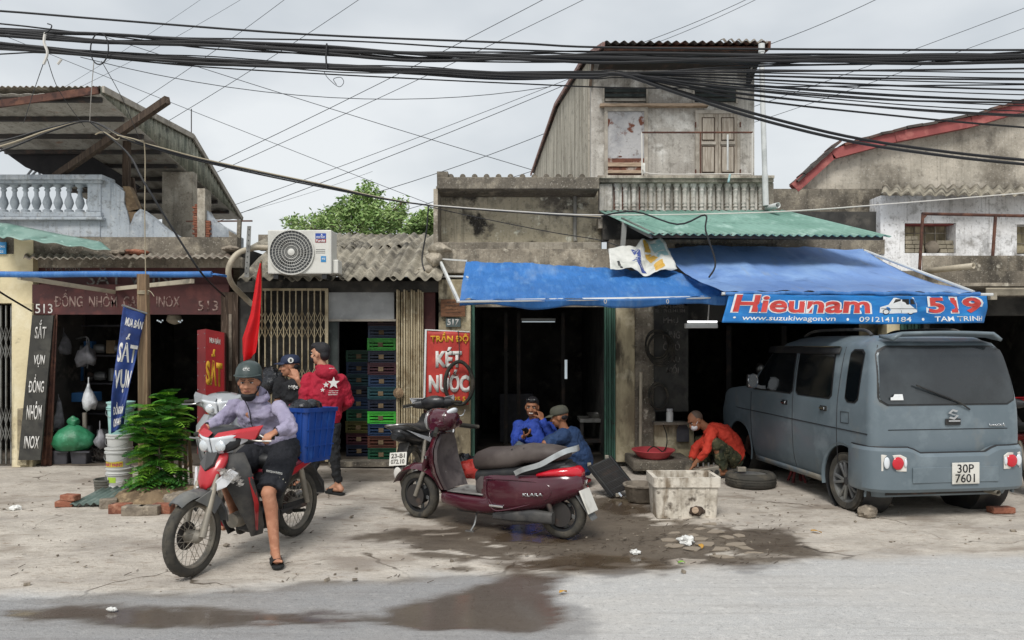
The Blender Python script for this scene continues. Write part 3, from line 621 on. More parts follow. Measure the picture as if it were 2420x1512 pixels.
for i in range(5): MB().boxp(*wallbox(1428 + i * 5.4, 716, 1432.6 + i * 5.4, 1090, D - .08 + .03 * (i % 2), .06)).build('folded_leaf', 'door_green', t, bevel=.004)
MB().boxp(*wallbox(1454, 640, 1500, 1092, D - .06, .3)).build('pillar', 'pillar_plaster', t, bevel=.012); MB().boxp(*wallbox(1498, 640, 1548, 1092, D - .02, .3)).build('pillar', 'concrete_old', t, bevel=.01)
MB().tube([W(1514, 880, D - .07), W(1513, 1060, D - .07)], .022, 8).build('drain_pipe', 'pvc_beige', t, True)
MB().boxp(*wallbox(1495, 1088, 1640, 1114, D - .75, .75)).build('plinth', 'concrete_dark', t, bevel=.03)
# mason's rubble and tile rows piled at the eaves corner
for (x, y, w_, h_) in ((1040, 588, 60, 22), (1010, 640, 42, 26), (1028, 610, 40, 40)):
    q = MB().ell(W(x, y, D - .12), (w_ / 350., .12, h_ / 350.), 12)
    for v_ in q.v: v_ += V((nse(v_.x, v_.z, 9, 1), nse(v_.z, v_.x, 9, 2), nse(v_.x, v_.z, 8, 3))) * .05
    q.build('rubble', 'concrete_old', t, True)
# ---------- tall house with upper room and balcony
t = thing('tall_house', 'tall narrow house with weathered upper room, shutters and concrete balcony', 'house', W(1620, 1150, D).xy.to_3d())
du = 11.2
MB().boxp(*wallbox(1412, 414, 1830, 421, D - .12, .3)).boxp(*wallbox(1414, 421, 1828, 430, D - .08, .26)).boxp(*wallbox(1417, 430, 1826, 433, D - .04, .2)).build('balcony_cornice', 'concrete', t, bevel=.005)
MB().boxp(*wallbox(1416, 432, 1826, 500, D + .03, .15)).build('balcony_wall', 'house_plaster', t)
MB().boxp(*wallbox(1416, 434, 1446, 498, D - .03, .07)).build('corner_post', 'house_plaster', t, bevel=.008); MB().boxp(*wallbox(1801, 432, 1828, 498, D - .03, .07)).build('corner_post', 'concrete', t, bevel=.008)
bl = None
zb0, zb1 = WZ(497, D), WZ(434, D); hb = zb1 - zb0
bp_ = [(.032, 0), (.032, .04), (.024, .09), (.034, .16), (.026, .22), (.036, .28), (.03, .34), (.03, .52), (.034, .72), (.04, .74), (.034, .77), (.03, .8), (.036, .88), (.05, .93), (.05, 1.)]
for i in range(18):
    c = V((WX(1458 + i * 20, D), D + .015, zb0))
    if bl is None: bl = MB().lathe([(r, q * hb) for r, q in bp_], (0, 0, 0), n=10).build('baluster', 'house_plaster', None, True)
    else: bl = bl.copy(); COL.objects.link(bl)
    bl.parent = t; bl.location = c; bl.matrix_parent_inverse = Matrix.Translation(-t.location)
for i in range(18):   # darker panels between the balusters, some rusty
    x = 1449 + i * 20
    MB().boxp(*wallbox(x, 437, x + 7.5, 495, D + .024, .02)).build('gap_panel', 'rust' if i in (0, 1, 3) else 'concrete_dark', t)
MB().boxp((WX(1416, D), D + .1, WZ(440, D) - .55), (WX(1826, D), D + 1.5, WZ(440, D) - .4)).build('balcony_floor', 'concrete', t)
# upper room
XA = WX(1396, du); XB = WX(1782, du); ztop = WZ(140, du)
MB().boxp((XA, du, WZ(432, du) - .4), (XB, du + .2, ztop + .15)).build('front_wall', 'house_plaster', t)
def sidex(y): return XA - .0702 * (y - du)
sw = MB(); ys = [du + .2, 12.5, 14.9, 17.5, 20.]; zs = [6.02, 6.16, 6.42, 6.32, 6.18]
sw.loft([[(sidex(y) - .0, y, 2.5), (sidex(y) + .2, y, 2.5), (sidex(y) + .2, y, z), (sidex(y), y, z)] for y, z in zip(ys, zs)]); sw.build('side_wall', 'side_plaster', t, label='tall plaster side wall with vertical grime streaks')
MB().boxp((XB - .2, du + .2, 2.5), (XB, 20, 6.0)).build('side_wall', 'side_plaster', t)
rp = [(10.35, WZ(99, 10.35)), (11.4, 6.1), (14.9, 6.5), (20., 6.26)]
lx = lambda y: sidex(y) - .06 + .1 * sst(11.4, 10.35, y)
rf = MB()
for (ya, za), (y2, z2) in zip(rp, rp[1:]): corr(rf, (lx(ya), ya, za), (XB - .06, ya, za), (XB - .06, y2, z2), (lx(y2), y2, z2), .12, .018)
rf.build('roof', 'tin_rust', t, True, solid=.005)
MB().boxp((sidex(10.4) + .05, 10.45, WZ(99, 10.35) - .07), (XB - .08, 10.49, WZ(99, 10.35) - .02)).build('eave_batten', 'rust', t)
MB().boxp((sidex(10.4) + .05, 10.5, WZ(99, 10.35) - .08), (XB - .08, 11.2, WZ(99, 10.35) - .05)).build('soffit', 'steel_dark', t)
for a, b_ in zip(rp, rp[1:]): MB().bar((lx(a[0]) - .01, a[0], a[1] - .035), (lx(b_[0]) - .01, b_[0], b_[1] - .035), .03, .07).build('barge_board', 'barge_faded', t)
MB().bar((XB - .05, 10.4, WZ(106, 10.4)), (XB - .02, 11.6, 6.0), .04, .10).build('barge_board', 'rust', t); q = MB(); corr(q, W(1700, 96, 10.3), W(1815, 99, 10.3), W(1812, 96, 10.8), W(1705, 94, 10.8), .12, .02); q.build('loose_sheet', 'tin_old', t, True, solid=.006)
for (a, b_) in ((W(1768, 150, du - .05), W(1768, 200, du - .05)), (W(1768, 198, du - .05), W(1800, 120, 10.5))): MB().bar(a, b_, .05, .05).build('bracket', 'black_plastic', t)
MB().bar(W(1400, 150, du - .04), W(1394, 205, du - .03), .04, .06).build('bracket', 'wood_dark', t)
MB().boxp(*wallbox(1418, 244, 1674, 250, du - .1, .1)).build('ledge', 'wood_bare', t)
for (x0, x1) in ((1428, 1527), (1641, 1739)):   # louvred vents
    v_ = MB().boxp(*wallbox(x0, 207, x1, 241, du - .012, .01)).build('vent', 'dark_room', t)
    for k in range(3):
        y = 209 + k * 11
        MB().bar(W(x0 + 2, y + 5, du - .03), W(x1 - 2, y + 5, du - .03), .008, .055, V((0, .6, 1))).build('louvre', 'frame_pale' if (k == 2 and x0 < 1500) else 'door_dark', v_)
    [MB().boxp(*wallbox(xx_, 204, xx_ + 4, 243, du - .03, .05)).build('vent_frame', 'frame_pale', v_) for xx_ in (x0 - 4, x1)]
# door
dr_ = MB().boxp(*wallbox(1436, 262, 1522, 383, du - .02, .02)).build('door', 'door_peel', t, label='peeling white and rust door panel')
MB().boxp(*wallbox(1428, 254, 1436, 416, du - .04, .05)).boxp(*wallbox(1522, 254, 1531, 416, du - .04, .05)).boxp(*wallbox(1428, 252, 1531, 262, du - .045, .05)).build('door_frame', 'frame_pale', dr_)
MB().boxp(*wallbox(1436, 374, 1522, 384, du - .03, .02)).build('door_panel', 'door_rust', dr_); MB().boxp(*wallbox(1436, 384, 1522, 393, du - .04, .03)).build('cross_plank', 'wood_bare', dr_)
MB().boxp(*wallbox(1436, 393, 1522, 402, du - .02, .02)).build('door_panel', 'door_rust', dr_); MB().boxp(*wallbox(1436, 402, 1522, 409, du - .04, .03)).build('cross_plank', 'wood_bare', dr_); MB().boxp(*wallbox(1436, 409, 1522, 420, du - .02, .02)).build('door_panel', 'rust', dr_)
# shutters
for (x0, x1) in ((1651, 1696), (1697, 1742)):
    s_ = MB().boxp(*wallbox(x0, 268, x1, 416, du - .03, .03)).build('shutter', 'shutter_wood', t, bevel=.003)
    for (ya, yb_) in ((277, 332), (345, 408)):
        MB().boxp(*wallbox(x0 + 7, ya, x1 - 7, yb_, du - .038, .006)).build('panel_recess', 'wood_dark', s_); MB().boxp(*wallbox(x0 + 9, ya + 2, x1 - 9, yb_ - 2, du - .05, .014)).build('panel', 'shutter_wood', s_, bevel=.006)
    MB().boxp(*wallbox(x0 + 5, 335, x1 - 5, 341, du - .055, .02)).build('rail', 'frame_pale', s_)
MB().boxp(*wallbox(1643, 262, 1651, 416, du - .04, .05)).boxp(*wallbox(1742, 262, 1749, 416, du - .04, .05)).boxp(*wallbox(1643, 260, 1749, 268, du - .045, .05)).build('window_frame', 'frame_pale', t)
for xh in (1642, 1748):
    for yh in (288, 400): MB().boxp(*wallbox(xh, yh, xh + 3, yh + 12, du - .06, .02)).build('hinge', 'rust', t)
# rusty rail and washing cord in front of the upper room
dr2 = D + .1
rr = thing('balcony_rail', 'rusty pipe rail standing on the tall house balcony', 'railing', W(1645, 414, dr2))
MB().tube([W(1516, 313, dr2), W(1778, 313, dr2)], .013, 8).build('top_pipe', 'rust', rr, True)
for x, mm in ((1516, 'white_strap'), (1655, 'rust'), (1777, 'white_strap')): MB().tube([W(x, 313, dr2), W(x + (1 if x < 1600 else 0), 414, dr2)], .011, 8).build('post', mm, rr, True)
MB().tube([W(1719, 318, dr2), W(1719, 402, dr2)], .012, 8).build('post', 'pvc_white', rr, True)
MB().tube(smoothpath([W(1518, 400, dr2 - .02), W(1530, 409, dr2 - .03), W(1580, 412, dr2 - .1), W(1700, 411, dr2 - .1), W(1775, 411, dr2 - .05)]), .008, 6).build('cord', 'white_strap', rr, True)
MB().grid(lambda u, v: W(1515 + 9 * u, 385 + 27 * v, dr2 - .02 + .02 * math.sin(u * 5)), 4, 4).build('rag', 'scrap_white', rr, True, solid=.004); MB().grid(lambda u, v: W(1722 + 5 * u - 4 * v, 411 + 20 * v, D - .13 + .01 * math.sin(v * 5)), 3, 4).build('rag', 'scrap_teal', rr, True, solid=.004)
dp = thing('downpipe', 'tall white plastic downpipe beside the upper room', 'pipe', W(1808, 485, D - .2))
MB().tube([W(1799, 108, D - .15), W(1802, 250, D - .15), W(1809, 484, D - .15)], .034, 12).build('pipe', 'pvc_white', dp, True); MB().tube([W(1799, 104, D - .15), W(1799, 124, D - .15)], .042, 12).build('socket', 'pvc_white', dp, True); MB().tube([W(1807, 412, D - .15), W(1809, 486, D - .15)], .04, 12).build('socket', 'pvc_white', dp, True)
dp = MB(); A, B = W(1812, 492, D - .1), W(1838, 485, D - .35); dp.tube([A, B], .036, 12, False); dp.build('spout', 'pvc_white', None, True, solid=.006, label='short white drain spout sticking out beside the balcony', cat='pipe')
# lower floor of the tall house: green tin roof, block band, garage mouth
q = MB(); corr(q, W(1532, 553, 8.8), W(2106, 558, 8.8), W(1858, 498, 10.), W(1415, 499, 10.), .105, .014, 3)
gr = q.build('porch_roof', 'green_tin', t, True, solid=.005, label='faded green corrugated tin porch roof')
MB().bar(W(1470, 520, 9.6), W(1540, 556, 8.85), .04, .07).build('roof_rafter', 'gate_grey', t); MB().bar(W(1475, 525, 9.4), W(1470, 590, 9.4), .06, .06).build('roof_post', 'gate_grey', t); MB().bar(W(1540, 556, 8.85), W(2085, 562, 8.85), .03, .05).build('roof_purlin', 'steel_dark', t)
MB().boxp(*wallbox(1425, 500, 2090, 566, D + .02, .2)).build('front_wall', 'dark_room', t)
MB().boxp(*wallbox(1440, 566, 2090, 600, D - .12, .3)).build('block_band', 'concrete_dark', t)
for i in range(20): MB().lathe([(.012, 0), (.035, .006), (.035, .03)], W(1600 + i * 12, 582, D - .13), (0, -1, 0), 10).build('vent_block', 'dark_room', t)
MB().boxp(*wallbox(1440, 600, 2200, 700, D + .02, .2)).build('front_wall', 'concrete_dark', t)
MB().boxp(*wallbox(1625, 696, 2200, 760, D + .04, .15)).build('lintel', 'dark_room', t)
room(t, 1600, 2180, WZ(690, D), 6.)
MB().boxp(*wallbox(2095, 745, 2126, 1098, D - .02, .25)).build('pillar', 'cream_plaster', t); 
for i in range(7): MB().boxp(*wallbox(2128 + i * 8.4, 740, 2135.4 + i * 8.4, 1098, D - .04 + .02 * (i % 2), .05)).build('folded_leaf', 'door_green', t, bevel=.003)
MB().boxp(*wallbox(2030, 748, 2094, 800, D + .3, .02)).build('poster', 'pillar_plaster', t)
# ---------- right-hand buildings
t = thing('gable_house', 'grey rendered gable wall with a red barge board at the right', 'house', W(2150, 800, 11).xy.to_3d())
gpts = [(1876, 446), (1962, 372), (2120, 334), (2300, 300), (2420, 265), (2700, 180), (2700, 600), (1826, 600), (1826, 446)]
poly_wall(gpts, 10.6, .3).build('gable_wall', 'gable_plaster', t)
MB().boxp(*wallbox(1826, 446, 2085, 610, 10.45, .14)).build('lower_wall', 'concrete_dark', t)
edge = [(1875, 446), (1962, 366), (2110, 326), (2290, 290), (2420, 252), (2720, 165)]
for a, b_ in zip(edge, edge[1:]): MB().bar(W(a[0], a[1], 10.5), W(b_[0] + 1, b_[1], 10.5), .14, .11, V((0, 1, 0))).build('barge_board', 'barge_red', t)
for i in range(26):
    u = i / 26.; k = u * (len(edge) - 1); j = int(k); f = k - j; x = edge[j][0] + (edge[j + 1][0] - edge[j][0]) * f; y = edge[j][1] + (edge[j + 1][1] - edge[j][1]) * f
    x2 = x + (edge[j + 1][0] - edge[j][0]) / 5.; y2 = y + (edge[j + 1][1] - edge[j][1]) / 5.
    MB().bar(W(x, y - 13 - (i % 2) * 2, 10.55), W(x2, y2 - 12 - (i % 3), 10.55), .3, .035, V((0, 0, 1))).build('roof_tile', 'tin_rust', t)
t = thing('whitewashed_house', 'flaking whitewashed upper storey with brick filled windows above a dark shop', 'house', W(2300, 1150, 10).xy.to_3d())
dw = 9.9
w_ = MB()
for r_ in ((2080, 462, 2137, 640), (2137, 462, 2258, 527), (2137, 598, 2258, 640), (2258, 462, 2402, 640), (2402, 462, 2700, 530), (2402, 600, 2700, 640), (2530, 530, 2700, 600)): w_.boxp(*wallbox(*r_, dw, .3))
w_.build('upper_wall', 'whitewash', t)
MB().boxp(*wallbox(2082, 640, 2700, 700, dw - .1, .4)).build('beam', 'concrete_dark', t); MB().boxp(*wallbox(2180, 604, 2700, 642, dw - .02, .03)).build('stained_band', 'concrete_old', t)
q = MB(); corr(q, W(2082, 458, dw - .3), W(2700, 462, dw - .3), W(2700, 440, 10.5), W(2085, 440, 10.5), .15, .03, 2); q.build('eave_sheet', 'fibro', t, True, solid=.01)
for (x0, x1) in ((2137, 2258), (2402, 2530)):
    wn_ = MB().boxp(*wallbox(x0, 527, x1, 598, dw + .22, .05)).build('window', 'pillar_plaster', t, label='window opening with grey grid pane')
    for k in range(1, 5): MB().boxp(*wallbox(x0 + (x1 - x0) * k / 5 - 1, 527, x0 + (x1 - x0) * k / 5 + 1, 598, dw + .2, .02)).build('mullion', 'concrete', wn_)
    for k in range(1, 3): MB().boxp(*wallbox(x0, 527 + 24 * k - 1, x1, 527 + 24 * k + 1, dw + .195, .025)).build('mullion', 'concrete', wn_)
    MB().boxp(*wallbox(x0 + 2, 527, x1, 531, dw + .05, .15)).build('lintel', 'barge_red', wn_)
for i, (x, y, w2) in enumerate(((2139, 588, 44), (2140, 578, 42), (2139, 568, 34), (2139, 558, 30), (2222, 588, 34), (2216, 578, 40), (2214, 568, 38))):
    MB().boxp(*wallbox(x, y, x + w2 * .48, y + 9, dw + .04, .12)).build('brick', 'brick_grey', t, bevel=.006); MB().boxp(*wallbox(x + w2 * .5, y, x + w2, y + 9, dw + .045, .12)).build('brick', 'brick_grey', t, bevel=.006)
MB().ell(W(2202, 584, dw + .1), (.1, .08, .09), 12).build('stone_block', 'stone', t, True)
MB().boxp(*wallbox(2180, 668, 2700, 676, dw - .7, .6)).build('shade_board', 'concrete_old', t)
for i in range(6):
    MB().boxp(*wallbox(2330, 680 + i * 3.0, 2480, 682.4 + i * 3.0, dw - .75 + .01 * i, .02)).build('slat', 'pvc_beige', t)
MB().boxp(*wallbox(2190, 690, 2700, 745, dw + .05, .2)).build('lintel', 'dark_room', t)
room(t, 2195, 2700, WZ(690, D), 4.)
MB().boxp(*wallbox(2182, 690, 2196, 1098, dw, .3)).build('pier', 'dark_room', t)
rr = thing('pipe_frame', 'rusty pipe frame standing before the whitewashed wall', 'frame', W(2260, 640, dw - .2))
for a, b_ in (((2180, 505), (2172, 640)), ((2352, 507), (2345, 604)), ((2178, 505), (2460, 511)), ((2177, 520), (2190, 506))): MB().tube([W(*a, dw - .25), W(*b_, dw - .25)], .02 if a[0] != 2177 else .012, 8).build('pipe', 'rust', rr, True)
q = MB(); A, B = W(2185, 641, dw - .1), W(2300, 628, dw - .7); q.tube([A, B], .034, 12, False); q.build('waste_pipe', 'pvc_beige', None, True, solid=.008, label='beige plastic waste pipe jutting from the whitewashed house', cat='pipe')
# ============================================================ AWNINGS AND BANNERS
def lerp_poly(pts, u):
    k = u * (len(pts) - 1); i = min(int(k), len(pts) - 2); f = k - i; return V(pts[i]).lerp(V(pts[i + 1]), f)
def by_x(pts, u):
    """point of a polyline at the share u of its x extent"""
    x = pts[0][0] + (pts[-1][0] - pts[0][0]) * u
    for a, b in zip(pts, pts[1:]):
        if x <= b[0] + 1e-6: f = (x - a[0]) / (b[0] - a[0]); return tuple(a[i] + (b[i] - a[i]) * f for i in range(len(a)))
    return pts[-1]
aw = thing('blue_awning', 'wrinkled blue tarpaulin awning with a folded lower edge over the radiator shop', 'awning', W(1400, 1150, 8.5).xy.to_3d())
TA = [(1101, 615, 9.35), (1430, 633, 9.35), (1510, 640, 9.3), (1599, 641, 9.1), (1655, 660, 8.7), (1726, 690, 8.35)]
TM = [(1093, 656, 8.85), (1350, 658, 8.85), (1600, 656, 8.85), (1726, 692, 8.3)]
TB = [(1086, 708, 8.2), (1300, 707, 8.2), (1500, 706, 8.2), (1726, 698, 8.2)]
TF = [(1086, 721, 8.24), (1250, 726, 8.26), (1450, 725, 8.26), (1600, 722, 8.24), (1712, 717, 8.22)]
def tarpA(u, v):
    rows = [TA, TM, TB]; k = v * 2; i = min(int(k), 1); f = k - i
    a, b = W(*by_x(rows[i], u)), W(*by_x(rows[i + 1], u)); p = a.lerp(b, f)
    w = .036 * math.sin(u * 46 + 5 * v + 3 * nse(u * 3, v, 2)) * sst(.55, 1, u) * math.sin(math.pi * min(1, v * 1.1)) + .022 * fbm(u * 9, v * 2.5, 1.6, 4) + .02 * nse(u * 26, v * 3, 1, 6) * v + .012 * nse(u * 50, v * 9, 1, 8)
    w -= .03 * math.sin(math.pi * v) * (1 - u)
    return p + V((0, -.7, .7)) * w
MB().grid(tarpA, 150, 26).build('canopy', 'tarp_blue', aw, True)
def flapA(u, v):
    a, b = W(*by_x(TB, u)), W(*by_x(TF, u)); return a.lerp(b, v) + V((0, .02 * math.sin(u * 30) * v + .05 * math.sin(math.pi * v * .5) * 0, .02 * math.sin(u * 17) * v + .02 * nse(u * 14, 0, 1, 3) * v))
MB().grid(flapA, 80, 4).build('hem', 'tarp_blue', aw, True, solid=.006)
MB().tube([W(1080, 712, 8.22), W(1726, 702, 8.22)], .018, 8).build('front_pipe', 'white_metal', aw, True)
MB().tube([W(1040, 653, 9.9), W(1100, 654, 9.0), W(1105, 655, 8.9)], .013, 8).build('rail', 'white_metal', aw, True)
MB().bar(W(1040, 618, 9.9), W(1083, 712, 8.25), .03, .04).build('arm', 'white_metal', aw); MB().bar(W(1046, 612, 9.86), W(1102, 616, 9.35), .02, .02).build('rail', 'white_metal', aw)
for x in (1430, 1577): MB().torus(W(x, 712, 8.18), (0, 1, 0), .022, .004, 12, 6, .6, 1.).build('tie_cord', 'white_strap', aw, True)
aw2 = thing('blue_canopy', 'large blue stretched canopy sheet with sky light painted into its colour sloping over the garage', 'awning', W(1950, 1150, 8.5).xy.to_3d())
BK = [(1556, 586, 9.75), (1700, 582, 9.75), (1900, 584, 9.75), (2040, 591, 9.75)]; FR = [(1712, 688, 7.65), (1850, 690, 7.65), (2000, 690, 7.65), (2150, 691, 7.65), (2312, 692, 7.65)]
def tarpB(u, v):
    p = W(*by_x(BK, u)).lerp(W(*by_x(FR, u)), v); s_ = math.sin(math.pi * v)
    return p + V((0, 0, -.08 * s_ + .02 * fbm(u * 5, v * 3, 1.2, 2) + .012 * nse(u * 24, v * 3, 1, 5) + .014 * math.sin(v * 9 + u * 34) * sst(.8, 1., 1 - u) * s_ + .02 * math.sin(u * 60) * sst(.86, 1., v) * .5))
MB().grid(tarpB, 110, 40).build('sheet', 'tarp_pale', aw2, True)
MB().tube([W(x, 693 + 1.5 * math.sin(x * .07) + (4 * sst(2100, 2300, x) if x < 2200 else 3), 7.62) for x in range(1714, 2316, 12)], [.016 + .008 * abs(math.sin(i * 1.3)) for i in range(len(range(1714, 2316, 12)))], 10).build('rolled_edge', 'tarp_blue', aw2, True)
MB().tube([W(2042, 592, 9.75), W(2300, 690, 7.65)], .018, 8).build('edge_pipe', 'white_metal', aw2, True); MB().tube([W(1705, 694, 7.66), W(2345, 696, 7.66)], .016, 8).build('front_pipe', 'white_metal', aw2, True)
MB().boxp(*wallbox(2340, 692, 2356, 708, 7.7, .05)).build('pipe_bracket', 'pvc_beige', aw2, bevel=.004)
q = MB(); q.prism([W(2040, 590, 9.7), W(2075, 600, 9.7), W(2083, 622, 9.6), W(2060, 612, 9.6)], (0, .02, 0)); q.build('patch_board', 'pillar_plaster', aw2)
# advertising banner hanging from the canopy front
bn = thing('shop_banner', 'blue advertising banner with big red lettering hanging above the van', 'banner', W(2020, 1150, 7.6).xy.to_3d())
BT = [(1724, 694), (1900, 697), (2150, 699), (2330, 699)]; BB = [(1705, 762), (1850, 764), (2100, 766), (2240, 764), (2342, 762)]
def bsurf(u, v, off=0.):
    a, b = by_x(BB, u), by_x(BT, u); x = a[0] + (b[0] - a[0]) * v; y = a[1] + (b[1] - a[1]) * v
    cr_ = sst(.93, 1, u) * (1 - v)
    return W(x - 2 * cr_, y, 7.6) + V((0, -off + .012 * math.sin(u * 21 + v * 2) + .006 * math.sin(v * 9 + u * 50) + .10 * cr_ * cr_, .0))
MB().grid(lambda u, v: bsurf(u, v), 120, 14).build('cloth', 'banner_blue', bn, True, solid=.002)
def bpx(x, y):       # survey x,y on the banner -> u,v
    u = (x - 1715) / 621.; return u, 1 - (y - (697)) / 67.
def btext(s, x0, y0, x1, y1, m, bold=0., off=.003, **k):
    def fn(a, b): u, v = bpx(x0 + (x1 - x0) * a, y1 + (y0 - y1) * b); return bsurf(u, v, off)
    return text('lettering', s, (0, 0, 0), (1, 0, 0), (0, 0, 1), m, bn, bold, 0., fn=fn, lift=0., **k)
btext('Hieunam', 1728, 697, 2060, 741, 'letter_white', .055, .004); btext('Hieunam', 1733, 699, 2055, 739, 'letter_red', .028, .007)
for (xa, xb_) in ((1733, 1757), (1760, 1790), (1805, 1822), (1833, 1845)): pass
btext('519', 2186, 698, 2326, 742, 'letter_white', .06, .004); btext('519', 2192, 701, 2320, 739, 'letter_red', .035, .007)
btext('•  www.suzukiwagon.vn', 1738, 746, 1976, 761, 'letter_white', .008, .005); btext('•', 2000, 750, 2006, 757, 'letter_white', .01, .005); btext('0912141184', 2030, 747, 2152, 759, 'letter_white', .01, .005); btext('•', 2176, 750, 2182, 757, 'letter_white', .01, .005); btext('TAM TRINH', 2204, 747, 2326, 759, 'letter_white', .01, .005)
# printed little van emblem
cx0, cy0 = 2080, 740
def bpoly(name, pts, m, off):
    mb = MB(); vs_ = [bsurf(*bpx(x, y), off) for x, y in pts]; mb.add(vs_, [tuple(range(len(vs_)))]); mb.build(name, m, bn)
bpoly('emblem', [(2079, 737), (2080, 724), (2100, 718), (2112, 702), (2158, 701), (2164, 718), (2166, 736), (2150, 739), (2100, 739)], 'letter_white', .004)
bpoly('emblem', [(2105, 718), (2114, 705), (2128, 705), (2128, 718)], 'black_plastic', .006); bpoly('emblem', [(2131, 718), (2131, 705), (2146, 705), (2147, 718)], 'black_plastic', .006); bpoly('emblem', [(2150, 717), (2149, 705), (2156, 705), (2160, 717)], 'black_plastic', .006)
for cx_ in (2094, 2151):
    bpoly('emblem', [(cx_ + 8 * math.cos(a * .4), 735 + 6.5 * math.sin(a * .4)) for a in range(16)], 'black_plastic', .0055); bpoly('emblem', [(cx_ + 6 * math.cos(a * .4), 735 + 4.8 * math.sin(a * .4)) for a in range(16)], 'letter_white', .007)
for (a, b_) in (((2082, 727), (2163, 727)), ((2129, 718), (2129, 737))): bpoly('emblem', [(a[0], a[1]), (b_[0], b_[1]), (b_[0] + .9, b_[1] + .9), (a[0] + .9, a[1] + .9)], 'black_plastic', .006)
# torn banner scrap thrown over the joint of the two sheets
sb = thing('banner_scrap', 'torn white printed banner scrap draped where the two blue sheets meet', 'banner', W(1520, 650, 9.1))
ST = [(1436, 588), (1500, 580), (1520, 566), (1560, 562)]; SBt = [(1442, 632), (1500, 640), (1535, 652), (1601, 628)]
def scrap(u, v, off=0.):
    a, b = lerp_poly([(x, y, 0) for x, y in ST], u), lerp_poly([(x, y, 0) for x, y in SBt], u); p = a.lerp(b, v); d_ = 9.3 - .45 * v - off
    return W(p.x, p.y, d_) + V((0, -.02, .03)) * (math.sin(u * 13 + v * 4) + fbm(u * 4, v * 4, 1.5, 3)) * .8
MB().grid(scrap, 40, 24).build('cloth', 'scrap_white', sb, True, solid=.003)
def spatch(pts, m):
    n = 8; P_ = pts
    MB().grid(lambda a, b: scrap(*(V(P_[0]).lerp(V(P_[1]), a).lerp(V(P_[3]).lerp(V(P_[2]), a), b)), .006), n, n).build('print', m, sb, True)
spatch([(.28, .12), (.42, .1), (.5, .42), (.36, .4)], 'scrap_navy'); spatch([(.28, .55), (.4, .5), (.62, .9), (.5, .92)], 'scrap_navy'); spatch([(.4, .4), (.5, .42), (.5, .8), (.4, .5)], 'scrap_navy'); spatch([(.62, .05), (.74, .02), (.76, .32), (.64, .34)], 'scrap_gold')
spatch([(.64, .4), (.74, .36), (.82, .6), (.72, .62)], 'scrap_gold'); spatch([(.74, .75), (.86, .7), (.86, .92), (.74, .95)], 'scrap_gold'); spatch([(.78, .1), (.96, .06), (.97, .6), (.82, .6)], 'scrap_teal'); spatch([(.1, .62), (.13, .6), (.2, .9), (.17, .92)], 'black_plastic')

# ============================================================ SIGNS ON THE FRONTS
def upv(px, d): return V((0, 0, px / F_ * d))
def rt(px, d): return V((px / F_ * d, 0, 0))
ds = D - .28
s = thing('lightbox_sign', 'red lightbox sign with yellow lettering beside the scrap shop door', 'sign', W(498, 1100, ds).xy.to_3d())
A0, A1, A2 = W(466, 780, ds + .1), W(486, 777, ds - .12), W(531, 786, ds + .02)
hh = WZ(780, ds) - WZ(1075, ds)
def face(a, b, m, nm): 
    MB().prism([a, b, b - V((0, 0, hh)), a - V((0, 0, hh))], (0, .05, 0)).build(nm, m, s)
box = MB().loft([[A0 - V((0, 0, k)), A1 - V((0, 0, k)), A2 - V((0, 0, k)), A2 - V((0, 0, k)) + V((-.08, .25, 0))] for k in (0, hh)]); box.build('case', 'lightbox_side', s)
n_ = (A2 - A1); f0 = A1 + V((0, -.006, 0)); MB().prism([f0 + n_ * .02, f0 + n_ * .98, f0 + n_ * .98 - V((0, 0, hh)), f0 + n_ * .02 - V((0, 0, hh))], V((-.001, -.004, 0))).build('front_panel', 'lightbox_red', s)
def lb(sx, x0, x1, y1, y0, m, bold): 
    p = f0 + n_ * ((x0 - 486) / 45.) + V((0, -.006, 0)); p.z = WZ(y1, ds - .05); text('lettering', sx, p, n_ * ((x1 - x0) / 45.), V((0, 0, WZ(y0, ds) - WZ(y1, ds))), m, s, bold)
lb('MUA BÁN', 496, 521, 810, 794, 'white_paint', .02); lb('SẮT', 487, 526, 908, 822, 'yellow_paint', .05); lb('VỤN', 487, 526, 1000, 930, 'yellow_paint', .05)
for k in range(9):
    for xx in (A0.lerp(A1, .12), A0.lerp(A1, .9)): MB().lathe([(.006, 0), (.006, .006), (.002, .008)], xx - V((0, .004, .06 + k * hh / 9)), (-.3, -1, 0), 8).build('rivet', 'chrome', s)
# 517 shop plates
pl = MB().boxp(*wallbox(1041, 707, 1099, 748, D - .16, .03)).build('wooden_plaque', 'plaque_wood', None, bevel=.003, label='small brown wooden plaque with fine lettering above the number plate', cat='sign')
for k, (a, b_, y, h_) in enumerate(((1056, 1084, 716, 4), (1050, 1090, 724, 5), (1058, 1082, 732, 3.5), (1053, 1088, 740, 3.5))): text('lettering', ('KHU DÂN CƯ', 'GIA ĐÌNH VĂN HÓA', 'TỔ 17', 'QUẬN HOÀNG MAI')[k], W(a, y, D - .16), rt(b_ - a, D), upv(h_, D), 'dark_room', pl, .01)
pl = MB().boxp(*wallbox(1053, 751, 1088, 772, D - .13, .02)).build('number_plate', 'plate_grey', None, label='grey house number plate reading 517 on the pillar', cat='number plate'); text('lettering', '517', W(1057, 769, D - .13), rt(27, D), upv(15, D), 'white_paint', pl, .03)
ks = thing('radiator_sign', 'red hanging sign with white and yellow lettering on the pillar', 'sign', W(1058, 955, D - .2))
dk = D - .2
MB().grid(lambda u, v: W(1009 + 101 * u - 3 * v, 782 + 172 * v + 2 * u, dk) + V((0, .008 * math.sin(u * 9 + v * 3), 0)), 20, 20).build('panel', 'sign_red', ks, True, solid=.006)
MB().bar(W(1006, 778, dk), W(1002, 955, dk), .025, .02).build('edge_strip', 'white_metal', ks); MB().bar(W(1006, 779, dk), W(1110, 784, dk), .012, .015).build('edge_strip', 'white_metal', ks)
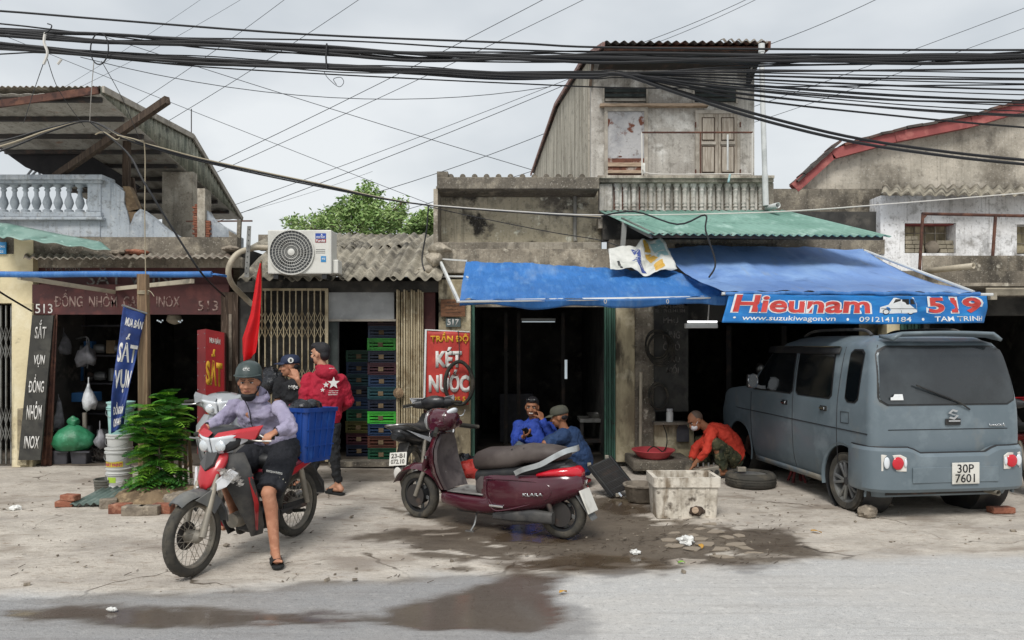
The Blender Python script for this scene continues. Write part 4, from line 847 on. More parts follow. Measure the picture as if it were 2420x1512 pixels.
dl = dk - .016
text('lettering', 'TRẦN ĐỘ', W(1017, 812, dl), rt(90, dl), upv(27, dl), 'yellow_paint', ks, .03); text('lettering', 'KÉT', W(1029, 868, dl), rt(62, dl), upv(48, dl), 'white_paint', ks, .05); text('lettering', 'NƯỚC', W(1013, 927, dl), rt(96, dl), upv(54, dl), 'white_paint', ks, .05); text('lettering', '0389 4425 5', W(1018, 950, dl), rt(82, dl), upv(13, dl), 'yellow_paint', ks, .03)
tb = MB().torus(W(1084, 905, dk - .12), (0, 1, 0), .3, .026, 40, 10, .62, .93)
for v_ in tb.v: v_ += V((.01 * nse(v_.x * 3, v_.z * 3, 1, 2), .02 * nse(v_.x, v_.z, 4, 5), .01 * nse(v_.x * 3, v_.z, 3, 1)))
tb = tb.build('inner_tube', 'rubber', None, True, label='black inner tube hanging over the red sign', cat='inner tube')
MB().tube([W(1086, 855, dk - .12), W(1084, 800, dk - .05), W(1082, 782, dk - .02)], .006, 6).build('string', 'black_cable', tb, True)
gs = thing('garage_sign', 'dark vertical sign board with faded grey lettering at the garage mouth', 'sign', W(1585, 975, D - .1))
MB().boxp(*wallbox(1546, 722, 1626, 972, D - .1, .05)).build('board', 'black_board', gs)
for s_, x0, x1, y1, h_ in (('NAM 8888', 1556, 1616, 727, 8), ('TEL: 0912.141.184', 1547, 1618, 738, 8), ('PHỤ', 1567, 1602, 768, 20), ('TÙNG', 1562, 1606, 800, 22), ('Ô TÔ', 1566, 1606, 828, 22), ('ĐẦU', 1570, 1606, 856, 22), ('MỐI', 1575, 1603, 882, 22)): text('lettering', s_, W(x0, y1, D - .1), rt(x1 - x0, D), upv(h_, D), 'faded_paint', gs, .015)
q = MB().torus(W(1555, 935, D - .18), (0, 1, 0), .13, .018, 30, 8, .95, 1.3); [v_.__iadd__(V((0, .02 * nse(v_.x * 2, v_.z * 2, 2, 3), 0))) for v_ in q.v]; q.torus(W(1558, 938, D - .2), (0, 1, 0), .13, .012, 30, 8, .9, 1.2); q.build('hose_coil', 'rubber', None, True, label='coiled black hose hanging on the garage pillar', cat='hose')
q = MB()
for k in range(6): q.torus(W(1552 + 2 * k, 812 + 3 * k, D - .16 - .015 * k), (.1 * (k % 3 - 1), 1, .05 * k - .1), .17 + .012 * (k % 3), .012, 30, 6, .9, 1.1)
q.build('cable_coil', 'rubber', None, True, label='thick dark cable coil hanging high on the garage sign', cat='hose')
# hanging banner on wooden post
pp = W(338, 1200, 8.15); 
po = thing('wooden_post', 'square weathered wooden post bound with rope behind the green shrub', 'post', (pp.x, 8.15, 0))
MB().loft([[(WX(x0, 8.15) , 8.11, z), (WX(x1, 8.15), 8.11, z), (WX(x1, 8.15), 8.19, z), (WX(x0, 8.15), 8.19, z)] for x0, x1, z in ((330, 352, 0), (329, 352, WZ(800, 8.15)), (327, 349, WZ(648, 8.15)))]).build('shaft', 'wood_grey', po, bevel=.004)
for k in range(3): MB().torus(W(338, 688 + k * 3.4, 8.15), (0, .05 * k - .05, 1), .055, .006, 20, 6).build('rope_turn', 'cable_pale', po, True)
MB().tube(smoothpath([W(350, 686, 8.10), W(357, 690, 8.08), W(364, 700, 8.07)]), .004, 6).build('rope_end', 'cable_pale', po, True)
vb = thing('vertical_banner', 'narrow dark blue cloth banner with white lettering slung from the wooden post', 'banner', W(300, 1025, 7.9))
VT = [(291, 723, 7.95), (345, 741, 8.11)]; VB = [(259, 1025, 7.7), (290, 1014, 7.78)]
def vsurf(u, v, off=0.):
    a, b = W(*VT[0]).lerp(W(*VT[1]), u), W(*VB[0]).lerp(W(*VB[1]), u); p = a.lerp(b, v); w = math.sin(math.pi * v)
    return p + V((-.05 * w * (1 - v) * .6, -off + .03 * math.sin(u * 6 + v * 7) * (.3 + v), 0)) + V((.0, 0, .012 * math.sin(v * 14) * u * v))
MB().grid(vsurf, 14, 60).build('cloth', 'sign_blue', vb, True, solid=.002)
MB().tube([W(288, 721, 7.95), W(347, 741, 8.11)], .012, 8).build('top_rod', 'alloy', vb, True)
def vtext(s_, v0, v1, u0=.12, u1=.88, bold=.03):
    text('lettering', s_, (0, 0, 0), (1, 0, 0), (0, 0, 1), 'white_paint', vb, bold, 0., fn=lambda a, b: vsurf(u0 + (u1 - u0) * a, v1 + (v0 - v1) * b, .008), lift=0.)
vtext('MUA BÁN', .06, .145, .2, 1.0, .03); vtext('SẮT', .2, .44, .1, .98); vtext('VỤN', .5, .69, .08, .95); vtext('ĐỒNG NHÔM', .76, .86); vtext('0912 446', .89, .96)

# ============================================================ AC UNIT, FLAG, PIPES ON THE 515 ROOF
da = 9.25
ac = thing('air_conditioner', 'white outdoor air conditioner unit with round fan grille on the wavy roof', 'air conditioner', W(710, 660, da))
x0, x1, zt_, zb_ = WX(632, da), WX(783, da), WZ(543, da), WZ(647, da)
MB().boxp((x0, da, zb_), (x1, da + .3, zt_)).build('casing', 'ac_white', ac, bevel=.014)
cF = W(689, 596, da - .004); rF = .272
MB().lathe([(rF, 0), (rF + .012, .006), (rF + .012, .016), (rF - .004, .018)], cF, (0, -1, 0), 40, False).build('fan_ring', 'ac_white', ac, True); MB().lathe([(.002, .003), (rF, .003)], cF, (0, -1, 0), 40, False).build('fan_recess', 'ac_dark', ac)
for k in range(1, 7): MB().torus(cF + V((0, -.016, 0)), (0, 1, 0), .045 + k * .038, .0035, 40, 5).build('grille_ring', 'ac_white', ac, True)
for k in range(36):
    a = k * math.pi / 18; a2 = a + .35
    MB().tube([cF + V((.05 * math.cos(a), -.015, .05 * math.sin(a))), cF + V((.16 * math.cos(a + .2), -.015, .16 * math.sin(a + .2))), cF + V((rF * math.cos(a2), -.012, rF * math.sin(a2)))], .0016, 4).build('grille_wire', 'ac_white', ac)
for k in range(3): MB().ell(cF + V((.12 * math.cos(k * 2.1), -.006, .12 * math.sin(k * 2.1))), (.09, .004, .05), 10).build('fan_blade', 'black_plastic', ac, True)
MB().lathe([(.042, 0), (.045, .012), (.03, .02), (.002, .021)], cF + V((0, -.01, 0)), (0, -1, 0), 20).build('fan_hub', 'ac_white', ac, True)
for (a, b_, c_, d_, mm) in ((745, 551, 770, 564, 'sticker_blue'), (745, 565, 770, 573, 'sticker_red'), (758, 605, 770, 619, 'sticker_teal')):
    st = MB().boxp(*wallbox(a, b_, c_, d_, da - .004, .003)).build('sticker', mm, ac)
text('lettering', 'HOA PHAT', W(747, 563, da - .004), rt(21, da), upv(5, da), 'letter_white', ac, .02); text('lettering', 'Funiki', W(747, 572, da - .004), rt(21, da), upv(6, da), 'letter_white', ac, .03); text('lettering', '410', W(760, 614, da - .004), rt(8, da), upv(5, da), 'letter_white', ac, .02)
q = MB().prism([W(757, 558, da - .004), W(760, 552, da - .004), W(763, 558, da - .004), W(760, 555.5, da - .004)], (0, -.002, 0)); q.build('sticker_emblem', 'letter_white', ac)
for yy in (589, 593, 597): MB().boxp(*wallbox(746, yy, 768, yy + 1, da - .003, .003)).build('press_line', 'ac_dark', ac)
MB().boxp((x1, da + .06, WZ(645, da)), (x1 + .07, da + .28, WZ(612, da))).build('valve_cover', 'ac_white', ac, bevel=.012)
for xx in (650, 765): MB().boxp((WX(xx, da) - .03, da + .02, zb_ - .06), (WX(xx, da) + .03, da + .28, zb_)).build('foot', 'black_plastic', ac)
hs = MB().tube(smoothpath([W(636, 585, da + .2), W(600, 586, da + .15), W(560, 600, da), W(540, 635, da - .05), W(548, 670, da + .1), W(578, 703, D - .2), W(596, 720, D - .1)]), .035, 10).build('insulated_hose', 'pvc_beige', None, True, label='thick pale insulated hose curving down from the air conditioner', cat='hose')
pa = thing('steel_angle', 'perforated steel angle bar standing on the roof left of the air conditioner', 'steel bar', W(582, 655, 9.3))
MB().prism([W(584, 534, 9.3), W(593, 534, 9.3), W(588, 655, 9.3), W(577, 655, 9.3)], (0, .008, 0)).build('bar', 'gate_grey', pa)
for k in range(9): MB().lathe([(.007, 0), (.007, .004)], W(588.5 - k * .8, 542 + k * 13, 9.298), (0, -1, 0), 8).build('hole', 'black_plastic', pa)
fl = thing('red_flag', 'limp bright red flag hanging in front of the beige folding gate', 'flag', W(590, 855, 9.1))
def flag(u, v):
    xl_ = [(614, 622), (606, 650), (590, 740), (570, 800), (571, 835), (576, 856)]; xr_ = [(616, 622), (616, 690), (613, 760), (610, 800), (607, 832), (598, 842)]
    a, b = lerp_poly([(x, y, 0) for x, y in xl_], v), lerp_poly([(x, y, 0) for x, y in xr_], v); p = a.lerp(b, u)
    return W(p.x, p.y, 9.1) + V((0, .05 * math.sin(u * 8 + v * 3) * (.2 + v), 0))
MB().grid(flag, 24, 40).build('cloth', 'flag_red', fl, True, solid=.003); MB().tube([W(617, 616, 9.12), W(618, 700, 9.6), W(619, 780, D - .1)], .01, 8).build('staff', 'wood_grey', fl, True)

# ============================================================ LAMPS
tl = thing('tube_lamp', 'lit white tube lamp hanging below the blue canopy', 'lamp', W(1660, 772, 8.9)); MB().tube([W(1624, 760, 8.9), W(1694, 760, 8.9)], .012, 10).build('tube', 'tube_lit', tl, True); MB().boxp(*wallbox(1620, 764, 1696, 775, 8.9, .08)).build('housing', 'white_metal', tl, bevel=.005); MB().tube([W(1672, 764, 8.9), W(1675, 720, 8.9)], .008, 6).build('hanger', 'white_strap', tl, True)
tl = thing('tube_lamp', 'dim tube lamp inside the radiator shop', 'lamp', W(1272, 761, 12.5)); MB().tube([W(1233, 760, 12.5), W(1311, 760, 12.5)], .01, 8).build('tube', 'tube_dim', tl, True); MB().boxp(*wallbox(1231, 752, 1313, 757, 12.5, .05)).build('housing', 'white_metal', tl)
tl = thing('ceiling_lamp', 'small ceiling lamp with beads inside the scrap shop', 'lamp', W(412, 770, 10.6)); MB().lathe([(.02, .1), (.09, .07), (.11, 0), (.07, -.04), (.01, -.06)], W(412, 757, 10.6), n=16).build('shade', 'pvc_beige', tl, True)
for k in range(7): MB().ell(W(372 + k * 4 + (34 if k > 3 else 0), 757 + (k % 3) * 2, 10.55), .012, 8, k=6).build('bead', 'tube_dim', tl, True)

# ============================================================ CABLES OVER THE STREET
dc = 6.5
def wire(name, pts, r, m, d=dc, parent=None, dz=0., **k):
    P = smoothpath([W(p[0], p[1] + dz, p[2] if len(p) > 2 else d) for p in pts], 5); return MB().tube(P, r, 6).build(name, m, parent, True, **k)
def shift(pts, i, amp):
    return [(x, y + amp * math.sin(i * 2.4 + x * .004 * (1 + .3 * (i % 3))) + 1.5 * math.sin(i * 5 + x * .011)) for x, y in pts]
UP = [(-350, 55), (0, 76), (250, 96), (500, 105), (770, 118), (1000, 130), (1300, 136), (1470, 138), (1800, 140), (2100, 140), (2419, 134), (2760, 122)]
LO = [(-350, 82), (0, 108), (250, 130), (500, 146), (770, 158), (1000, 170), (1200, 178), (1400, 176), (1470, 173)]
cb = thing('cable_bundle', 'upper thick bundle of black cables strung across the whole street view', 'cables', W(1200, 130, dc))
for i in range(14): wire('cable', shift(UP, i * .83, 4. + 5 * (i % 3)), .0065 if i % 4 else .013, 'black_cable', dc + .03 * (i % 4), cb)
FAN = [[(1700, 170), (2100, 166), (2419, 162), (2760, 152)], [(1700, 177), (2000, 184), (2419, 188), (2760, 186)], [(1750, 186), (2100, 202), (2419, 212), (2760, 216)], [(1750, 200), (2100, 226), (2419, 238), (2760, 246)], [(1750, 210), (2100, 236), (2419, 243), (2760, 250)],
       [(1750, 222), (2100, 254), (2419, 272), (2760, 280)], [(1750, 232), (2100, 272), (2419, 301), (2760, 322)], [(1600, 214), (1780, 268), (2000, 322), (2200, 354), (2419, 378), (2760, 405)], [(1600, 220), (1780, 278), (2000, 332), (2200, 364), (2419, 388), (2760, 415)], [(1700, 160), (2000, 152), (2419, 148), (2760, 140)]]
cb = thing('cable_bundle', 'lower bundle of black cables that fans out towards the right', 'cables', W(1200, 175, dc))
for i, f in enumerate(FAN): wire('cable', shift(LO, i + 2, 6.)[:-1] + [(1470, 172 + .6 * i)] + f, .013 if i in (7, 8) else .0085, 'black_cable', dc + .03 * (i % 4), cb)
for i in range(9): wire('cable', shift(LO, i * 1.3 + 1, 3. + 4 * (i % 3)) + [(1700, 165 + 6 * i), (2100, 168 + 11 * i), (2419, 172 + 13 * i), (2760, 170 + 15 * i)], .0052, 'black_cable', dc + .04 * (i % 4), cb)
MB().torus(W(235, 115, dc - .02), (.2, 1, 0), .12, .006, 24, 6, .75, 1.15).build('hanger_ring', 'black_cable', cb, True); MB().tube([W(772, 103, dc - .03), W(770, 135, dc - .03), W(772, 165, dc - .03)], .008, 6).build('hanger_hook', 'black_cable', cb, True)
MB().tube(smoothpath([W(107, 78, dc - .04), W(104, 100, dc - .05), W(112, 125, dc - .05), (W(103, 152, dc - .05))]), .012, 6).build('white_tie', 'white_strap', cb, True); MB().tube(smoothpath([W(105, 80, dc - .05), W(118, 70, dc - .05), W(122, 60, dc - .05), W(112, 56, dc - .05)]), .005, 6).build('loose_end', 'black_cable', cb, True); MB().tube([W(145, 140, dc - .05), W(136, 152, dc - .05)], .01, 6).build('white_tie', 'white_strap', cb, True)
MB().tube(smoothpath([W(765, 168, dc), W(775, 185, dc), W(800, 205, dc), W(812, 195, dc), W(805, 183, dc), W(788, 187, dc), W(795, 200, dc)]), .003, 5).build('wire_tangle', 'cable_thin', cb, True)
wire('overhead_cable', [(-350, 5), (0, 26), (250, 46), (720, 81), (1200, 101), (1430, 112), (2000, 117), (2419, 118), (2760, 112)], .009, 'black_cable', label='single black cable running highest along the top of the cables', cat='cable')
wire('overhead_cable', [(-350, 30), (0, 56), (300, 86), (800, 96), (1210, 118), (1800, 128), (2419, 128), (2760, 122)], .007, 'black_cable', dc + .1, label='thin black cable just above the upper cable bundle', cat='cable')
wire('overhead_cable', [(-350, 150), (0, 128), (140, 127), (480, 158), (900, 182), (1210, 197), (1500, 208), (1800, 205), (2419, 200), (2760, 196)], .006, 'black_cable', dc + .15, label='thin black cable sagging under the lower cable bundle', cat='cable')
# service drops
sd_ = thing('service_drop', 'tangled service wires drooping from the canopy post to the concrete house', 'cables', W(600, 400, 8.3))
for k, (r, mm, dy) in enumerate(((.011, 'black_cable', 0), (.009, 'cable_pale', -3), (.01, 'black_cable', 4))):
    wire('wire', [(-200, 380 + 12 * k, 7.5), (0, 335 + 11 * k, 7.8), (120, 302 + 4 * k, 8.), (212, 287, 8.), (290, 322 + 2 * k, 8.), (380, 352 + dy, 8.2), (500, 383 + dy, 8.5), (750, 436 + dy, 9.), (1012, 485, 9.6), (1420, 509 + k * 3, 9.7)], r, mm, 8., sd_)
wire('wire', [(1012, 484, 9.6), (1200, 498, 9.65), (1415, 508, 9.6), (1800, 502, 9.2), (2100, 482, 9.2), (2419, 456, 9.2), (2700, 432, 9.2)], .008, 'white_strap', 9., sd_); wire('wire', [(1012, 488, 9.6), (1120, 512, 9.65), (1300, 548, 9.6), (1420, 568, 9.5), (1480, 590, 9.4)], .006, 'black_cable', 9., sd_)
wire('wire', [(1012, 486, 9.6), (1008, 540, 9.6), (997, 610, 9.6), (1003, 640, 9.5)], .01, 'black_cable', 9., sd_); wire('wire', [(225, 318, 8.), (245, 312, 8.), (275, 330, 8.), (285, 322, 8.)], .006, 'cable_pale', 8., sd_); wire('wire', [(1420, 510, 9.5), (1500, 500, 9.3), (1600, 530, 8.7), (1665, 508, 8.7), (1667, 545, 8.6), (1690, 620, 8.5), (1675, 655, 8.4)], .011, 'black_cable', 9., sd_)
wire('drop_cable', [(212, 287, 8.), (300, 360, 8.), (340, 430, 7.9), (420, 560, 8.0), (478, 648, 8.2), (530, 700, 9.0)], .011, 'black_cable', label='black cable slanting down past the stair wall', cat='cable')
wire('tie_rope', [(270, 318, 8.), (328, 332, 7.9), (342, 352, 8.0), (342, 500, 8.1), (344, 648, 8.15)], .006, 'cable_pale', label='yellowish rope hanging from the wires to the wooden post', cat='rope')
for k, (pts, lb_) in enumerate((([(106, 140, 6.5), (80, 215, 7.5), (56, 290, 8.5)], 'thin tie wire from the white strap to the canopy left'), ([(112, 140, 6.5), (140, 215, 7.5), (200, 300, 8.2)], 'thin tie wire from the white strap slanting right'), ([(222, 145, 6.5), (216, 215, 7.2), (212, 287, 8.)], 'pale wire dropping straight down to the knot of service wires'), ([(240, 145, 6.5), (290, 235, 7.5), (330, 330, 8.6)], 'thin wire slanting from the ring hanger to the canopy edge'))):
    wire('tie_wire', pts, .0035, 'cable_thin' if k != 2 else 'white_strap', label=lb_, cat='wire')
wire('drop_cable', [(-40, 660, 9.), (0, 690, 9.2), (75, 735, 9.8)], .012, 'black_cable', label='black cable crossing the cream wall at the left edge', cat='cable')
# far power lines
HV = [((505, 382), (1155, 57)), ((540, 389), (1210, 74)), ((560, 477), (1210, 232)), ((570, 497), (1210, 244)), ((395, 282), (750, 57)), ((320, 242), (585, 57)), ((895, 447), (1210, 337)), ((700, 560), (1120, 440)), ((150, 137), (1050, 487)), ((470, 154), (1210, 377)), ((1525, 93), (1745, 0)), ((1560, 93), (1770, 0)), ((1815, 100), (2050, 0)), ((1800, 240), (2419, 12)), ((1810, 275), (2419, 60)), ((230, 180), (520, 20)), ((170, 190), (440, 15)), ((520, 510), (760, 440))]
for i, (a, b_) in enumerate(HV):
    dx, dy = b_[0] - a[0], b_[1] - a[1]; e = 1.2 if i not in (8, 9) else 1.6; far = 55 + (i * 7) % 20
    b2 = (a[0] + dx * e * 1.25, a[1] + dy * e * 1.25); a = (a[0] - dx * .3, a[1] - dy * .3)
    MB().tube(sag(W(*a, far), W(*b2, far), .35, 10), .026 if i < 15 else .016, 4).build('power_line', 'cable_thin', None, True, label={0: 'upper power line of the pair rising from the canopy edge to the top centre', 1: 'lower power line of the pair rising from the canopy edge to the top centre', 2: 'upper power line of the pair rising from beside the air conditioner', 3: 'lower power line of the pair rising from beside the air conditioner', 8: 'power line descending to the right from above the canopy to the concrete house', 9: 'power line descending to the right towards the tall house side wall', 10: 'left power line of the pair above the tall house roof', 11: 'right power line of the pair above the tall house roof', 12: 'lone power line rising from the right end of the tall house roof', 13: 'upper power line over the red edged gable', 14: 'lower power line over the red edged gable'}.get(i, 'thin grey power line crossing the cloudy sky behind the houses'), cat='power line', group='distant power lines in the sky')
tw = MB().tube(sag(W(190, 135, 7.), W(1300, 205, 8.), .25), .004, 5).build('overhead_wire', 'cable_thin', None, True, label='slack thin wire sagging below the cables over the open sky', cat='wire')
# lattice pylon far away at the left
py = thing('pylon', 'far lattice pylon arm seen under the left canopy', 'pylon', W(95, 420, 60))
for a, b_ in (((45, 345), (150, 395)), ((20, 352), (140, 420)), ((60, 420), (100, 370)), ((100, 370), (120, 420)), ((85, 362), (95, 420)), ((120, 420), (150, 395)), ((60, 356), (85, 400)), ((110, 380), (75, 415))): MB().bar(W(*a, 60), W(*b_, 60), .12, .12).build('strut', 'cable_thin', py)

# ============================================================ TREE BEHIND THE ROOFS
rng = random.Random(5)
mat('leaf_pale', 'a5b97c', .6, layers=[('8ea865', 2, .45, .6)], spec=.3)
def leaf_quad(mb, p, sz, rg):
    a = V((rg.uniform(-1, 1), rg.uniform(-1, 1), rg.uniform(-.6, .6))).normalized(); b = a.cross(V((rg.uniform(-1, 1), rg.uniform(-1, 1), rg.uniform(-1, 1)))).normalized()
    mb.add([p - a * sz, p + b * sz * .38, p + a * sz, p - b * sz * .38], [(0, 1, 2, 3)])
def tree(label, d, cx_, ybase, clumps, nleaf, seed):
    rg = random.Random(seed); base = W(cx_, 800, d); base.z = 0
    t = thing('tree', label, 'tree', base)
    top = W(cx_, ybase, d); tr = MB().tube([base, base.lerp(top, .5) + V((.1, 0, 0)), top], [.22, .17, .12], 8); tr.build('trunk', 'bark', t, True)
    cr_ = MB(); cr2 = MB(); lm = MB()
    for (x, y, r, n) in clumps:
        c = W(x, y, d + rg.uniform(-.8, .8)); rr_ = r / F_ * d
        lm.tube(smoothpath([top, top.lerp(c, .5) + V((0, 0, .1)), c]), [.06 - .003 * k for k in range(13)], 5)
        for _ in range(n):
            th = V((rg.gauss(0, 1), rg.gauss(0, 1), rg.gauss(0, 1))).normalized() * rr_ * rg.uniform(.25, 1.) ** .5
            th.z *= .75; tip = c + th
            for k in range(6): leaf_quad(cr_ if rg.random() < .62 else cr2, tip + V((rg.uniform(-.13, .13), rg.uniform(-.13, .13), rg.uniform(-.1, .1))), rg.uniform(.03, .075), rg)
            if rg.random() < .08: lm.tube([c, tip], .008, 4)
    lm.build('limb', 'bark', t, True); cr_.build('crown', 'leaf_tree', t); cr2.build('crown', 'leaf_pale', t)
tree('light green bushy tree rising behind the wavy roof', 17., 860, 600, [(850, 500, 55, 260), (800, 525, 55, 220), (745, 540, 40, 120), (700, 528, 22, 40), (905, 520, 50, 200), (870, 465, 34, 90), (935, 500, 30, 60), (845, 555, 90, 260), (920, 560, 60, 150), (870, 445, 14, 14), (950, 478, 14, 14), (680, 522, 10, 12)], 0, 3)
tree('bright green smaller tree next to the concrete house wall', 15., 1000, 600, [(1000, 530, 30, 150), (985, 545, 30, 120), (1012, 515, 20, 70), (1010, 560, 40, 120)], 0, 8)
# ============================================================ VEHICLES
mat('van_paint', '667279', .45, coat=.25, spec=.4, layers=[('5c6970', 1.2, .42, .64), ('78848a', 2.6, .52, .7), ('837f76', 3., .6, .76, (1, 1, .7), .5)], rlayer=(3, .3, .7, .4, .6))
mat('van_dirt', '7a766c', .8, layers=[('5f6a71', 5, .45, .62)])
mat('tail_white', 'd4d0c8', .2, coat=.5); mat('tail_red', 'c01226', .15, coat=.6); mat('amber', 'b4651e', .2, coat=.5)
mat('plate_white', 'd2d0c8', .6, layers=[('b5b2a8', 6, .5, .68)]); mat('plate_black', '1d1d1f', .6)
mat('maroon_paint', '4d1d29', .2, coat=.6, layers=[('401722', 1.5, .42, .62), ('7a5a58', 4, .58, .74, (1, 1, 1), .4)])
mat('seat_leather', '433b38', .58, spec=.35, layers=[('5a524e', 3, .45, .65)], bump=.08, bscale=200)
mat('shield_dark', '463e3e', .55, layers=[('5d5553', 5, .46, .66), ('37302f', 9, .55, .7)]); mat('dust_grey', '6d6c69', .85, layers=[('8d8c88', 6, .42, .6), ('4f4b4a', 12, .52, .66)])
mat('silver_rail', 'b9bdbd', .35, .6, layers=[('9a9d9d', 6, .5, .68)])
mat('bike_red', 'b3262e', .3, coat=.4, layers=[('99202a', 2, .45, .65)]); mat('bike_white', 'cfd0d2', .3, coat=.3); mat('bike_silver', 'a5a8aa', .4, .4, coat=.2); mat('bike_black', '1c1d20', .4, coat=.2, layers=[('302f2f', 5, .5, .7)])
mat('bike_darkred', '7e2430', .3, coat=.4)
mat('lens', 'd5dade', .08, coat=.6, spec=.6); mat('lens_inner', 'e0e4e6', .2, .6)
mat('fender_grey', '5d5f60', .6, layers=[('76756f', 4, .45, .65), ('4a4b4d', 9, .55, .7)])
mat('plastic_film', 'c9c4bd', .2, alpha=.28, spec=.6)
mat('spoke', '9d968a', .5, .6)
def ring(x, zc, hw, hh, p=2.6, n=20, tilt=0., yc=0., flat=None):
    out = []
    for i in range(n):
        a = 2 * math.pi * i / n; c, s_ = math.cos(a), math.sin(a)
        y = hw * math.copysign(abs(c) ** (2 / p), c); z = hh * math.copysign(abs(s_) ** (2 / p), s_)
        if flat is not None: z = max(z, flat)
        out.append(V((x + tilt * z, yc + y, zc + z)))
    return out
def part_empty(name, parent, loc=(0, 0, 0)):
    o = bpy.data.objects.new(name, None); COL.objects.link(o); o.parent = parent; o.location = loc; o.empty_display_size = .1; return o
def wheel(parent, c, Rr, w, kind, rubber='rubber', steer=0.):
    e = part_empty('wheel', parent, c); e.rotation_euler.z = steer
    ri = Rr - (.062 if kind != 'alloy' else .085)
    hw = w / 2; pr = [(ri, -hw * .8), (ri + .015, -hw * .95), (Rr - .02, -hw), (Rr - .004, -hw * .62), (Rr, 0), (Rr - .004, hw * .62), (Rr - .02, hw), (ri + .015, hw * .95), (ri, hw * .8)]
    MB().lathe(pr, (0, 0, 0), (0, 1, 0), 44, False).build('tyre', rubber, e, True, angle=60)
    tr = MB()
    if kind != 'alloy':
        for k in range(44):
            a = 2 * math.pi * k / 44; tr.box((math.cos(a) * (Rr - .004), (.12 if k % 2 else -.12) * w, math.sin(a) * (Rr - .004)), (.01, w * .2, .014), Matrix.Rotation(-a, 3, 'Y'))
        tr.build('tread', rubber, e, kind='stuff')
    if kind == 'spoke':
        MB().lathe([(ri + .004, -hw * .6), (ri - .012, -hw * .55), (ri - .016, 0), (ri - .012, hw * .55), (ri + .004, hw * .6)], (0, 0, 0), (0, 1, 0), 40, False).build('rim', 'dusty_metal', e, True)
        MB().lathe([(.012, -.075), (.03, -.07), (.05, -.04), (.045, 0), (.05, .04), (.03, .07), (.012, .075)], (0, 0, 0), (0, 1, 0), 20).build('hub', 'dusty_metal', e, True)
        sp = MB()
        for k in range(32):
            a = 2 * math.pi * k / 32; b = a + (.45 if k % 2 else -.45); sy = .04 if k % 4 < 2 else -.04
            sp.tube([(.046 * math.cos(b), sy, .046 * math.sin(b)), ((ri - .012) * math.cos(a), 0, (ri - .012) * math.sin(a))], .0022, 4)
        o = sp.build('spokes', 'spoke', e); o['kind'] = 'stuff'
        MB().lathe([(.03, 0), (.1, 0), (.1, .004), (.03, .004)], (0, -.055, 0), (0, 1, 0), 28).build('brake_disc', 'steel_dark', e)
    elif kind == 'scoot':
        MB().lathe([(ri + .004, -hw * .7), (ri - .02, -hw * .6), (ri - .026, 0), (ri - .02, hw * .6), (ri + .004, hw * .7)], (0, 0, 0), (0, 1, 0), 40, False).build('rim', 'black_plastic', e, True)
        for k in range(6):
            a = 2 * math.pi * k / 6; MB().bar((.05 * math.cos(a), 0, .05 * math.sin(a)), ((ri - .015) * math.cos(a + .25), 0, (ri - .015) * math.sin(a + .25)), .03, .018, V((0, 1, 0))).build('spoke', 'fender_grey', e, bevel=.003)
        MB().lathe([(.015, -.06), (.085, -.05), (.09, 0), (.085, .05), (.05, .06), (.012, .065)], (0, 0, 0), (0, 1, 0), 24).build('hub', 'black_plastic', e, True)
        MB().lathe([(.05, 0), (.105, 0), (.105, .005), (.05, .005)], (0, .062, 0), (0, 1, 0), 28).build('brake_disc', 'steel_dark', e)
    else:
        MB().lathe([(ri + .003, -hw * .8), (ri - .012, -hw * .7), (ri - .03, 0), (ri - .012, hw * .8), (ri + .006, hw * .9), (ri + .01, hw * .8)], (0, 0, 0), (0, 1, 0), 44, False).build('rim', 'fender_grey', e, True)
        MB().lathe([(.002, hw * .1), (ri - .02, hw * .05), (ri - .02, 0), (.002, 0)], (0, 0, 0), (0, 1, 0), 30).build('brake_drum', 'steel_dark', e)
        for k in range(5):
            for q in (-.13, .13):
                a = 2 * math.pi * k / 5 + q; b = 2 * math.pi * k / 5 + q * 1.6
                MB().bar((.03 * math.cos(a), hw * .62, .03 * math.sin(a)), ((ri - .01) * math.cos(b), hw * .8, (ri - .01) * math.sin(b)), .026, .026, V((0, 1, 0))).build('spoke', 'fender_grey', e, bevel=.004)
        MB().lathe([(.045, hw * .3), (.045, hw * .75), (.03, hw * .85), (.002, hw * .86)], (0, 0, 0), (0, 1, 0), 20).build('hub_cap', 'dusty_plastic', e, True)
        tr = MB()
        for k in range(60):
            a = 2 * math.pi * k / 60
            for yy in (-.3, 0, .3): tr.box((math.cos(a + yy * .1) * (Rr - .003), yy * w, math.sin(a + yy * .1) * (Rr - .003)), (.008, w * .24, .018), Matrix.Rotation(-a, 3, 'Y'))
        tr.build('tread', rubber, e, kind='stuff')
    return e
# ---------- van
vx, vy = 4.06, 7.46
van = thing('van', 'dusty blue grey boxy van with tinted windows parked half inside the garage', 'van', (vx, vy, 0), world=False); van.rotation_euler = (0, 0, R(98))
TZ = [.20, .32, .45, .75, 1.0, 1.06, 1.12, 1.35, 1.55, 1.66, 1.715, 1.74]
TH = [.70, .745, .772, .787, .782, .778, .772, .738, .70, .665, .58, .42]
TR = [-.38, -.43, -.455, -.47, -.465, -.462, -.458, -.425, -.378, -.335, -.25, -.06]
TF = [2.78, 2.86, 2.92, 2.92, 2.82, 2.70, 2.18, 1.86, 1.60, 1.45, 1.30, 1.12]
def tab(T, z):
    for i in range(len(TZ) - 1):
        if z <= TZ[i + 1]: f = (z - TZ[i]) / (TZ[i + 1] - TZ[i]); return T[i] + (T[i + 1] - T[i]) * max(0, f)
    return T[-1]
def sm(T, z, e=.05): return (tab(T, z - e) + 2 * tab(T, z) + tab(T, z + e)) / 4
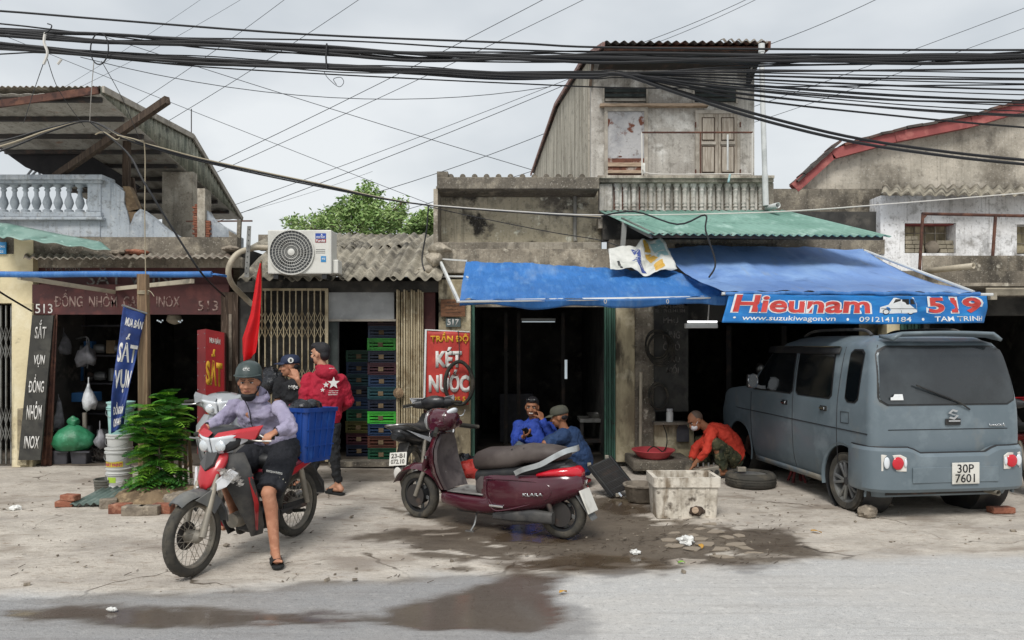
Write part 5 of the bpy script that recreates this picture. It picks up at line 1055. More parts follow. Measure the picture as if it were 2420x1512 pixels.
def vloop(z, off=0.):
    h, a, b = sm(TH, z) + off, sm(TR, z) - off, tab(TF, z) + off; r = .095 if z < 1.6 else .13; out = []; n = 8
    for cx_, cy_, a0 in ((b - r * 1.6, h - r, 0), (a + r, h - r, 90), (a + r, -h + r, 180), (b - r * 1.6, -h + r, 270)):
        for k in range(n + 1):
            t_ = R(a0 + 90 * k / n); rx = r * 1.6 if cx_ > 1 else r; out.append(V((cx_ + rx * math.cos(t_), cy_ + r * math.sin(t_), z)))
    return out
zl = [.2 + (1.735 - .2) * i / 60 for i in range(61)]
body = MB().loft([vloop(z) for z in zl]).build('body', 'van_paint', van, True, angle=35)
cut = MB(); 
for x in (0, 2.335):
    for s_ in (-1, 1): cut.lathe([(.345, 0), (.345, .5)], (x, s_ * .95, .30), (0, -s_, 0), 32)
cut = cut.build('arch_cutter')
md = body.modifiers.new('b', 'BOOLEAN'); md.object = cut; md.operation = 'DIFFERENCE'; md.solver = 'EXACT'
cut.parent = van
bpy.context.view_layer.update(); bake(body); bpy.data.objects.remove(cut); body.data.materials.clear(); body.data.materials.append(MATS['van_paint']); body.data.shade_smooth(); body.data.set_sharp_from_angle(angle=R(35))
for x in (0, 2.335):
    for s_ in (-1, 1):
        MB().lathe([(.338, 0), (.338, .3), (.01, .31)], (x, s_ * .765, .30), (0, -s_, 0), 30, False).build('wheel_well', 'black_plastic', van, True)
        a_ = MB(); 
        a_.loft([[V((x + r_ * math.cos(R(k)), s_ * y_, .30 + r_ * math.sin(R(k)))) for r_, y_ in ((.345, .778), (.372, .789), (.372, .77), (.345, .765))] for k in range(-15, 196, 10)]); a_.build('arch_lip', 'van_paint', van, True)
for (x, s_) in ((0, 1), (0, -1), (2.335, -1)): wheel(van, (x, s_ * .68, .285), .285, .17, 'alloy', 'rubber_dusty').rotation_euler.z = 0 if s_ > 0 else math.pi
hb_ = part_empty('brake_hub', van, (2.335, .62, .33)); MB().lathe([(.14, -.02), (.14, .0), (.05, .01), (.05, .05), (.02, .06)], (0, 0, 0), (0, 1, 0), 24).build('brake_disc', 'rust', hb_, True); MB().bar((0, -.1, 0), (0, -.1, .35), .06, .06).build('strut', 'steel_dark', hb_)
def spatch_side(x0f, x1f, z0, z1, off, s_=1, n=14):
    """patch of the van side between x0f(z) and x1f(z), with rounded corners"""
    mb = MB(); r = .05
    def fn(u, v):
        z = z0 + (z1 - z0) * v; a, b = x0f(z), x1f(z); e = 0
        dz = min(z - z0, z1 - z)
        if dz < r: e = r - math.sqrt(max(0, r * r - (r - dz) ** 2))
        x = a + e + (b - a - 2 * e) * u; return V((x, s_ * (sm(TH, z) + off), z))
    return mb.grid(fn, 6, n)
def rear_patch(y0, y1, z0, z1, off, r=.07, taper=0., n=14, arch=0.):
    def fn(u, v):
        zt = z1; z = z0 + (zt - z0) * v; dz = min(z - z0, zt - z); e = r - math.sqrt(max(0, r * r - (r - dz) ** 2)) if dz < r else 0
        a, b = y0 + taper * v + e, y1 - taper * v - e; y = a + (b - a) * u
        h = sm(TH, z) - .095; k = max(0., abs(y) - h); return V((sm(TR, z) - off + .095 - math.sqrt(max(1e-5, .095 ** 2 - k * k)), y, z))
    return MB().grid(fn, 24, n)
for s_ in (1, -1):
    for k, (a0, a1, b0, b1) in enumerate(((1.0, 1.03, 1.95, 1.52), (.22, .26, .90, .93))):
        f0 = lambda z, a0=a0, a1=a1: a0 + (a1 - a0) * (z - 1.1) / .48; f1 = lambda z, b0=b0, b1=b1: b0 + (b1 - b0) * (z - 1.1) / .48
        spatch_side(lambda z, f=f0: f(z) - .02, lambda z, f=f1: f(z) + .02, 1.085, 1.60, .004, s_).build('window_seal', 'black_plastic', van, True); spatch_side(f0, f1, 1.10, 1.585, .008, s_).build('side_window', 'glass_dark', van, True)
    spatch_side(lambda z: -.245, lambda z: -.02 + .03 * (z - 1.1), 1.075, 1.60, .004, s_).build('window_seal', 'black_plastic', van, True); spatch_side(lambda z: -.23, lambda z: -.035 + .03 * (z - 1.1), 1.09, 1.585, .008, s_).build('quarter_window', 'glass_dark', van, True)
    MB().grid(lambda u, v: V((.16 + 1.5 * u, s_ * (sm(TH, 1.615) + .012 + .03 * (1 - v)), 1.545 + .075 * v)), 8, 3).build('rain_visor', 'black_plastic', van, True, solid=.004); MB().bar((.16, s_ * .70, 1.622), (1.52, s_ * .70, 1.622), .006, .012).build('visor_trim', 'chrome', van)
    for (xx, zz0, zz1) in ((.97, .28, 1.6), (.10, .42, 1.62), (1.98, .25, 1.05)):
        MB().tube([(xx - (.0 if xx > .2 else 0), s_ * (sm(TH, z) + .001), z) for z in [zz0 + (zz1 - zz0) * k / 16 for k in range(17)]], .004, 5).build('door_gap', 'plate_black', van, True)
    MB().tube([(-.40, s_ * (sm(TH, .80) + .001), .80), (2.3, s_ * (sm(TH, .82) + .001), .82), (2.75, s_ * (.765), .84)], .005, 5).build('crease_line', 'plate_black', van, True)
    for xx in (1.08, .28):
        h_ = MB().boxp((xx, s_ * (tab(TH, .98) - .01), .955), (xx + .13, s_ * (tab(TH, .98) + .006), 1.01)).build('door_handle', 'black_plastic', van, bevel=.008); MB().bar((xx + .02, s_ * (tab(TH, .98) + .018), .985), (xx + .11, s_ * (tab(TH, .98) + .018), .985), .018, .028).build('grip', 'chrome', h_, bevel=.005)
    mi = MB().box((1.72, s_ * .90, 1.20), (.06, .13, .17)).build('wing_mirror', 'black_plastic', van, bevel=.02); MB().box((1.688, s_ * .90, 1.20), (.004, .115, .15)).build('mirror_glass', 'chrome', mi, bevel=.001); MB().bar((1.74, s_ * .77, 1.12), (1.74, s_ * .86, 1.14), .05, .04).build('mirror_stalk', 'chrome', mi); MB().torus((1.685, s_ * .90, 1.20), (1, 0, 0), .07, .006, 24, 6, .88, 1.2).build('mirror_rim', 'chrome', mi, True)
    MB().tube(smoothpath([(-.05, s_ * .50, 1.735), (.08, s_ * .50, 1.79), (.5, s_ * .50, 1.80), (1.0, s_ * .50, 1.79), (1.2, s_ * .5, 1.735)]), .016, 8).build('roof_rail', 'dusty_plastic', van, True)
MB().tube([(-.10, .785, .87), (-.10, .785, .98), (.03, .787, .98), (.03, .787, .87), (-.10, .787, .87)], .003, 4).build('fuel_flap_gap', 'plate_black', van)
# tailgate
rear_patch(-.725, .725, 1.07, 1.635, .004, .10, .06).build('rear_window_seal', 'black_plastic', van, True); rg_ = rear_patch(-.705, .705, 1.085, 1.62, .008, .09, .06).build('rear_window', 'glass_rear', van, True, label='dark tinted rear window with a white sticker')
for s_ in (1, -1): MB().tube([(tab(TR, z) - .001 + .035, s_ * (sm(TH, z) - .045), z) for z in [.66 + .98 * k / 14 for k in range(15)]], .004, 5).build('tailgate_gap', 'plate_black', van, True)
MB().tube([(tab(TR, .84) - .001, -.62, .845), (tab(TR, .84) - .001, .62, .845)], .004, 5).build('tailgate_crease', 'plate_black', van)
for s_, yy in (('wagon', .56),):
    st = MB().prism([V((-.478, .60, 1.125)), V((-.478, .60, 1.15)), V((-.478, .575, 1.155)), V((-.476, .56, 1.18)), V((-.476, .48, 1.18)), V((-.478, .47, 1.125))], (-.003, 0, 0)).build('sticker', 'letter_white', rg_)
MB().tube([(-.475, -.22, 1.03), (-.49, -.10, 1.10), (-.488, .30, 1.245)], .007, 6).build('wiper_arm', 'black_plastic', van, True); MB().bar((-.486, -.02, 1.13), (-.484, .34, 1.262), .012, .016).build('wiper_blade', 'black_plastic', van)
sp = MB().grid(lambda u, v: V((-.26 - .20 * v - .04 * math.sin(math.pi * u) * v, -.57 + 1.14 * u, 1.725 + .022 * v + .012 * math.sin(math.pi * u) - (.06 * v * sst(.84, 1, abs(2 * u - 1))))), 24, 4); sp.build('spoiler', 'van_paint', van, True, solid=.03)
def logo(pts, m='chrome'): MB().prism([V((-.479, y, z)) for y, z in pts], (-.008, 0, 0)).build('emblem', m, van)
ey, ez = -.04, .985
logo([(ey + .055, ez + .012), (ey + .01, ez + .05), (ey - .05, ez + .035), (ey - .03, ez + .02), (ey + .005, ez + .03), (ey + .03, ez + .012), (ey - .055, ez - .012), (ey - .01, ez - .05), (ey + .05, ez - .035), (ey + .03, ez - .02), (ey - .005, ez - .03), (ey - .03, ez - .012)])
hd = MB().boxp((-.475, -.12, .885), (-.484, .04, .945)).build('tailgate_handle', 'black_plastic', van, bevel=.008); MB().bar((-.49, -.10, .925), (-.49, .02, .925), .022, .014).build('grip', 'chrome', hd)
text('lettering', 'WAGON R', (-.478, -.42, .865), (0, -.17, 0), (0, 0, .024), 'chrome', van, .02)
# rear bumper wrapping round to the wheel arches
pth = [(-.12, .80), (-.22, .825), (-.36, .825), (-.47, .78), (-.535, .66), (-.56, .42), (-.565, 0), (-.56, -.42), (-.535, -.66), (-.47, -.78), (-.36, -.825), (-.22, -.825), (-.12, -.80)]
P3 = smoothpath([V((x, y, 0)) for x, y in pth], 5); rings = []
for p in P3:
    y = abs(p.y); tz = .63 + .055 * sst(.36, .46, y); n_ = (p - V((.3, 0, 0))).normalized(); q = p - n_ * .09
    rings.append([V((q.x, q.y, .27)), V((p.x, p.y, .27)) - n_ * .02, V((p.x, p.y, .30)), V((p.x, p.y, .45)), V((p.x, p.y, .55)) , V((p.x, p.y, tz - .03)) - n_ * .005, V((p.x, p.y, tz)) - n_ * .03, V((q.x, q.y, tz))])
bm_ = MB().loft(rings).build('bumper', 'van_paint', van, True, angle=30)
MB().tube([p - (p - V((.3, 0, 0))).normalized() * .045 + V((0, 0, .632 + .055 * sst(.36, .46, abs(p.y)))) for p in P3], .011, 6).build('bumper_gap', 'plate_black', bm_, True)
MB().boxp((-.562, -.44, .36), (-.572, .44, .505)).build('plate_recess', 'van_paint', bm_, bevel=.004)
pl = MB().boxp((-.575, -.23, .345), (-.585, .05, .545)).build('number_plate', 'plate_white', van, bevel=.004)
text('lettering', '30P', (-.585, .0, .45), (0, -.17, 0), (0, 0, .08), 'plate_black', pl, .01); text('lettering', '7601', (-.585, .02, .36), (0, -.2, 0), (0, 0, .08), 'plate_black', pl, .01)
for s_ in (1, -1):
    la = MB().prism([V((-.545 - .012, s_ * .50, .47)), V((-.557, s_ * .50, .60)), V((-.545, s_ * .55, .625)), V((-.505, s_ * .72, .625)), V((-.505, s_ * .72, .47))], (-.012, 0, 0)).build('tail_light', 'tail_white', van, bevel=.006)
    MB().ell((-.565, s_ * .585, .548), (.012, .058, .06), 16).build('lens', 'tail_red', la, True); MB().ell((-.54, s_ * .68, .55), (.01, .03, .055), 12).build('lens', 'lens', la, True); MB().ell((-.572, s_ * .515, .55), (.01, .015, .04), 12).build('lens', 'lens', la, True)
MB().tube([(-.1, -.45, .24), (-.56, -.45, .245)], .025, 10, False).build('exhaust_pipe', 'dusty_metal', van, True)
MB().boxp((-.4, -.6, .22), (2.6, .6, .30)).build('underbody', 'steel_dark', van); MB().tube([(0, -.6, .28), (0, .6, .28)], .04, 8).build('rear_axle', 'steel_dark', van, True)
MB().grid(lambda u, v: V((.42 + 1.5 * u, sm(TH, .25) + .03 + .005 * v, .21 + .06 * v)), 10, 2).build('sill_dirt', 'van_dirt', van, True, solid=.003)

# ---------- maroon scooter
sco = thing('scooter', 'maroon electric scooter with brown seat and silver grab rail parked side on', 'scooter', (.432, 6.30, 0), world=False)
sco.rotation_euler = (0, 0, math.atan2(.491, -.871))
MPt = 'maroon_paint'
wheel(sco, (0, 0, .212), .212, .105, 'scoot', 'rubber_dusty'); wheel(sco, (1.50, 0, .222), .222, .095, 'scoot', 'rubber_dusty', R(-6))
# tail body
MB().loft([ring(.80, .40, .10, .13, 3), ring(.72, .37, .15, .18, 3), ring(.55, .36, .185, .20, 3.2), ring(.33, .38, .195, .18, 3.2), ring(.12, .41, .185, .165, 3), ring(-.05, .46, .155, .13, 2.8), ring(-.16, .475, .11, .095, 2.6), ring(-.20, .47, .07, .06, 2.4)]).build('tail_body', MPt, sco, True, angle=180)
for s_ in (1, -1):   # raised side panel line
    pts = [(.66, .47), (.30, .49), (.10, .48), (.03, .44), (.06, .36), (.20, .30), (.45, .225), (.58, .215), (.66, .32), (.66, .47)]
    MB().tube(smoothpath([V((x, s_ * (.186 if .2 < x < .6 else .168), z)) for x, z in pts], 4), .006, 6).build('panel_seam', MPt, sco, True)
    text('lettering', 'KLARA', (.28, .199, .36) if s_ > 0 else (.1, -.199, .36), (-.19, 0, .02) if s_ > 0 else (.19, 0, .02), (0, 0, .026), 'silver_rail', sco, .02, lift=.004)
    MB().boxp((.62, s_ * .17, .235), (.48, s_ * .19, .255)).build('side_reflector', 'chrome', sco, bevel=.004)
# seat
MB().loft([ring(.86, .60, .07, .05, 2.4), ring(.82, .60, .12, .085, 2.6), ring(.72, .625, .15, .10, 2.8), ring(.55, .645, .165, .095, 2.8), ring(.42, .665, .165, .095, 2.8), ring(.32, .70, .16, .085, 2.8), ring(.12, .71, .15, .075, 2.8), ring(.0, .715, .12, .06, 2.6), ring(-.05, .715, .08, .035, 2.4)]).build('seat', 'seat_leather', sco, True, angle=180)
for xx in (.42, .30): MB().tube([V((xx + .14 * abs(y) * 0, y, .745 + (.02 if xx < .4 else 0) - .16 * y * y * 14 * .12)) for y in (-.15, -.08, 0, .08, .15)], .003, 5).build('seat_seam', 'black_plastic', sco, True)
MB().loft([ring(.80, .47, .13, .06, 3), ring(.5, .52, .16, .06, 3), ring(.2, .57, .15, .05, 3), ring(.0, .62, .12, .05, 3), ring(-.06, .63, .08, .04, 3)]).build('seat_base', 'black_plastic', sco, True)
# grab rail: flat band sweeping round the seat's tail
gpth = [(.36, .185, .545), (.28, .19, .585), (.12, .185, .64), (0, .165, .71), (-.09, .12, .76), (-.13, .0, .77), (-.09, -.12, .76), (0, -.165, .71), (.12, -.185, .64), (.28, -.19, .585), (.36, -.185, .545)]
gp3 = smoothpath(gpth, 5); rr_ = []
for i, p in enumerate(gp3):
    t_ = (gp3[min(i + 1, len(gp3) - 1)] - gp3[max(i - 1, 0)]).normalized(); o_ = V((0, p.y, 0)).normalized() if abs(p.y) > .03 else V((-1, 0, 0)); u_ = t_.cross(o_).normalized(); w_ = .022
    rr_.append([p + o_ * .012 + u_ * w_, p - o_ * .012 + u_ * w_, p - o_ * .012 - u_ * w_, p + o_ * .012 - u_ * w_])
MB().loft(rr_).build('grab_rail', 'silver_rail', sco, True, angle=50)
# tail light wrapping the back
MB().loft([ring(.16, .545, .186, .022, 3), ring(.05, .565, .172, .035, 3), ring(-.06, .575, .145, .045, 3), ring(-.14, .575, .10, .05, 2.6), ring(-.185, .565, .05, .035, 2.4)]).build('tail_light', 'tail_red', sco, True, angle=180); MB().loft([ring(.02, .60, .12, .04, 3), ring(-.08, .60, .09, .05, 3), ring(-.13, .59, .05, .04, 3)]).build('tail_trim', 'black_plastic', sco, True)
MB().prism([V((-.215, .03, .515)), V((-.216, 0, .475)), V((-.215, -.03, .515)), V((-.215, -.02, .515)), V((-.216, 0, .487)), V((-.215, .02, .515))], (-.004, 0, 0)).build('emblem', 'silver_rail', sco)
pb = MB().prism([V((-.19, .095, .43)), V((-.19, -.095, .43)), V((-.275, -.095, .245)), V((-.275, .095, .245))], (-.012, 0, .006)).build('number_plate', 'plate_white', sco, bevel=.004)
up_ = V((.085, 0, .185)); text('lettering', '41-AB1', V((-.258, .075, .262)) + up_ * .55, (0, -.15, 0), up_ * .33, 'plate_black', pb, .02, lift=.014); text('lettering', '177.77', V((-.258, .075, .262)) + up_ * .1, (0, -.15, 0), up_ * .33, 'plate_black', pb, .02, lift=.014)
MB().prism([V((-.12, .07, .44)), V((-.12, -.07, .44)), V((-.30, -.06, .19)), V((-.30, .06, .19))], (.015, 0, .004)).build('rear_fender', 'fender_grey', sco, bevel=.006)
# rear swingarm, cover and shock
MB().loft([ring(.60, .15, .03, .03, 3, yc=.13), ring(.40, .165, .035, .045, 3, yc=.135), ring(.20, .19, .04, .055, 3, yc=.14), ring(.02, .19, .035, .05, 3, yc=.14)]).build('swingarm_cover', 'dusty_plastic', sco, True); MB().loft([ring(.42, .17, .03, .03, 3, yc=-.13), ring(.02, .20, .03, .045, 3, yc=-.13)]).build('swingarm', 'dusty_plastic', sco, True)
for s_ in (1, -1): MB().tube([(.04, s_ * .12, .22), (.12, s_ * .13, .42)], .022, 10).build('shock', 'steel_dark', sco, True)
# floor and underbody
MB().loft([ring(1.16, .25, .14, .06, 3.5), ring(1.08, .25, .17, .075, 3.5), ring(.90, .23, .18, .085, 3.5), ring(.70, .23, .18, .085, 3.5), ring(.56, .26, .16, .10, 3.5)]).build('floor_body', MPt, sco, True, angle=60); MB().boxp((.70, -.165, .316), (1.08, .165, .328)).build('floor_mat', 'dust_grey', sco, bevel=.006)
MB().loft([ring(1.0, .16, .12, .03, 3), ring(.5, .165, .12, .035, 3)]).build('belly_pan', 'dusty_plastic', sco, True)
MB().loft([ring(.80, .40, .12, .09, 3), ring(.74, .40, .15, .13, 3), ring(.70, .40, .155, .14, 3)]).build('under_seat_panel', 'shield_dark', sco, True)
# leg shield: inner dusty panel and outer maroon shell
def shield(off, hwk):
    rows = [(1.18, .82, .085), (1.20, .76, .13), (1.215, .68, .165), (1.21, .58, .18), (1.18, .48, .185), (1.14, .40, .18), (1.10, .33, .17)]
    return [[V((x + off - .35 * (y_ / .2) ** 2 * .12, y_, z)) for y_ in [h_ * hwk * (-1 + 2 * k / 12) for k in range(13)]] for x, z, h_ in rows]
a_ = shield(0, 1.); b_ = shield(.035, .98); MB().loft([ra_ + list(reversed(rb_)) for ra_, rb_ in zip(a_, b_)]).build('leg_shield', 'shield_dark', sco, True, angle=60)
MB().loft([ring(1.24, .83, .05, .03, 2.2), ring(1.255, .76, .09, .05, 2.2, tilt=0), ring(1.30, .68, .12, .08, 2.2), ring(1.36, .58, .125, .09, 2.2), ring(1.40, .50, .11, .07, 2.2), ring(1.42, .44, .07, .04, 2.2)]).build('front_shell', MPt, sco, True, angle=180)
c_ = shield(.045, 1.02); d_ = shield(.10, .9); MB().loft([ra_ + list(reversed(rb_)) for ra_, rb_ in zip(c_, d_)]).build('front_apron', MPt, sco, True, angle=60)
MB().bar((1.37, .11, .60), (1.33, .13, .60), .02, .03).build('indicator', 'chrome', sco, bevel=.005); st = MB().boxp((1.178, .04, .40), (1.172, .10, .47)).build('label_sticker', 'letter_white', sco)
# front fender and fork
fr = []
for k in range(9):
    a = R(20 + 150 * k / 8); rad = .275; w_ = .06 + .035 * math.sin(math.pi * k / 8); fr.append([V((1.50 + (rad + .02) * math.cos(a) - .0, y_, .222 + (rad + dz) * math.sin(a))) for y_, dz in ((-w_, -.02), (-w_ * .6, .015), (0, .03), (w_ * .6, .015), (w_, -.02), (w_ * .6, .0), (0, .012), (-w_ * .6, .0))])
MB().loft(fr).build('front_fender', MPt, sco, True, angle=70)
for s_ in (1, -1): MB().tube([(1.50, s_ * .075, .222), (1.42, s_ * .075, .42), (1.36, s_ * .06, .56)], .02, 10).build('fork_leg', 'dusty_metal', sco, True)
# headset: handlebar cover, instrument, grips, levers, mirror stubs
hs_ = part_empty('handlebar', sco, (0, 0, 0))
MB().loft([ring(1.39, .93, .06, .07, 2.4), ring(1.375, .935, .095, .095, 2.3), ring(1.345, .94, .105, .10, 2.3)]).build('headlight_bezel', 'silver_rail', hs_, True, angle=180); MB().ell((1.385, 0, .93), (.025, .08, .08), 18).build('headlight', 'lens', hs_, True)
MB().loft([ring(1.36, .94, .10, .098, 2.3), ring(1.27, .945, .125, .105, 2.3), ring(1.17, .94, .12, .10, 2.3, tilt=-.3), ring(1.10, .93, .07, .07, 2.3, tilt=-.3)]).build('headlight_cover', MPt, hs_, True, angle=180)
MB().ell((1.15, 0, 1.01), (.075, .075, .03), 20, Matrix.Rotation(R(38), 3, 'Y')).build('instrument', 'lens', hs_, True)
for s_ in (1, -1):
    MB().loft([[V((p.y * 0 + 1.20 + (p.x), s_ * y_, .90 + p.z)) for p in [V((.05 * math.cos(R(30 * k)), 0, .045 * math.sin(R(30 * k)) * sc_)) for k in range(12)]] for y_, sc_ in ((.06, 1.3), (.14, 1.1), (.20, .8))]).build('bar_cover', MPt, hs_, True)
    MB().tube([(1.18, s_ * .18, .885), (1.07, s_ * .36, .85)], .019, 12).build('grip', 'rubber', hs_, True); MB().tube(smoothpath([(1.22, s_ * .17, .87), (1.20, s_ * .25, .855), (1.13, s_ * .36, .835)]), .008, 6).build('brake_lever', 'chrome', hs_, True)
    MB().tube(smoothpath([(1.15, s_ * .12, .97), (1.12, s_ * .16, .98), (1.10, s_ * .17, 1.03)]), .006, 6).build('mirror_stem', 'chrome', hs_, True)
MB().tube(smoothpath([(.80, .10, .14), (.78, .17, .06), (.80, .21, .0)]), .009, 8).build('side_stand', 'alloy', sco, True); MB().bar((.76, .21, .006), (.84, .22, .006), .03, .012).build('stand_foot', 'alloy', sco)
MB().boxp((.98, -.1, .55), (1.0, .1, .56)).build('hook', 'chrome', sco) if False else None

# ---------- underbone motorbikes
def motorbike(name, label, loc, ang, st, steer=0., lean=0., plate=None, group=None):
    t = thing(name, label, 'motorbike', loc, group, world=False); t.rotation_euler = (R(lean), 0, R(ang))
    body_m, accent, dark = st['body'], st['accent'], st['dark']
    FX = 1.18
    wheel(t, (0, 0, .28), .28, .085, 'spoke', 'rubber_dusty')
    wheel(t, (FX, 0, .28), .28, .075, 'spoke', 'rubber_dusty', steer)
    for s_ in (1, -1): MB().tube([(FX, s_ * .085, .28), (FX - .06, s_ * .085, .45), (FX - .16, s_ * .075, .70)], [.026, .022, .018], 10).build('fork_leg', 'dusty_metal', t, True)
    fr = []
    for k in range(12):
        a = R(56 + 116 * k / 11); rad = .315; w_ = .055 + .012 * math.sin(math.pi * k / 11); fr.append([V((FX + (rad + dz) * math.cos(a), y_, .28 + (rad + dz) * math.sin(a))) for y_, dz in ((-w_, -.03), (-w_ * .75, .005), (0, .02), (w_ * .75, .005), (w_, -.03), (w_ * .7, -.004), (0, .008), (-w_ * .7, -.004))])
    MB().loft(fr).build('front_fender', 'fender_grey', t, True, angle=70)
    for s_ in (1, -1): MB().prism([V((FX + .06, s_ * .075, .55)), V((FX - .1, s_ * .078, .60)), V((FX - .2, s_ * .08, .50)), V((FX - .12, s_ * .08, .42)), V((FX - .03, s_ * .078, .50))], (0, s_ * .008, 0)).build('fender_stay', 'fender_grey', t, bevel=.003)
    # headset
    hs_ = part_empty('handlebar', t, (FX - .32, 0, 0)); hs_.rotation_euler.z = steer * .6
    def H(x): return x - (FX - .32)
    MB().loft([ring(H(.985), .90, .055, .03, 2.2), ring(H(.955), .91, .13, .075, 2.4), ring(H(.90), .935, .17, .09, 2.5), ring(H(.82), .96, .17, .075, 2.5), ring(H(.77), .965, .12, .05, 2.5)]).build('cowl', dark, hs_, True, angle=180)
    for s_ in (1, -1):
        MB().grid(lambda u, v: V((H(1.025 - .09 * u * u - .035 * (1 - v)), s_ * (.006 + .16 * u * (.6 + .4 * v)), .845 + .115 * v + .02 * u * v)), 8, 6).build('headlight', 'lens', hs_, True, solid=.01)
        MB().ell((H(.995), s_ * .07, .90), (.022, .045, .045), 16).build('reflector', 'lens_inner', hs_, True)
        MB().prism([V((H(.955), s_ * .115, .94)), V((H(.86), s_ * .20, .975)), V((H(.83), s_ * .215, .94)), V((H(.93), s_ * .135, .88))], (-.02, -s_ * .02, -.01)).build('indicator', 'bike_white', hs_, bevel=.004)
        MB().prism([V((H(1.01), s_ * .02, .965)), V((H(.94), s_ * .16, .99)), V((H(.80), s_ * .27, 1.01)), V((H(.84), s_ * .25, .93)), V((H(.93), s_ * .175, .955)), V((H(1.0), s_ * .07, .955))], (-.05, 0, .03)).build('top_flash', accent, hs_, bevel=.005)
        MB().loft([[V((H(.83) + .03 * math.cos(R(30 * k)) * sc_ - q_, s_ * y_, .95 + .045 * math.sin(R(30 * k)) * sc_)) for k in range(12)] for y_, sc_, q_ in ((.12, 1.3, 0), (.20, 1.1, .01), (.25, .7, .03))]).build('bar_cover', dark, hs_, True)
        MB().tube([(H(.80), s_ * .22, .955), (H(.75), s_ * .36, .945)], .017, 12).build('grip', 'rubber', hs_, True); MB().tube(smoothpath([(H(.84), s_ * .20, .94), (H(.85), s_ * .27, .93), (H(.80), s_ * .37, .925)]), .007, 6).build('brake_lever', 'alloy', hs_, True)
    MB().loft([ring(H(.90), 1.0, .055, .012, 2.2), ring(H(.84), 1.02, .075, .022, 2.2), ring(H(.78), 1.015, .07, .018, 2.2)]).build('dash', 'dusty_plastic', hs_, True)
    if st.get('mirror'):
        for s_ in (1, -1):
            MB().tube([(H(.82), s_ * .20, .96), (H(.80), s_ * .26, 1.12)], .006, 6).build('mirror_stem', 'black_plastic', hs_, True); MB().ell((H(.80), s_ * .28, 1.15), (.012, .06, .035), 14).build('mirror', 'black_plastic', hs_, True)
    # front shield: central beak, side lamps, leg shields
    MB().loft([ring(1.08, .62, .03, .03, 2.2), ring(1.06, .66, .07, .06, 2.4), ring(1.01, .72, .10, .08, 2.4), ring(.95, .80, .11, .06, 2.4), ring(.90, .85, .08, .04, 2.4)]).build('front_beak', accent, t, True, angle=180)
    MB().prism([V((1.025, .06, .76)), V((1.04, .0, .71)), V((1.025, -.06, .76)), V((.96, -.05, .84)), V((.96, .05, .84))], (.03, 0, .018)).build('beak_panel', 'dusty_plastic', t, bevel=.006)
    for s_ in (1, -1):
        MB().prism([V((1.065, s_ * .05, .60)), V((1.04, s_ * .085, .66)), V((.97, s_ * .15, .74)), V((.93, s_ * .19, .70)), V((1.00, s_ * .14, .61)), V((1.04, s_ * .08, .58))], (.015, s_ * .012, .0)).build('side_lamp', 'bike_white', t, bevel=.008)
        sh = []
        for (x, z, yi, yo) in ((.95, .84, .03, .16), (.96, .74, .05, .225), (.93, .62, .06, .235), (.86, .48, .08, .225), (.80, .36, .10, .205), (.74, .25, .11, .175), (.70, .17, .11, .13)):
            sh.append([V((x, s_ * yi, z)), V((x - .02, s_ * (yi + yo) / 2, z)), V((x - .09, s_ * yo, z)), V((x - .115, s_ * yo, z)), V((x - .05, s_ * (yi + yo) / 2, z)), V((x - .03, s_ * yi, z))])
        MB().loft(sh).build('leg_shield', body_m if st.get('shield') else 'dusty_plastic', t, True, angle=50)
        MB().loft([[V((.87, s_ * .225, .66)), V((.83, s_ * .235, .66)), V((.83, s_ * .215, .64))], [V((.80, s_ * .22, .46)), V((.75, s_ * .225, .44)), V((.76, s_ * .2, .44))], [V((.72, s_ * .17, .24)), V((.68, s_ * .16, .22)), V((.69, s_ * .15, .22))]]).build('shield_edge', accent, t)
    # spine, engine, seat, tail
    MB().loft([ring(.86, .70, .05, .06, 2.4), ring(.70, .56, .06, .07, 2.4), ring(.52, .50, .07, .08, 2.4), ring(.40, .55, .10, .10, 2.4)]).build('spine_cover', dark, t, True); MB().loft([ring(.68, .27, .07, .06, 3), ring(.60, .27, .10, .10, 3), ring(.46, .28, .12, .11, 3), ring(.36, .28, .10, .09, 3)]).build('engine', 'black_plastic', t, True)
    for s_ in (1, -1): MB().lathe([(.085, 0), (.08, .03), (.03, .04)], (.47, s_ * .115, .28), (0, s_, 0), 24).build('engine_cover', 'steel_dark', t, True)
    MB().lathe([(.06, 0), (.062, .05), (.055, .09), (.055, .12)], (.66, 0, .30), (1, 0, 0), 16).build('cylinder_head', 'dusty_metal', t, True)
    MB().loft([ring(.46, .70, .07, .045, 2.6), ring(.40, .715, .11, .06, 2.6), ring(.25, .715, .125, .055, 2.8), ring(.08, .735, .13, .055, 2.8), ring(-.15, .765, .125, .05, 2.8), ring(-.30, .785, .09, .035, 2.6)]).build('seat', st.get('seat', 'black_plastic'), t, True, angle=180)
    MB().loft([ring(.45, .60, .08, .07, 2.6), ring(.30, .60, .13, .085, 2.8), ring(.10, .62, .135, .075, 2.8), ring(-.12, .67, .115, .065, 2.6), ring(-.32, .73, .06, .04, 2.4)]).build('tail_panel', body_m, t, True, angle=180)
    for s_ in (1, -1): MB().prism([V((.30, s_ * .135, .60)), V((-.05, s_ * .135, .68)), V((-.28, s_ * .085, .755)), V((-.05, s_ * .136, .645)), V((.25, s_ * .135, .56))], (0, s_ * .006, 0)).build('side_stripe', accent, t)
    MB().tube(smoothpath([(-.0, .13, .72), (-.25, .135, .79), (-.40, .08, .82), (-.42, 0, .82), (-.40, -.08, .82), (-.25, -.135, .79), (0, -.13, .72)]), .012, 8).build('grab_bar', 'alloy', t, True)
    MB().loft([ring(-.28, .68, .07, .035, 2.6), ring(-.36, .70, .06, .04, 2.4), ring(-.40, .70, .03, .025, 2.2)]).build('tail_light', st.get('tail', 'tail_red'), t, True)
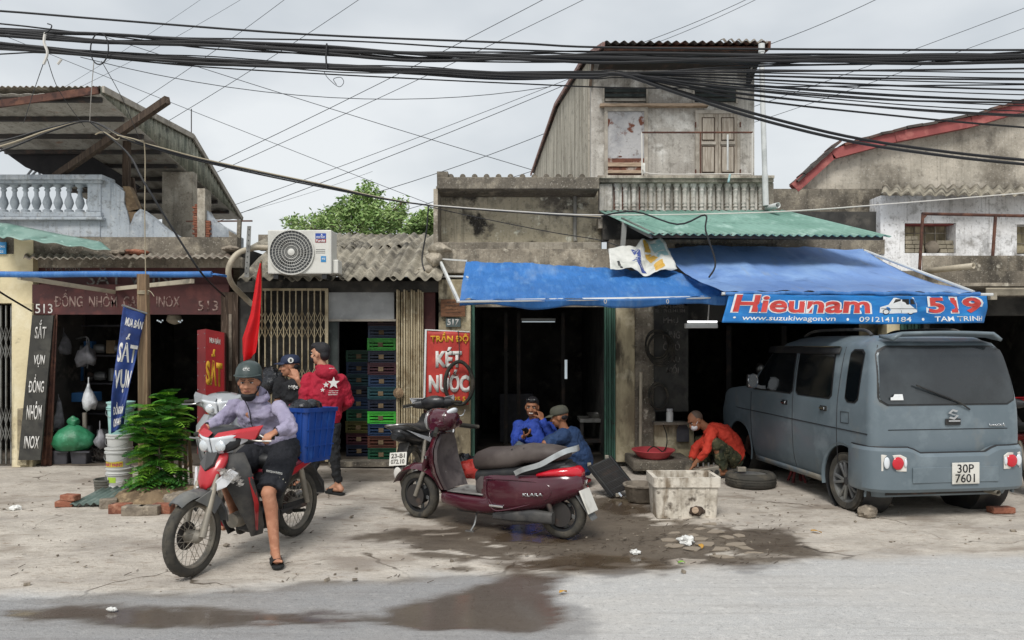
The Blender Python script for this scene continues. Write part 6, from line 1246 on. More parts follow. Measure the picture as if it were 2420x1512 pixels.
    MB().prism([V((-.14, .06, .60)), V((-.14, -.06, .60)), V((-.34, -.055, .40)), V((-.36, -.05, .30)), V((-.36, .05, .30)), V((-.34, .055, .40))], (-.012, 0, .012)).build('rear_fender', 'dusty_plastic', t, bevel=.006)
    if plate:
        pb = MB().prism([V((-.32, .095, .53)), V((-.32, -.095, .53)), V((-.37, -.095, .40)), V((-.37, .095, .40))], (-.008, 0, .004)).build('number_plate', 'plate_white', t, bevel=.004); u2 = V((.05, 0, .13))
        text('lettering', plate[0], V((-.375, .075, .407)) + u2 * .53, (0, -.15, 0), u2 * .34, 'faded_paint', pb, .02, lift=.006); text('lettering', plate[1], V((-.375, .075, .407)) + u2 * .1, (0, -.15, 0), u2 * .34, 'faded_paint', pb, .02, lift=.006)
        MB().ell((-.385, 0, .32), (.02, .045, .07), 12).build('mud_flap', 'white_strap', t, True)
    for s_ in (1, -1):
        MB().tube([(.34, s_ * .10, .28), (0, s_ * .10, .28)], .022, 8).build('swingarm', 'steel_dark', t, True); MB().tube([(.0, s_ * .12, .30), (.10, s_ * .13, .60)], .024, 10).build('shock', 'dusty_metal', t, True); MB().tube([(.5, s_ * .10, .2), (.5, s_ * .27, .2)], .014, 8).build('foot_peg', 'rubber', t, True); MB().tube([(.18, s_ * .12, .26), (.2, s_ * .24, .28)], .014, 8).build('foot_peg', 'rubber', t, True)
    MB().tube(smoothpath([(.62, -.07, .22), (.55, -.12, .15), (.35, -.13, .17), (.1, -.14, .2)]), .02, 8).build('exhaust_pipe', 'steel_dark', t, True); MB().tube([(.1, -.145, .21), (-.28, -.15, .29)], [.035, .045], 12).build('muffler', 'alloy', t, True)
    MB().bar((.30, .105, .30), (.02, .105, .30), .015, .07).build('chain_case', 'black_plastic', t, bevel=.01)
    if st.get('film'):
        rg = random.Random(4)
        for (c, sz, n) in (((1.0, .14, .72), (.06, .06, .06), 4), ((.95, .19, .66), (.03, .04, .05), 2)):
            for k in range(n):
                p0 = V(c) + V((rg.uniform(-1, 1) * sz[0] * .5, rg.uniform(-1, 1) * sz[1] * .5, rg.uniform(-1, 1) * sz[2] * .5)); ax = V((rg.uniform(.2, .6), rg.uniform(-.5, .6), rg.uniform(-.8, .8))); bx = V((rg.uniform(-.3, .3), rg.uniform(.3, 1), rg.uniform(-.6, .4)))
                MB().grid(lambda u, v: p0 + ax * .11 * (u - .5) + bx * .09 * (v - .5) + V((.02 * math.sin(u * 11 + k) + .015 * math.sin(v * 13 + k), .012 * math.sin(u * 9 + v * 7), .015 * math.sin(v * 8 + k))), 7, 7).build('torn_film', 'plastic_film', t, True)
    return t
mb1 = motorbike('motorbike', 'red and white motorbike with torn plastic film ridden out of the verge', (-1.87, 6.38, 0), -110, dict(body='bike_darkred', accent='bike_red', dark='bike_black', film=1), R(4))
mb2 = motorbike('motorbike', 'silver motorbike parked behind the rider beside the green shrub', (-3.10, 8.45, 0), -80, dict(body='bike_silver', accent='bike_silver', dark='bike_silver', shield=1), R(-6), 0); mb2.scale = (1.12, 1.12, 1.12)
mb3 = motorbike('motorbike', 'dusty black motorbike with a bent number plate behind the maroon scooter', (-1.05, 7.95, 0), 76, dict(body='bike_black', accent='bike_white', dark='bike_black', seat='dusty_plastic', tail='black_plastic'), R(8), -5, ('23-B1', '072.10'))
mb4 = motorbike('motorbike', 'dark red motorbike just showing behind the van at the right edge', (5.62, 7.9, 0), 80, dict(body='bike_darkred', accent='bike_red', dark='bike_black'), 0)
# crate on the rider's motorbike
cr = thing('blue_crate', 'blue plastic crate full of black bags strapped on the ridden motorbike', 'crate', (-1.822, 6.49, .63), world=False); cr.scale = (.96, .93, 1); cr.rotation_euler = (0, R(-3), R(-110))
mat('crate_blue', '1a4592', .45, layers=[('15377a', 3, .45, .64), ('2a58a4', 7, .56, .7)])
def crate_ring(z, hx, hy, r=.05, n=5):
    out = []
    for cx_, cy_, a0 in ((hx - r, hy - r, 0), (-hx + r, hy - r, 90), (-hx + r, -hy + r, 180), (hx - r, -hy + r, 270)):
        for k in range(n + 1): a = R(a0 + 90 * k / n); out.append(V((cx_ + r * math.cos(a), cy_ + r * math.sin(a), z)))
    return out
MB().loft([crate_ring(0, .22, .155), crate_ring(.46, .25, .185), crate_ring(.46, .24, .175), crate_ring(.03, .21, .145)], True).build('shell', 'crate_blue', cr, True, angle=40)
MB().loft([crate_ring(.43, .262, .197), crate_ring(.465, .266, .201), crate_ring(.465, .245, .18), crate_ring(.43, .245, .18)], False, True).build('rim', 'crate_blue', cr, True, angle=40)
for s_ in (1, -1):
    for k in range(5): MB().bar((-.17 + .085 * k, s_ * .160, .03), (-.20 + .10 * k, s_ * .187, .43), .012, .014, V((0, s_, 0))).build('rib', 'crate_blue', cr)
    for zz in (.14, .28): MB().bar((-.21, s_ * (.158 + .03 * zz / .46), zz), (.21, s_ * (.158 + .03 * zz / .46), zz), .012, .012).build('rib', 'crate_blue', cr)
    for k in range(6): MB().bar((s_ * .224, -.12 + .048 * k, .03), (s_ * .252, -.14 + .056 * k, .43), .014, .012, V((s_, 0, 0))).build('rib', 'crate_blue', cr)
mat('bin_bag', '15161a', .25, spec=.6, layers=[('2b2d33', 6, .5, .66)], bump=.8, bscale=16)
def bag(mb, c, r, seed, amp=.25, n=26, k=18):
    o = len(mb.v); mb.ell(c, r, n, None, k)
    for v_ in mb.v[o:]:
        q = v_ - V(c); v_ += q * (amp * noise.noise(q * 9 + V((seed, seed, 0))) + amp * .6 * noise.noise(q * 22 + V((0, seed, 0))))
    return mb
bag(MB(), (0, -.01, .40), (.21, .145, .13), 3, .35).build('bin_bag', 'bin_bag', cr, True); bag(MB(), (.06, .04, .46), (.12, .09, .08), 8, .45).build('bin_bag', 'bin_bag', cr, True)
MB().tube([(-.2, -.2, .0), (-.23, -.22, -.2)], .004, 5).build('strap', 'black_cable', cr)
# ============================================================ PEOPLE
mat('skin', 'b07d62', .6, layers=[('a06d54', 9, .45, .65), ('bd8b70', 20, .52, .68)], spec=.35); mat('skin_tan', '95664b', .6, layers=[('865a42', 9, .45, .65)], spec=.35); mat('skin_pale', 'b98a70', .6, layers=[('ab7c63', 9, .45, .65)], spec=.35)
mat('hair', '17151a', .6, bump=.5, bscale=120); mat('hair_grey', '5a4a40', .7)
mat('eye_white', 'c9c4bd', .4); mat('eye_dark', '1a1412', .3); mat('lip', '8d5347', .6); mat('teeth', 'd5d0c5', .4)
mat('fab_lavender', '9892a9', .85, layers=[('8b859d', 4, .45, .65), ('a5a0b5', 9, .52, .68)], bump=.8, bscale=13, bstretch=(1.6, 1.6, .9)); mat('fab_black', '17181c', .85, bump=.8, bscale=13, bstretch=(1.6, 1.6, .9)); mat('fab_shorts', '16181f', .85, bump=.8, bscale=13, bstretch=(1.6, 1.6, .9)); mat('fab_jeans', '191b1e', .85, layers=[('24272b', 6, .5, .68)], bump=.8, bscale=13, bstretch=(1.6, 1.6, .9))
mat('fab_red', 'a3132f', .85, layers=[('8f1029', 5, .45, .65)], bump=.8, bscale=13, bstretch=(1.6, 1.6, .9)); mat('fab_blue', '20409a', .75, layers=[('1a3684', 5, .45, .65)], bump=.8, bscale=13, bstretch=(1.6, 1.6, .9)); mat('fab_navy', '1b3559', .8, layers=[('162c4a', 5, .45, .65), ('23406a', 9, .55, .7)], bump=.8, bscale=13, bstretch=(1.6, 1.6, .9))
mat('fab_orange', 'd1402c', .8, layers=[('b93524', 5, .45, .65)], bump=.8, bscale=13, bstretch=(1.6, 1.6, .9)); mat('fab_camo', '4a4a33', .85, layers=[('2f3524', 9, .48, .54), ('6b6248', 12, .56, .6), ('23251d', 16, .6, .63)]); mat('fab_greytrousers', '4d555b', .85, layers=[('414950', 6, .45, .65)], bump=.2)
mat('fab_mask_black', '15161a', .8); mat('fab_mask_white', 'd6d8dc', .8); mat('cap_navy', '1e2a45', .7); mat('cap_olive', '4d4d40', .85, layers=[('40403a', 6, .45, .65)]); mat('helmet', '34403e', .45, coat=.2); mat('rubber_slide', '171a1b', .7); mat('print_white', 'cfcfcb', .7); mat('print_cream', 'b6b3a2', .8, layers=[('16181f', 14, .5, .58)])
mat('phone', '101216', .2)
TEX = bpy.data.textures.new('folds', 'CLOUDS'); TEX.noise_scale = .11; TEX.noise_depth = 2
TX2 = bpy.data.textures.new('creases', 'MARBLE'); TX2.noise_scale = .07; TX2.turbulence = 7; TX2.noise_depth = 2
def remesh(o, vox, smooth=4, disp=0.):
    md = o.modifiers.new('r', 'REMESH'); md.mode = 'VOXEL'; md.voxel_size = vox; md.use_smooth_shade = True
    if smooth: md = o.modifiers.new('s', 'SMOOTH'); md.factor = .5; md.iterations = smooth
    if disp: md = o.modifiers.new('d', 'DISPLACE'); md.texture = TEX; md.texture_coords = 'GLOBAL'; md.strength = disp; md.mid_level = .5
    if disp > .011: md = o.modifiers.new('e', 'DISPLACE'); md.texture = TX2; md.texture_coords = 'GLOBAL'; md.strength = .017; md.mid_level = .5
    return o
def hmat(fw, up):
    fw = V(fw).normalized(); up = V(up); lt = up.cross(fw).normalized(); up = fw.cross(lt).normalized(); return Matrix((fw, lt, up)).transposed()
def torso(mb, spine, lat, secs):
    """spine: points from pelvis to neck; secs: (half width, half depth) at each"""
    lat = V(lat).normalized(); k = len(spine); rings = []
    for i, p in enumerate(spine):
        t = (spine[min(i + 1, k - 1)] - spine[max(i - 1, 0)]).normalized(); l = (lat - t * lat.dot(t)).normalized(); f = l.cross(t).normalized(); hw, hd = secs[i]
        rings.append([p + l * hw * math.copysign(abs(math.cos(a)) ** .85, math.cos(a)) + f * hd * math.sin(a) for a in [2 * math.pi * j / 20 for j in range(20)]])
    return mb.loft(rings)
def limb(mb, pts, rs):
    for i in range(len(pts) - 1): mb.cap(pts[i], rs[i], pts[i + 1], rs[i + 1], 14)
    return mb
def hand(mb, w, d, n, side=1, curl=.5, s=1., spread=.1):
    w, d, n = V(w), V(d).normalized(), V(n); n = (n - d * n.dot(d)).normalized(); l = d.cross(n) * side
    for i, off in enumerate((.030, .011, -.009, -.028)):
        b = w + (d * (.085 - .004 * i) + l * off) * s; mb.cap(w + (d * .012 + l * off * .55) * s, .015 * s, b, .0118 * s, 8)
        ln = (.070, .078, .072, .056)[i] * s; p = b; sd = (d + l * off * spread * 6).normalized()
        for k in range(3):
            a = curl * (k + .6); q = p + (sd * math.cos(a) + n * math.sin(a)) * ln * (.42, .32, .26)[k]; mb.cap(p, (.0100 - .0008 * k) * s, q, (.0092 - .0008 * k) * s, 8); p = q
    p = w + (d * .025 + l * .026) * s
    for k in range(3):
        a = .3 + curl * .5 * k; q = p + ((l * .65 + d * .75).normalized() * math.cos(a) + n * math.sin(a)) * (.034, .028, .022)[k] * s; mb.cap(p, (.014 - .0015 * k) * s, q, (.0125 - .0015 * k) * s, 8); p = q
    return mb
def foot(mb, ankle, toe, sole_z, s=1.):
    a, t = V(ankle), V(toe); d = (t - a); d.z = 0; d.normalize(); l = V((-d.y, d.x, 0)); heel = V((a.x, a.y, sole_z + .035)) - d * .045
    mb.cap(a, .036, heel + V((0, 0, .0)), .034, 12); mb.cap(a + d * .02, .034, V((t.x, t.y, sole_z + .025)) - d * .04, .03, 12); mb.cap(heel, .033, V((t.x, t.y, sole_z + .02)) - d * .03 , .03, 12)
    for i, (o, ln) in enumerate(((.026, .05), (.010, .048), (-.004, .043), (-.017, .036), (-.029, .028))):
        b = V((t.x, t.y, sole_z + .018)) - d * .045 + l * o; mb.cap(b, .013 if i == 0 else .0105, b + d * ln, .012 if i == 0 else .009, 8)
    return mb
def head(mb, c, fw, up, s=1.):
    m = hmat(fw, up); P = lambda x, y, z: V(c) + m @ V((x, y, z)) * s
    mb.ell(P(-.012, 0, .022), (.098 * s, .076 * s, .096 * s), 22, m, 14); mb.ell(P(.022, 0, -.045), (.066 * s, .060 * s, .070 * s), 20, m, 12); mb.ell(P(.055, 0, -.088), (.026 * s, .030 * s, .022 * s), 14, m)
    mb.ell(P(.070, 0, -.02), (.024 * s, .045 * s, .045 * s), 14, m); mb.cap(P(.086, 0, .012), .010 * s, P(.108, 0, -.026), .0135 * s, 10)
    for sd in (1, -1):
        mb.ell(P(.096, sd * .014, -.030), (.010 * s, .009 * s, .008 * s), 8, m); mb.ell(P(-.008, sd * .078, -.008), (.022 * s, .010 * s, .032 * s), 12, m); mb.ell(P(.062, sd * .038, -.028), (.026 * s, .022 * s, .022 * s), 12, m); mb.cap(P(.086, sd * .014, .034), .010 * s, P(.070, sd * .052, .036), .009 * s, 8)
    mb.cap(P(.086, -.018, -.058), .0085 * s, P(.086, .018, -.058), .0085 * s, 8)
    return P, m
def face(P, m, t, s=1., smile=False, mouth=True):
    for sd in (1, -1):
        e = MB().ell(P(.080, sd * .032, .008), (.010 * s, .015 * s, .0055 * s), 12, m).build('eye', 'eye_white', t, True); MB().ell(P(.0885, sd * .031, .008), (.004 * s, .007 * s, .0065 * s), 10, m).build('pupil', 'eye_dark', e, True)
        MB().cap(P(.092, sd * .014, .030), .0045 * s, P(.080, sd * .050, .032), .003 * s, 8).build('eyebrow', 'hair', t, True); MB().cap(P(.091, sd * .018, .0165), .0028 * s, P(.083, sd * .047, .015), .0022 * s, 6).build('eyelid', 'hair', t, True)
    if mouth:
        MB().ell(P(.092, 0, -.058), (.006 * s, .026 * s, .0085 * s if smile else .005 * s), 12, m).build('lips', 'teeth' if smile else 'lip', t, True)
        if smile: MB().ell(P(.089, 0, -.068), (.006 * s, .028 * s, .005 * s), 12, m).build('lips', 'lip', t, True)
def person(label, loc): return thing('person', label, 'person', loc)
def garment(mb, name, m, t, vox=.011, disp=.012, smooth=5): return remesh(mb.build(name, m, t, True), vox, smooth, disp)
def skin(mb, m, t): return remesh(mb.build('body', m, t, True), .0065, 2)
def slide(t, ankle, toe, sole_z=0.):
    a, tt = V(ankle), V(toe); d = (tt - a); d.z = 0; d.normalize(); l = V((-d.y, d.x, 0)); base = V((a.x, a.y, sole_z)); L_ = (V((tt.x, tt.y, 0)) - V((a.x, a.y, 0))).length
    pts = [(-.085, .0), (-.07, .035), (0, .036), (L_ * .6, .046), (L_ + .01, .045), (L_ + .045, .02), (L_ + .045, -.02), (L_ + .01, -.042), (L_ * .6, -.04), (0, -.036), (-.07, -.035)]
    s_ = MB().prism([base + d * x + l * y + V((0, 0, .003)) for x, y in pts], (0, 0, .022)).build('sandal', 'rubber_slide', t, bevel=.006)
    rows = []
    for k in range(9):
        a_ = math.pi * k / 8; rows.append([base + d * x + l * (.047 * math.cos(a_)) + V((0, 0, .018 + h_ * math.sin(a_))) for x, h_ in ((L_ * .35, .062), (L_ * .35 - .004, .07), (L_ * .93 + .004, .052), (L_ * .93, .044))])
    MB().loft(rows).build('strap', 'rubber_slide', s_, True, angle=50)
# ---------- rider
e_ = V((-.342, -.94, 0)); lf = V((.94, -.342, 0)); B0 = V((-1.87, 6.38, 0))
def BK_(x, y, z): return B0 + e_ * x + lf * y + V((0, 0, z))
t = person('rider in lavender jacket, black shorts and dark helmet astride the red motorbike', (B0 + e_ * .25))
pel = BK_(.27, .02, .80); nk = W(604, 938, 5.93); ch = W(612, 985, 6.02); shl, shr = W(660, 962, 5.86), W(556, 958, 6.03)
hc = W(588, 903, 5.84); gl, gr_ = BK_(.775, .335, .955), BK_(.775, -.325, .955)
el, er = W(690, 1010, 5.70), W(522, 996, 5.98)
wl, wr = gl + V((.035, .075, .03)), gr_ + V((.03, .10, .04))
kl, al, tl_ = W(634, 1165, 5.62), W(650, 1302, 5.58), W(656, 1334, 5.44); kr, ar = BK_(.66, -.17, .60), BK_(.50, -.21, .27)
hl_, hr_ = pel + lf * .10, pel - lf * .10
hfw = V((.16, -.97, -.10)); hup = V((.0, -.05, 1))
b = MB(); sp_ = [pel - V((0, 0, .06)), pel + V((0, 0, .06)), pel.lerp(ch, .55), ch, shl.lerp(shr, .5) - V((0, 0, .02)), nk + V((0, 0, .0))]
torso(b, sp_, lf, [(.15, .11), (.16, .12), (.15, .115), (.17, .12), (.16, .10), (.055, .055)]); b.cap(nk - V((0, 0, .03)), .058, hc - V((0, 0, .05)) , .055)
P_, m_ = head(b, hc, hfw, hup)
for s_, e2, w_, g_, sd in ((shl, el, wl, gl, 1), (shr, er, wr, gr_, -1)):
    limb(b, [s_, e2, w_], [.046, .04, .028])
hand(b, wl, gl - wl + V((-.03, -.05, -.005)), V((-.2, -.3, -1)), -1, .75); hand(b, wr, gr_ - wr + V((-.02, -.05, -.01)), V((.1, -.3, -1)), 1, .75)
limb(b, [hl_, kl, kl.lerp(al, .3) + V((0, .02, 0)), al], [.085, .056, .052, .034]); limb(b, [hr_, kr, ar], [.085, .056, .036]); b.ell(kl.lerp(al, .28) + V((0, .03, 0)), (.05, .05, .09), 14)
foot(b, al, tl_, .03); foot(b, ar, ar + e_ * .16, ar.z - .09)
skin(b, 'skin', t); face(P_, m_, t, mouth=True)
jk = MB(); up1 = [(.165, .135), (.176, .14), (.172, .132), (.182, .128), (.172, .108), (.075, .07)]
torso(jk, sp_, lf, up1)
for s_, e2, w_ in ((shl, el, wl), (shr, er, wr)):
    limb(jk, [s_, e2], [.068, .056]); jk.tube([e2, e2.lerp(w_, .5), w_], [.056, .048, .039], 14); jk.ell(e2, .055)
jk.cap(nk, .075, nk + V((.02, .02, .03)), .07)
garment(jk, 'jacket', 'fab_lavender', t, .010, .022)
cl_ = MB()
for k in range(3): cl_.torus(nk + V((.03, -.02, -.005 + .018 * k)), (.1, -.35, 1), .082 - .006 * k, .016, 26, 8)
garment(cl_, 'collar', 'fab_lavender', t, .008, .012, 2)
rows_ = []
for k in range(17):
    q = k / 16.; p = nk.lerp(pel + V((0, 0, .02)), q) + e_ * (.128 + .03 * math.sin(math.pi * q)) + V((0, 0, -.02)); rows_.append(p + lf * .015 * math.sin(q * 9))
MB().tube(rows_, .004, 6).build('zip', 'black_plastic', t, True)
for w_, e2 in ((wl, el), (wr, er)): MB().tube([w_ - (w_ - e2).normalized() * .03, w_ + (w_ - e2).normalized() * .008], [.041, .037], 14).build('cuff', 'fab_black', t, True)
shs = MB(); torso(shs, [pel - V((0, 0, .08)), pel, pel + V((0, 0, .07))], lf, [(.175, .14), (.185, .15), (.178, .142)])
shs.tube([hl_, hl_.lerp(kl, .5), hl_.lerp(kl, .93) - V((0, 0, .02))], [.115, .108, .100], 18); shs.tube([hr_, hr_.lerp(kr, .5), hr_.lerp(kr, .9)], [.115, .105, .098], 18); shs.ell(hl_, .112); shs.ell(hr_, .112)
sho = garment(shs, 'shorts', 'fab_shorts', t, .010, .018)
# print on the shorts: lettering and a palm
pd = V((.33, -.94, .0)); pu = (hl_ - kl).normalized(); pr_ = pd.cross(pu).normalized() * -1
pc = hl_.lerp(kl, .62) + V((.035, -.118, .0)); rgt = V((.94, .33, -.25)).normalized(); upp = V((.2, -.45, .87)).normalized()
text('print', 'DSQUARED2', pc + upp * .045 - rgt * .07, rgt * .12, upp * .022, 'print_white', sho, .03, .002, lift=.012)
for k in range(9):
    a = 2 * math.pi * k / 9 + .2; p0 = pc - upp * .035 + rgt * .03; q = p0 + (rgt * math.cos(a) + upp * math.sin(a)) * .05
    MB().tube([p0 + pd * .014, p0.lerp(q, .5) + pd * .016, q + pd * .010], [.004, .008, .002], 6).build('print', 'print_cream', sho, True)
MB().tube([pc - upp * .035 + rgt * .03 + pd * .012, pc - upp * .10 + rgt * .0 + pd * .006], .005, 6).build('print', 'print_cream', sho, True)
slide(t, al, tl_)
hm = MB(); mH = hmat(hfw, hup); cH = hc + mH @ V((-.016, 0, .046))
hm.loft([[cH + mH @ V((.125 * math.cos(a) * r_, .103 * math.sin(a) * r_, z_ + .062 * max(0, math.cos(a)) ** .6 * max(0, .03 - z_) / .085)) for a in [2 * math.pi * j / 28 for j in range(28)]] for r_, z_ in ((.93, -.055), (1., -.03), (1.02, .0), (1.0, .03), (.92, .065), (.74, .098), (.45, .117), (.12, .124))]); hm.build('helmet', 'helmet', t, True, angle=180)
he = t.children[-1]
MB().grid(lambda u, v: cH + mH @ V(((.118 + .06 * v * math.sin(math.pi * (.12 + .76 * u))) * math.cos((u - .5) * 2.1) * (1 if True else 1), .108 * math.sin((u - .5) * 2.1) * (1 + .12 * v), .022 - .006 * v)), 16, 5).build('visor', 'helmet', he, True, solid=.006)
text('lettering', 'CRC', cH + mH @ V((.108, -.025, .055)), mH @ V((0, .05, 0)), mH @ V((-.012, 0, .02)), 'print_white', he, .02, .002, lift=.010)
for sd in (1, -1): MB().tube([P_(.0, sd * .085, -.01), P_(.02, sd * .072, -.06), P_(.03, sd * .04, -.105)], .005, 6).build('chin_strap', 'fab_black', he, True)
mk = MB(); mk.ell(P_(.038, 0, -.100), (.055, .060, .030), 18, m_); mk.ell(P_(.015, 0, -.12), (.05, .056, .032), 16, m_); garment(mk, 'face_mask', 'fab_mask_black', t, .007, .004, 2)
for sd in (1, -1): MB().tube([P_(.045, sd * .058, -.09), P_(-.0, sd * .082, -.02)], .003, 5).build('mask_loop', 'fab_mask_black', t, True)
ci = gl + V((-.045, -.06, .02)); MB().tube([ci, ci + V((.035, -.03, -.012))], .0045, 8).build('cigarette', 'paper', None, True, label='white cigarette between the fingers of the rider', cat='cigarette')
# ---------- man in red hoodie (seen from behind)
t = person('young man in red hoodie with white stars and black jeans seen from behind', G(765, 1172))
dd = 8.05; lat = V((-.86, -.5, 0)) * -1; bk = V((.42, -.9, 0))          # bk: the way his back faces
hc = W(756, 836, dd); nk = W(768, 872, dd); shl, shr = W(729, 897, dd - .05), W(806, 899, dd + .05); pel = W(765, 995, dd)
b = MB(); ch = shl.lerp(shr, .5) - V((0, 0, .16)); sp_ = [pel - V((0, 0, .06)), pel + V((0, 0, .05)), pel.lerp(ch, .6), ch, shl.lerp(shr, .5), nk]
torso(b, sp_, shr - shl, [(.15, .11), (.155, .11), (.14, .105), (.165, .11), (.15, .09), (.05, .05)]); b.cap(nk - V((0, 0, .04)), .055, hc - V((0, 0, .05)), .052); P_, m_ = head(b, hc, (-.93, .32, -.05), (0, 0, 1))
el, wl = W(716, 952, dd - .12), W(688, 962, dd - .32); er, wr = W(822, 948, dd + .12), W(796, 972, dd + .34)
limb(b, [shl, el, wl], [.048, .04, .027]); limb(b, [shr, er, wr], [.048, .04, .027]); hand(b, wl, (-.6, -.6, -.3), (0, 0, -1), -1, .5); hand(b, wr, (-.6, .6, -.2), (-1, 0, -.3), 1, .5)
hl_, hr_ = W(749, 1003, dd), W(783, 1003, dd); kl, al = W(741, 1080, dd - .02), W(737, 1148, dd + .02); kr, ar = W(789, 1075, dd), W(799, 1146, dd + .05)
limb(b, [hl_, kl, al], [.082, .054, .034]); limb(b, [hr_, kr, ar], [.082, .054, .034]); tl_, tr_ = al + V((-.11, .10, 0)), ar + V((-.12, .08, 0)); foot(b, al, tl_, .03); foot(b, ar, tr_, .03)
skin(b, 'skin_pale', t); face(P_, m_, t, mouth=False)
h_ = MB(); torso(h_, [pel + V((0, 0, .02)), pel + V((0, 0, .08)), pel.lerp(ch, .6), ch, shl.lerp(shr, .5), nk + V((0, 0, .01))], shr - shl, [(.175, .135), (.19, .145), (.182, .14), (.20, .145), (.17, .115), (.085, .075)])
for s_, e2, w_ in ((shl, el, wl), (shr, er, wr)): limb(h_, [s_, e2], [.078, .064]); h_.tube([e2, e2.lerp(w_, .6), w_], [.062, .052, .04], 14); h_.ell(e2, .062)
hd_ = garment(h_, 'hoodie', 'fab_red', t, .010, .022)
q = MB(); q.ell(nk + bk * .075 + V((0, 0, -.035)), (.115, .085, .075), 20); q.torus(nk + V((0, 0, .012)), (.05, .15, 1), .075, .028, 24, 10); garment(q, 'hood', 'fab_red', t, .010, .016)
tail = MB(); torso(tail, [pel - V((0, 0, .015)), pel + V((0, 0, .05))], shr - shl, [(.172, .134), (.186, .142)]); tail.build('waistband', 'fab_red', t, True)
def star(c, r, rt_, up_, n_): 
    pts = []
    for k in range(10): a = math.pi / 2 + k * math.pi / 5; rr_ = r if k % 2 == 0 else r * .42; pts.append(V(c) + rt_ * math.cos(a) * rr_ + up_ * math.sin(a) * rr_)
    MB().prism(pts, n_ * .004).build('star_print', 'print_white', hd_)
rt_ = V((.93, .36, 0)).normalized(); n_ = V((.36, -.93, 0)).normalized(); off = lambda x, y, k=.0: W(x, y, dd - .152 + (x - 770) * .0016 + k)
star(off(788, 905), .068, rt_, V((0, .1, 1)).normalized(), n_); star(off(770, 909), .035, rt_, V((0, 0, 1)), n_); star(off(762, 921, -.01), .026, rt_, V((0, 0, 1)), n_)
for k, (s_, y) in enumerate((('energy to show', 925), ('just pass the', 929.5), ('whole MERCY', 934))): text('lettering', s_, off(777 - k, y), rt_ * .10, V((0, 0, .014)), 'print_white', hd_, .03, .002, lift=.006)
text('lettering', 'sport', W(777, 872, dd - .19), rt_ * .055, V((0, 0, .014)), 'print_white', hd_, .03, .002, lift=.01)
j = MB(); torso(j, [pel - V((0, 0, .08)), pel + V((0, 0, .05))], shr - shl, [(.155, .12), (.16, .12)]); j.tube([hl_, kl, al + V((0, 0, .03))], [.096, .066, .048], 16); j.tube([hr_, kr, ar + V((0, 0, .03))], [.096, .066, .048], 16); garment(j, 'jeans', 'fab_jeans', t, .010, .014)
slide(t, al, tl_); slide(t, ar, tr_)
q = MB(); q.ell(P_(-.03, 0, .045), (.092, .082, .085), 20, m_); q.ell(P_(.03, 0, .085), (.075, .07, .045), 18, m_); q.ell(P_(-.06, 0, -.01), (.055, .07, .07), 16, m_); garment(q, 'hair', 'hair', t, .008, .01, 2)
q = MB(); q.ell(P_(.065, 0, -.05), (.048, .055, .05), 16, m_); q.build('face_mask', 'fab_mask_black', t, True); [MB().tube([P_(.06, sd * .05, -.03), P_(.0, sd * .08, .0)], .003, 5).build('mask_loop', 'fab_mask_black', t, True) for sd in (1, -1)]
# ---------- man in black T-shirt
t = person('young man in black T-shirt and navy cap touching his ear', G(700, 1150))
dd = 8.5; hc = W(684, 866, dd); nk = W(702, 893, dd); shl, shr = W(740, 908, dd - .02), W(663, 906, dd - .02); pel = W(705, 1000, dd + .02)
b = MB(); ch = shl.lerp(shr, .5) - V((0, 0, .15)); sp_ = [pel - V((0, 0, .06)), pel + V((0, 0, .05)), pel.lerp(ch, .6), ch, shl.lerp(shr, .5), nk]
torso(b, sp_, shl - shr, [(.15, .11), (.15, .11), (.14, .10), (.16, .105), (.15, .09), (.05, .05)]); b.cap(nk - V((0, 0, .04)), .055, hc - V((-.015, 0, .05)), .052); P_, m_ = head(b, hc, (-.93, -.33, -.03), (.05, 0, 1))
el, wl = W(733, 945, dd - .25), W(703, 897, dd - .36); er, wr = W(655, 960, dd - .05), W(668, 1005, dd - .2)
limb(b, [shl, el, wl], [.048, .04, .027]); limb(b, [shr, er, wr], [.048, .04, .027]); hand(b, wl, W(693, 868, dd - .33) - wl, (-.4, 1, -.2), 1, .35); hand(b, wr, (.1, -.4, -.9), (0, 1, 0), -1, .4)
hl_, hr_ = W(722, 1010, dd), W(688, 1010, dd); kl, al = W(724, 1085, dd), W(724, 1142, dd + .02); kr, ar = W(688, 1085, dd), W(687, 1142, dd)
limb(b, [hl_, kl, al], [.082, .054, .034]); limb(b, [hr_, kr, ar], [.082, .054, .034]); foot(b, al, al + V((-.12, -.08, 0)), .03); foot(b, ar, ar + V((-.12, -.08, 0)), .03); skin(b, 'skin', t); face(P_, m_, t)
h_ = MB(); torso(h_, [pel, pel + V((0, 0, .06)), pel.lerp(ch, .6), ch, shl.lerp(shr, .5), nk - V((0, 0, .01))], shl - shr, [(.178, .13), (.18, .135), (.172, .13), (.19, .13), (.165, .11), (.066, .062)])
for s_, e2 in ((shl, el), (shr, er)): h_.tube([s_, s_.lerp(e2, .68)], [.074, .072], 16); h_.ell(s_, .074)
ts = garment(h_, 'tshirt', 'fab_black', t, .010, .016); text('lettering', 'Một', W(682, 921, dd - .16), V((.105, .01, 0)), V((0, 0, .055)), 'print_white', ts, .05, .003, lift=.01)
j = MB(); torso(j, [pel - V((0, 0, .08)), pel + V((0, 0, .05))], shl - shr, [(.155, .12), (.16, .12)]); j.tube([hl_, kl, al], [.096, .07, .055], 16); j.tube([hr_, kr, ar], [.096, .07, .055], 16); garment(j, 'trousers', 'fab_jeans', t, .011, .014)
slide(t, al, al + V((-.12, -.08, 0))); slide(t, ar, ar + V((-.12, -.08, 0)))
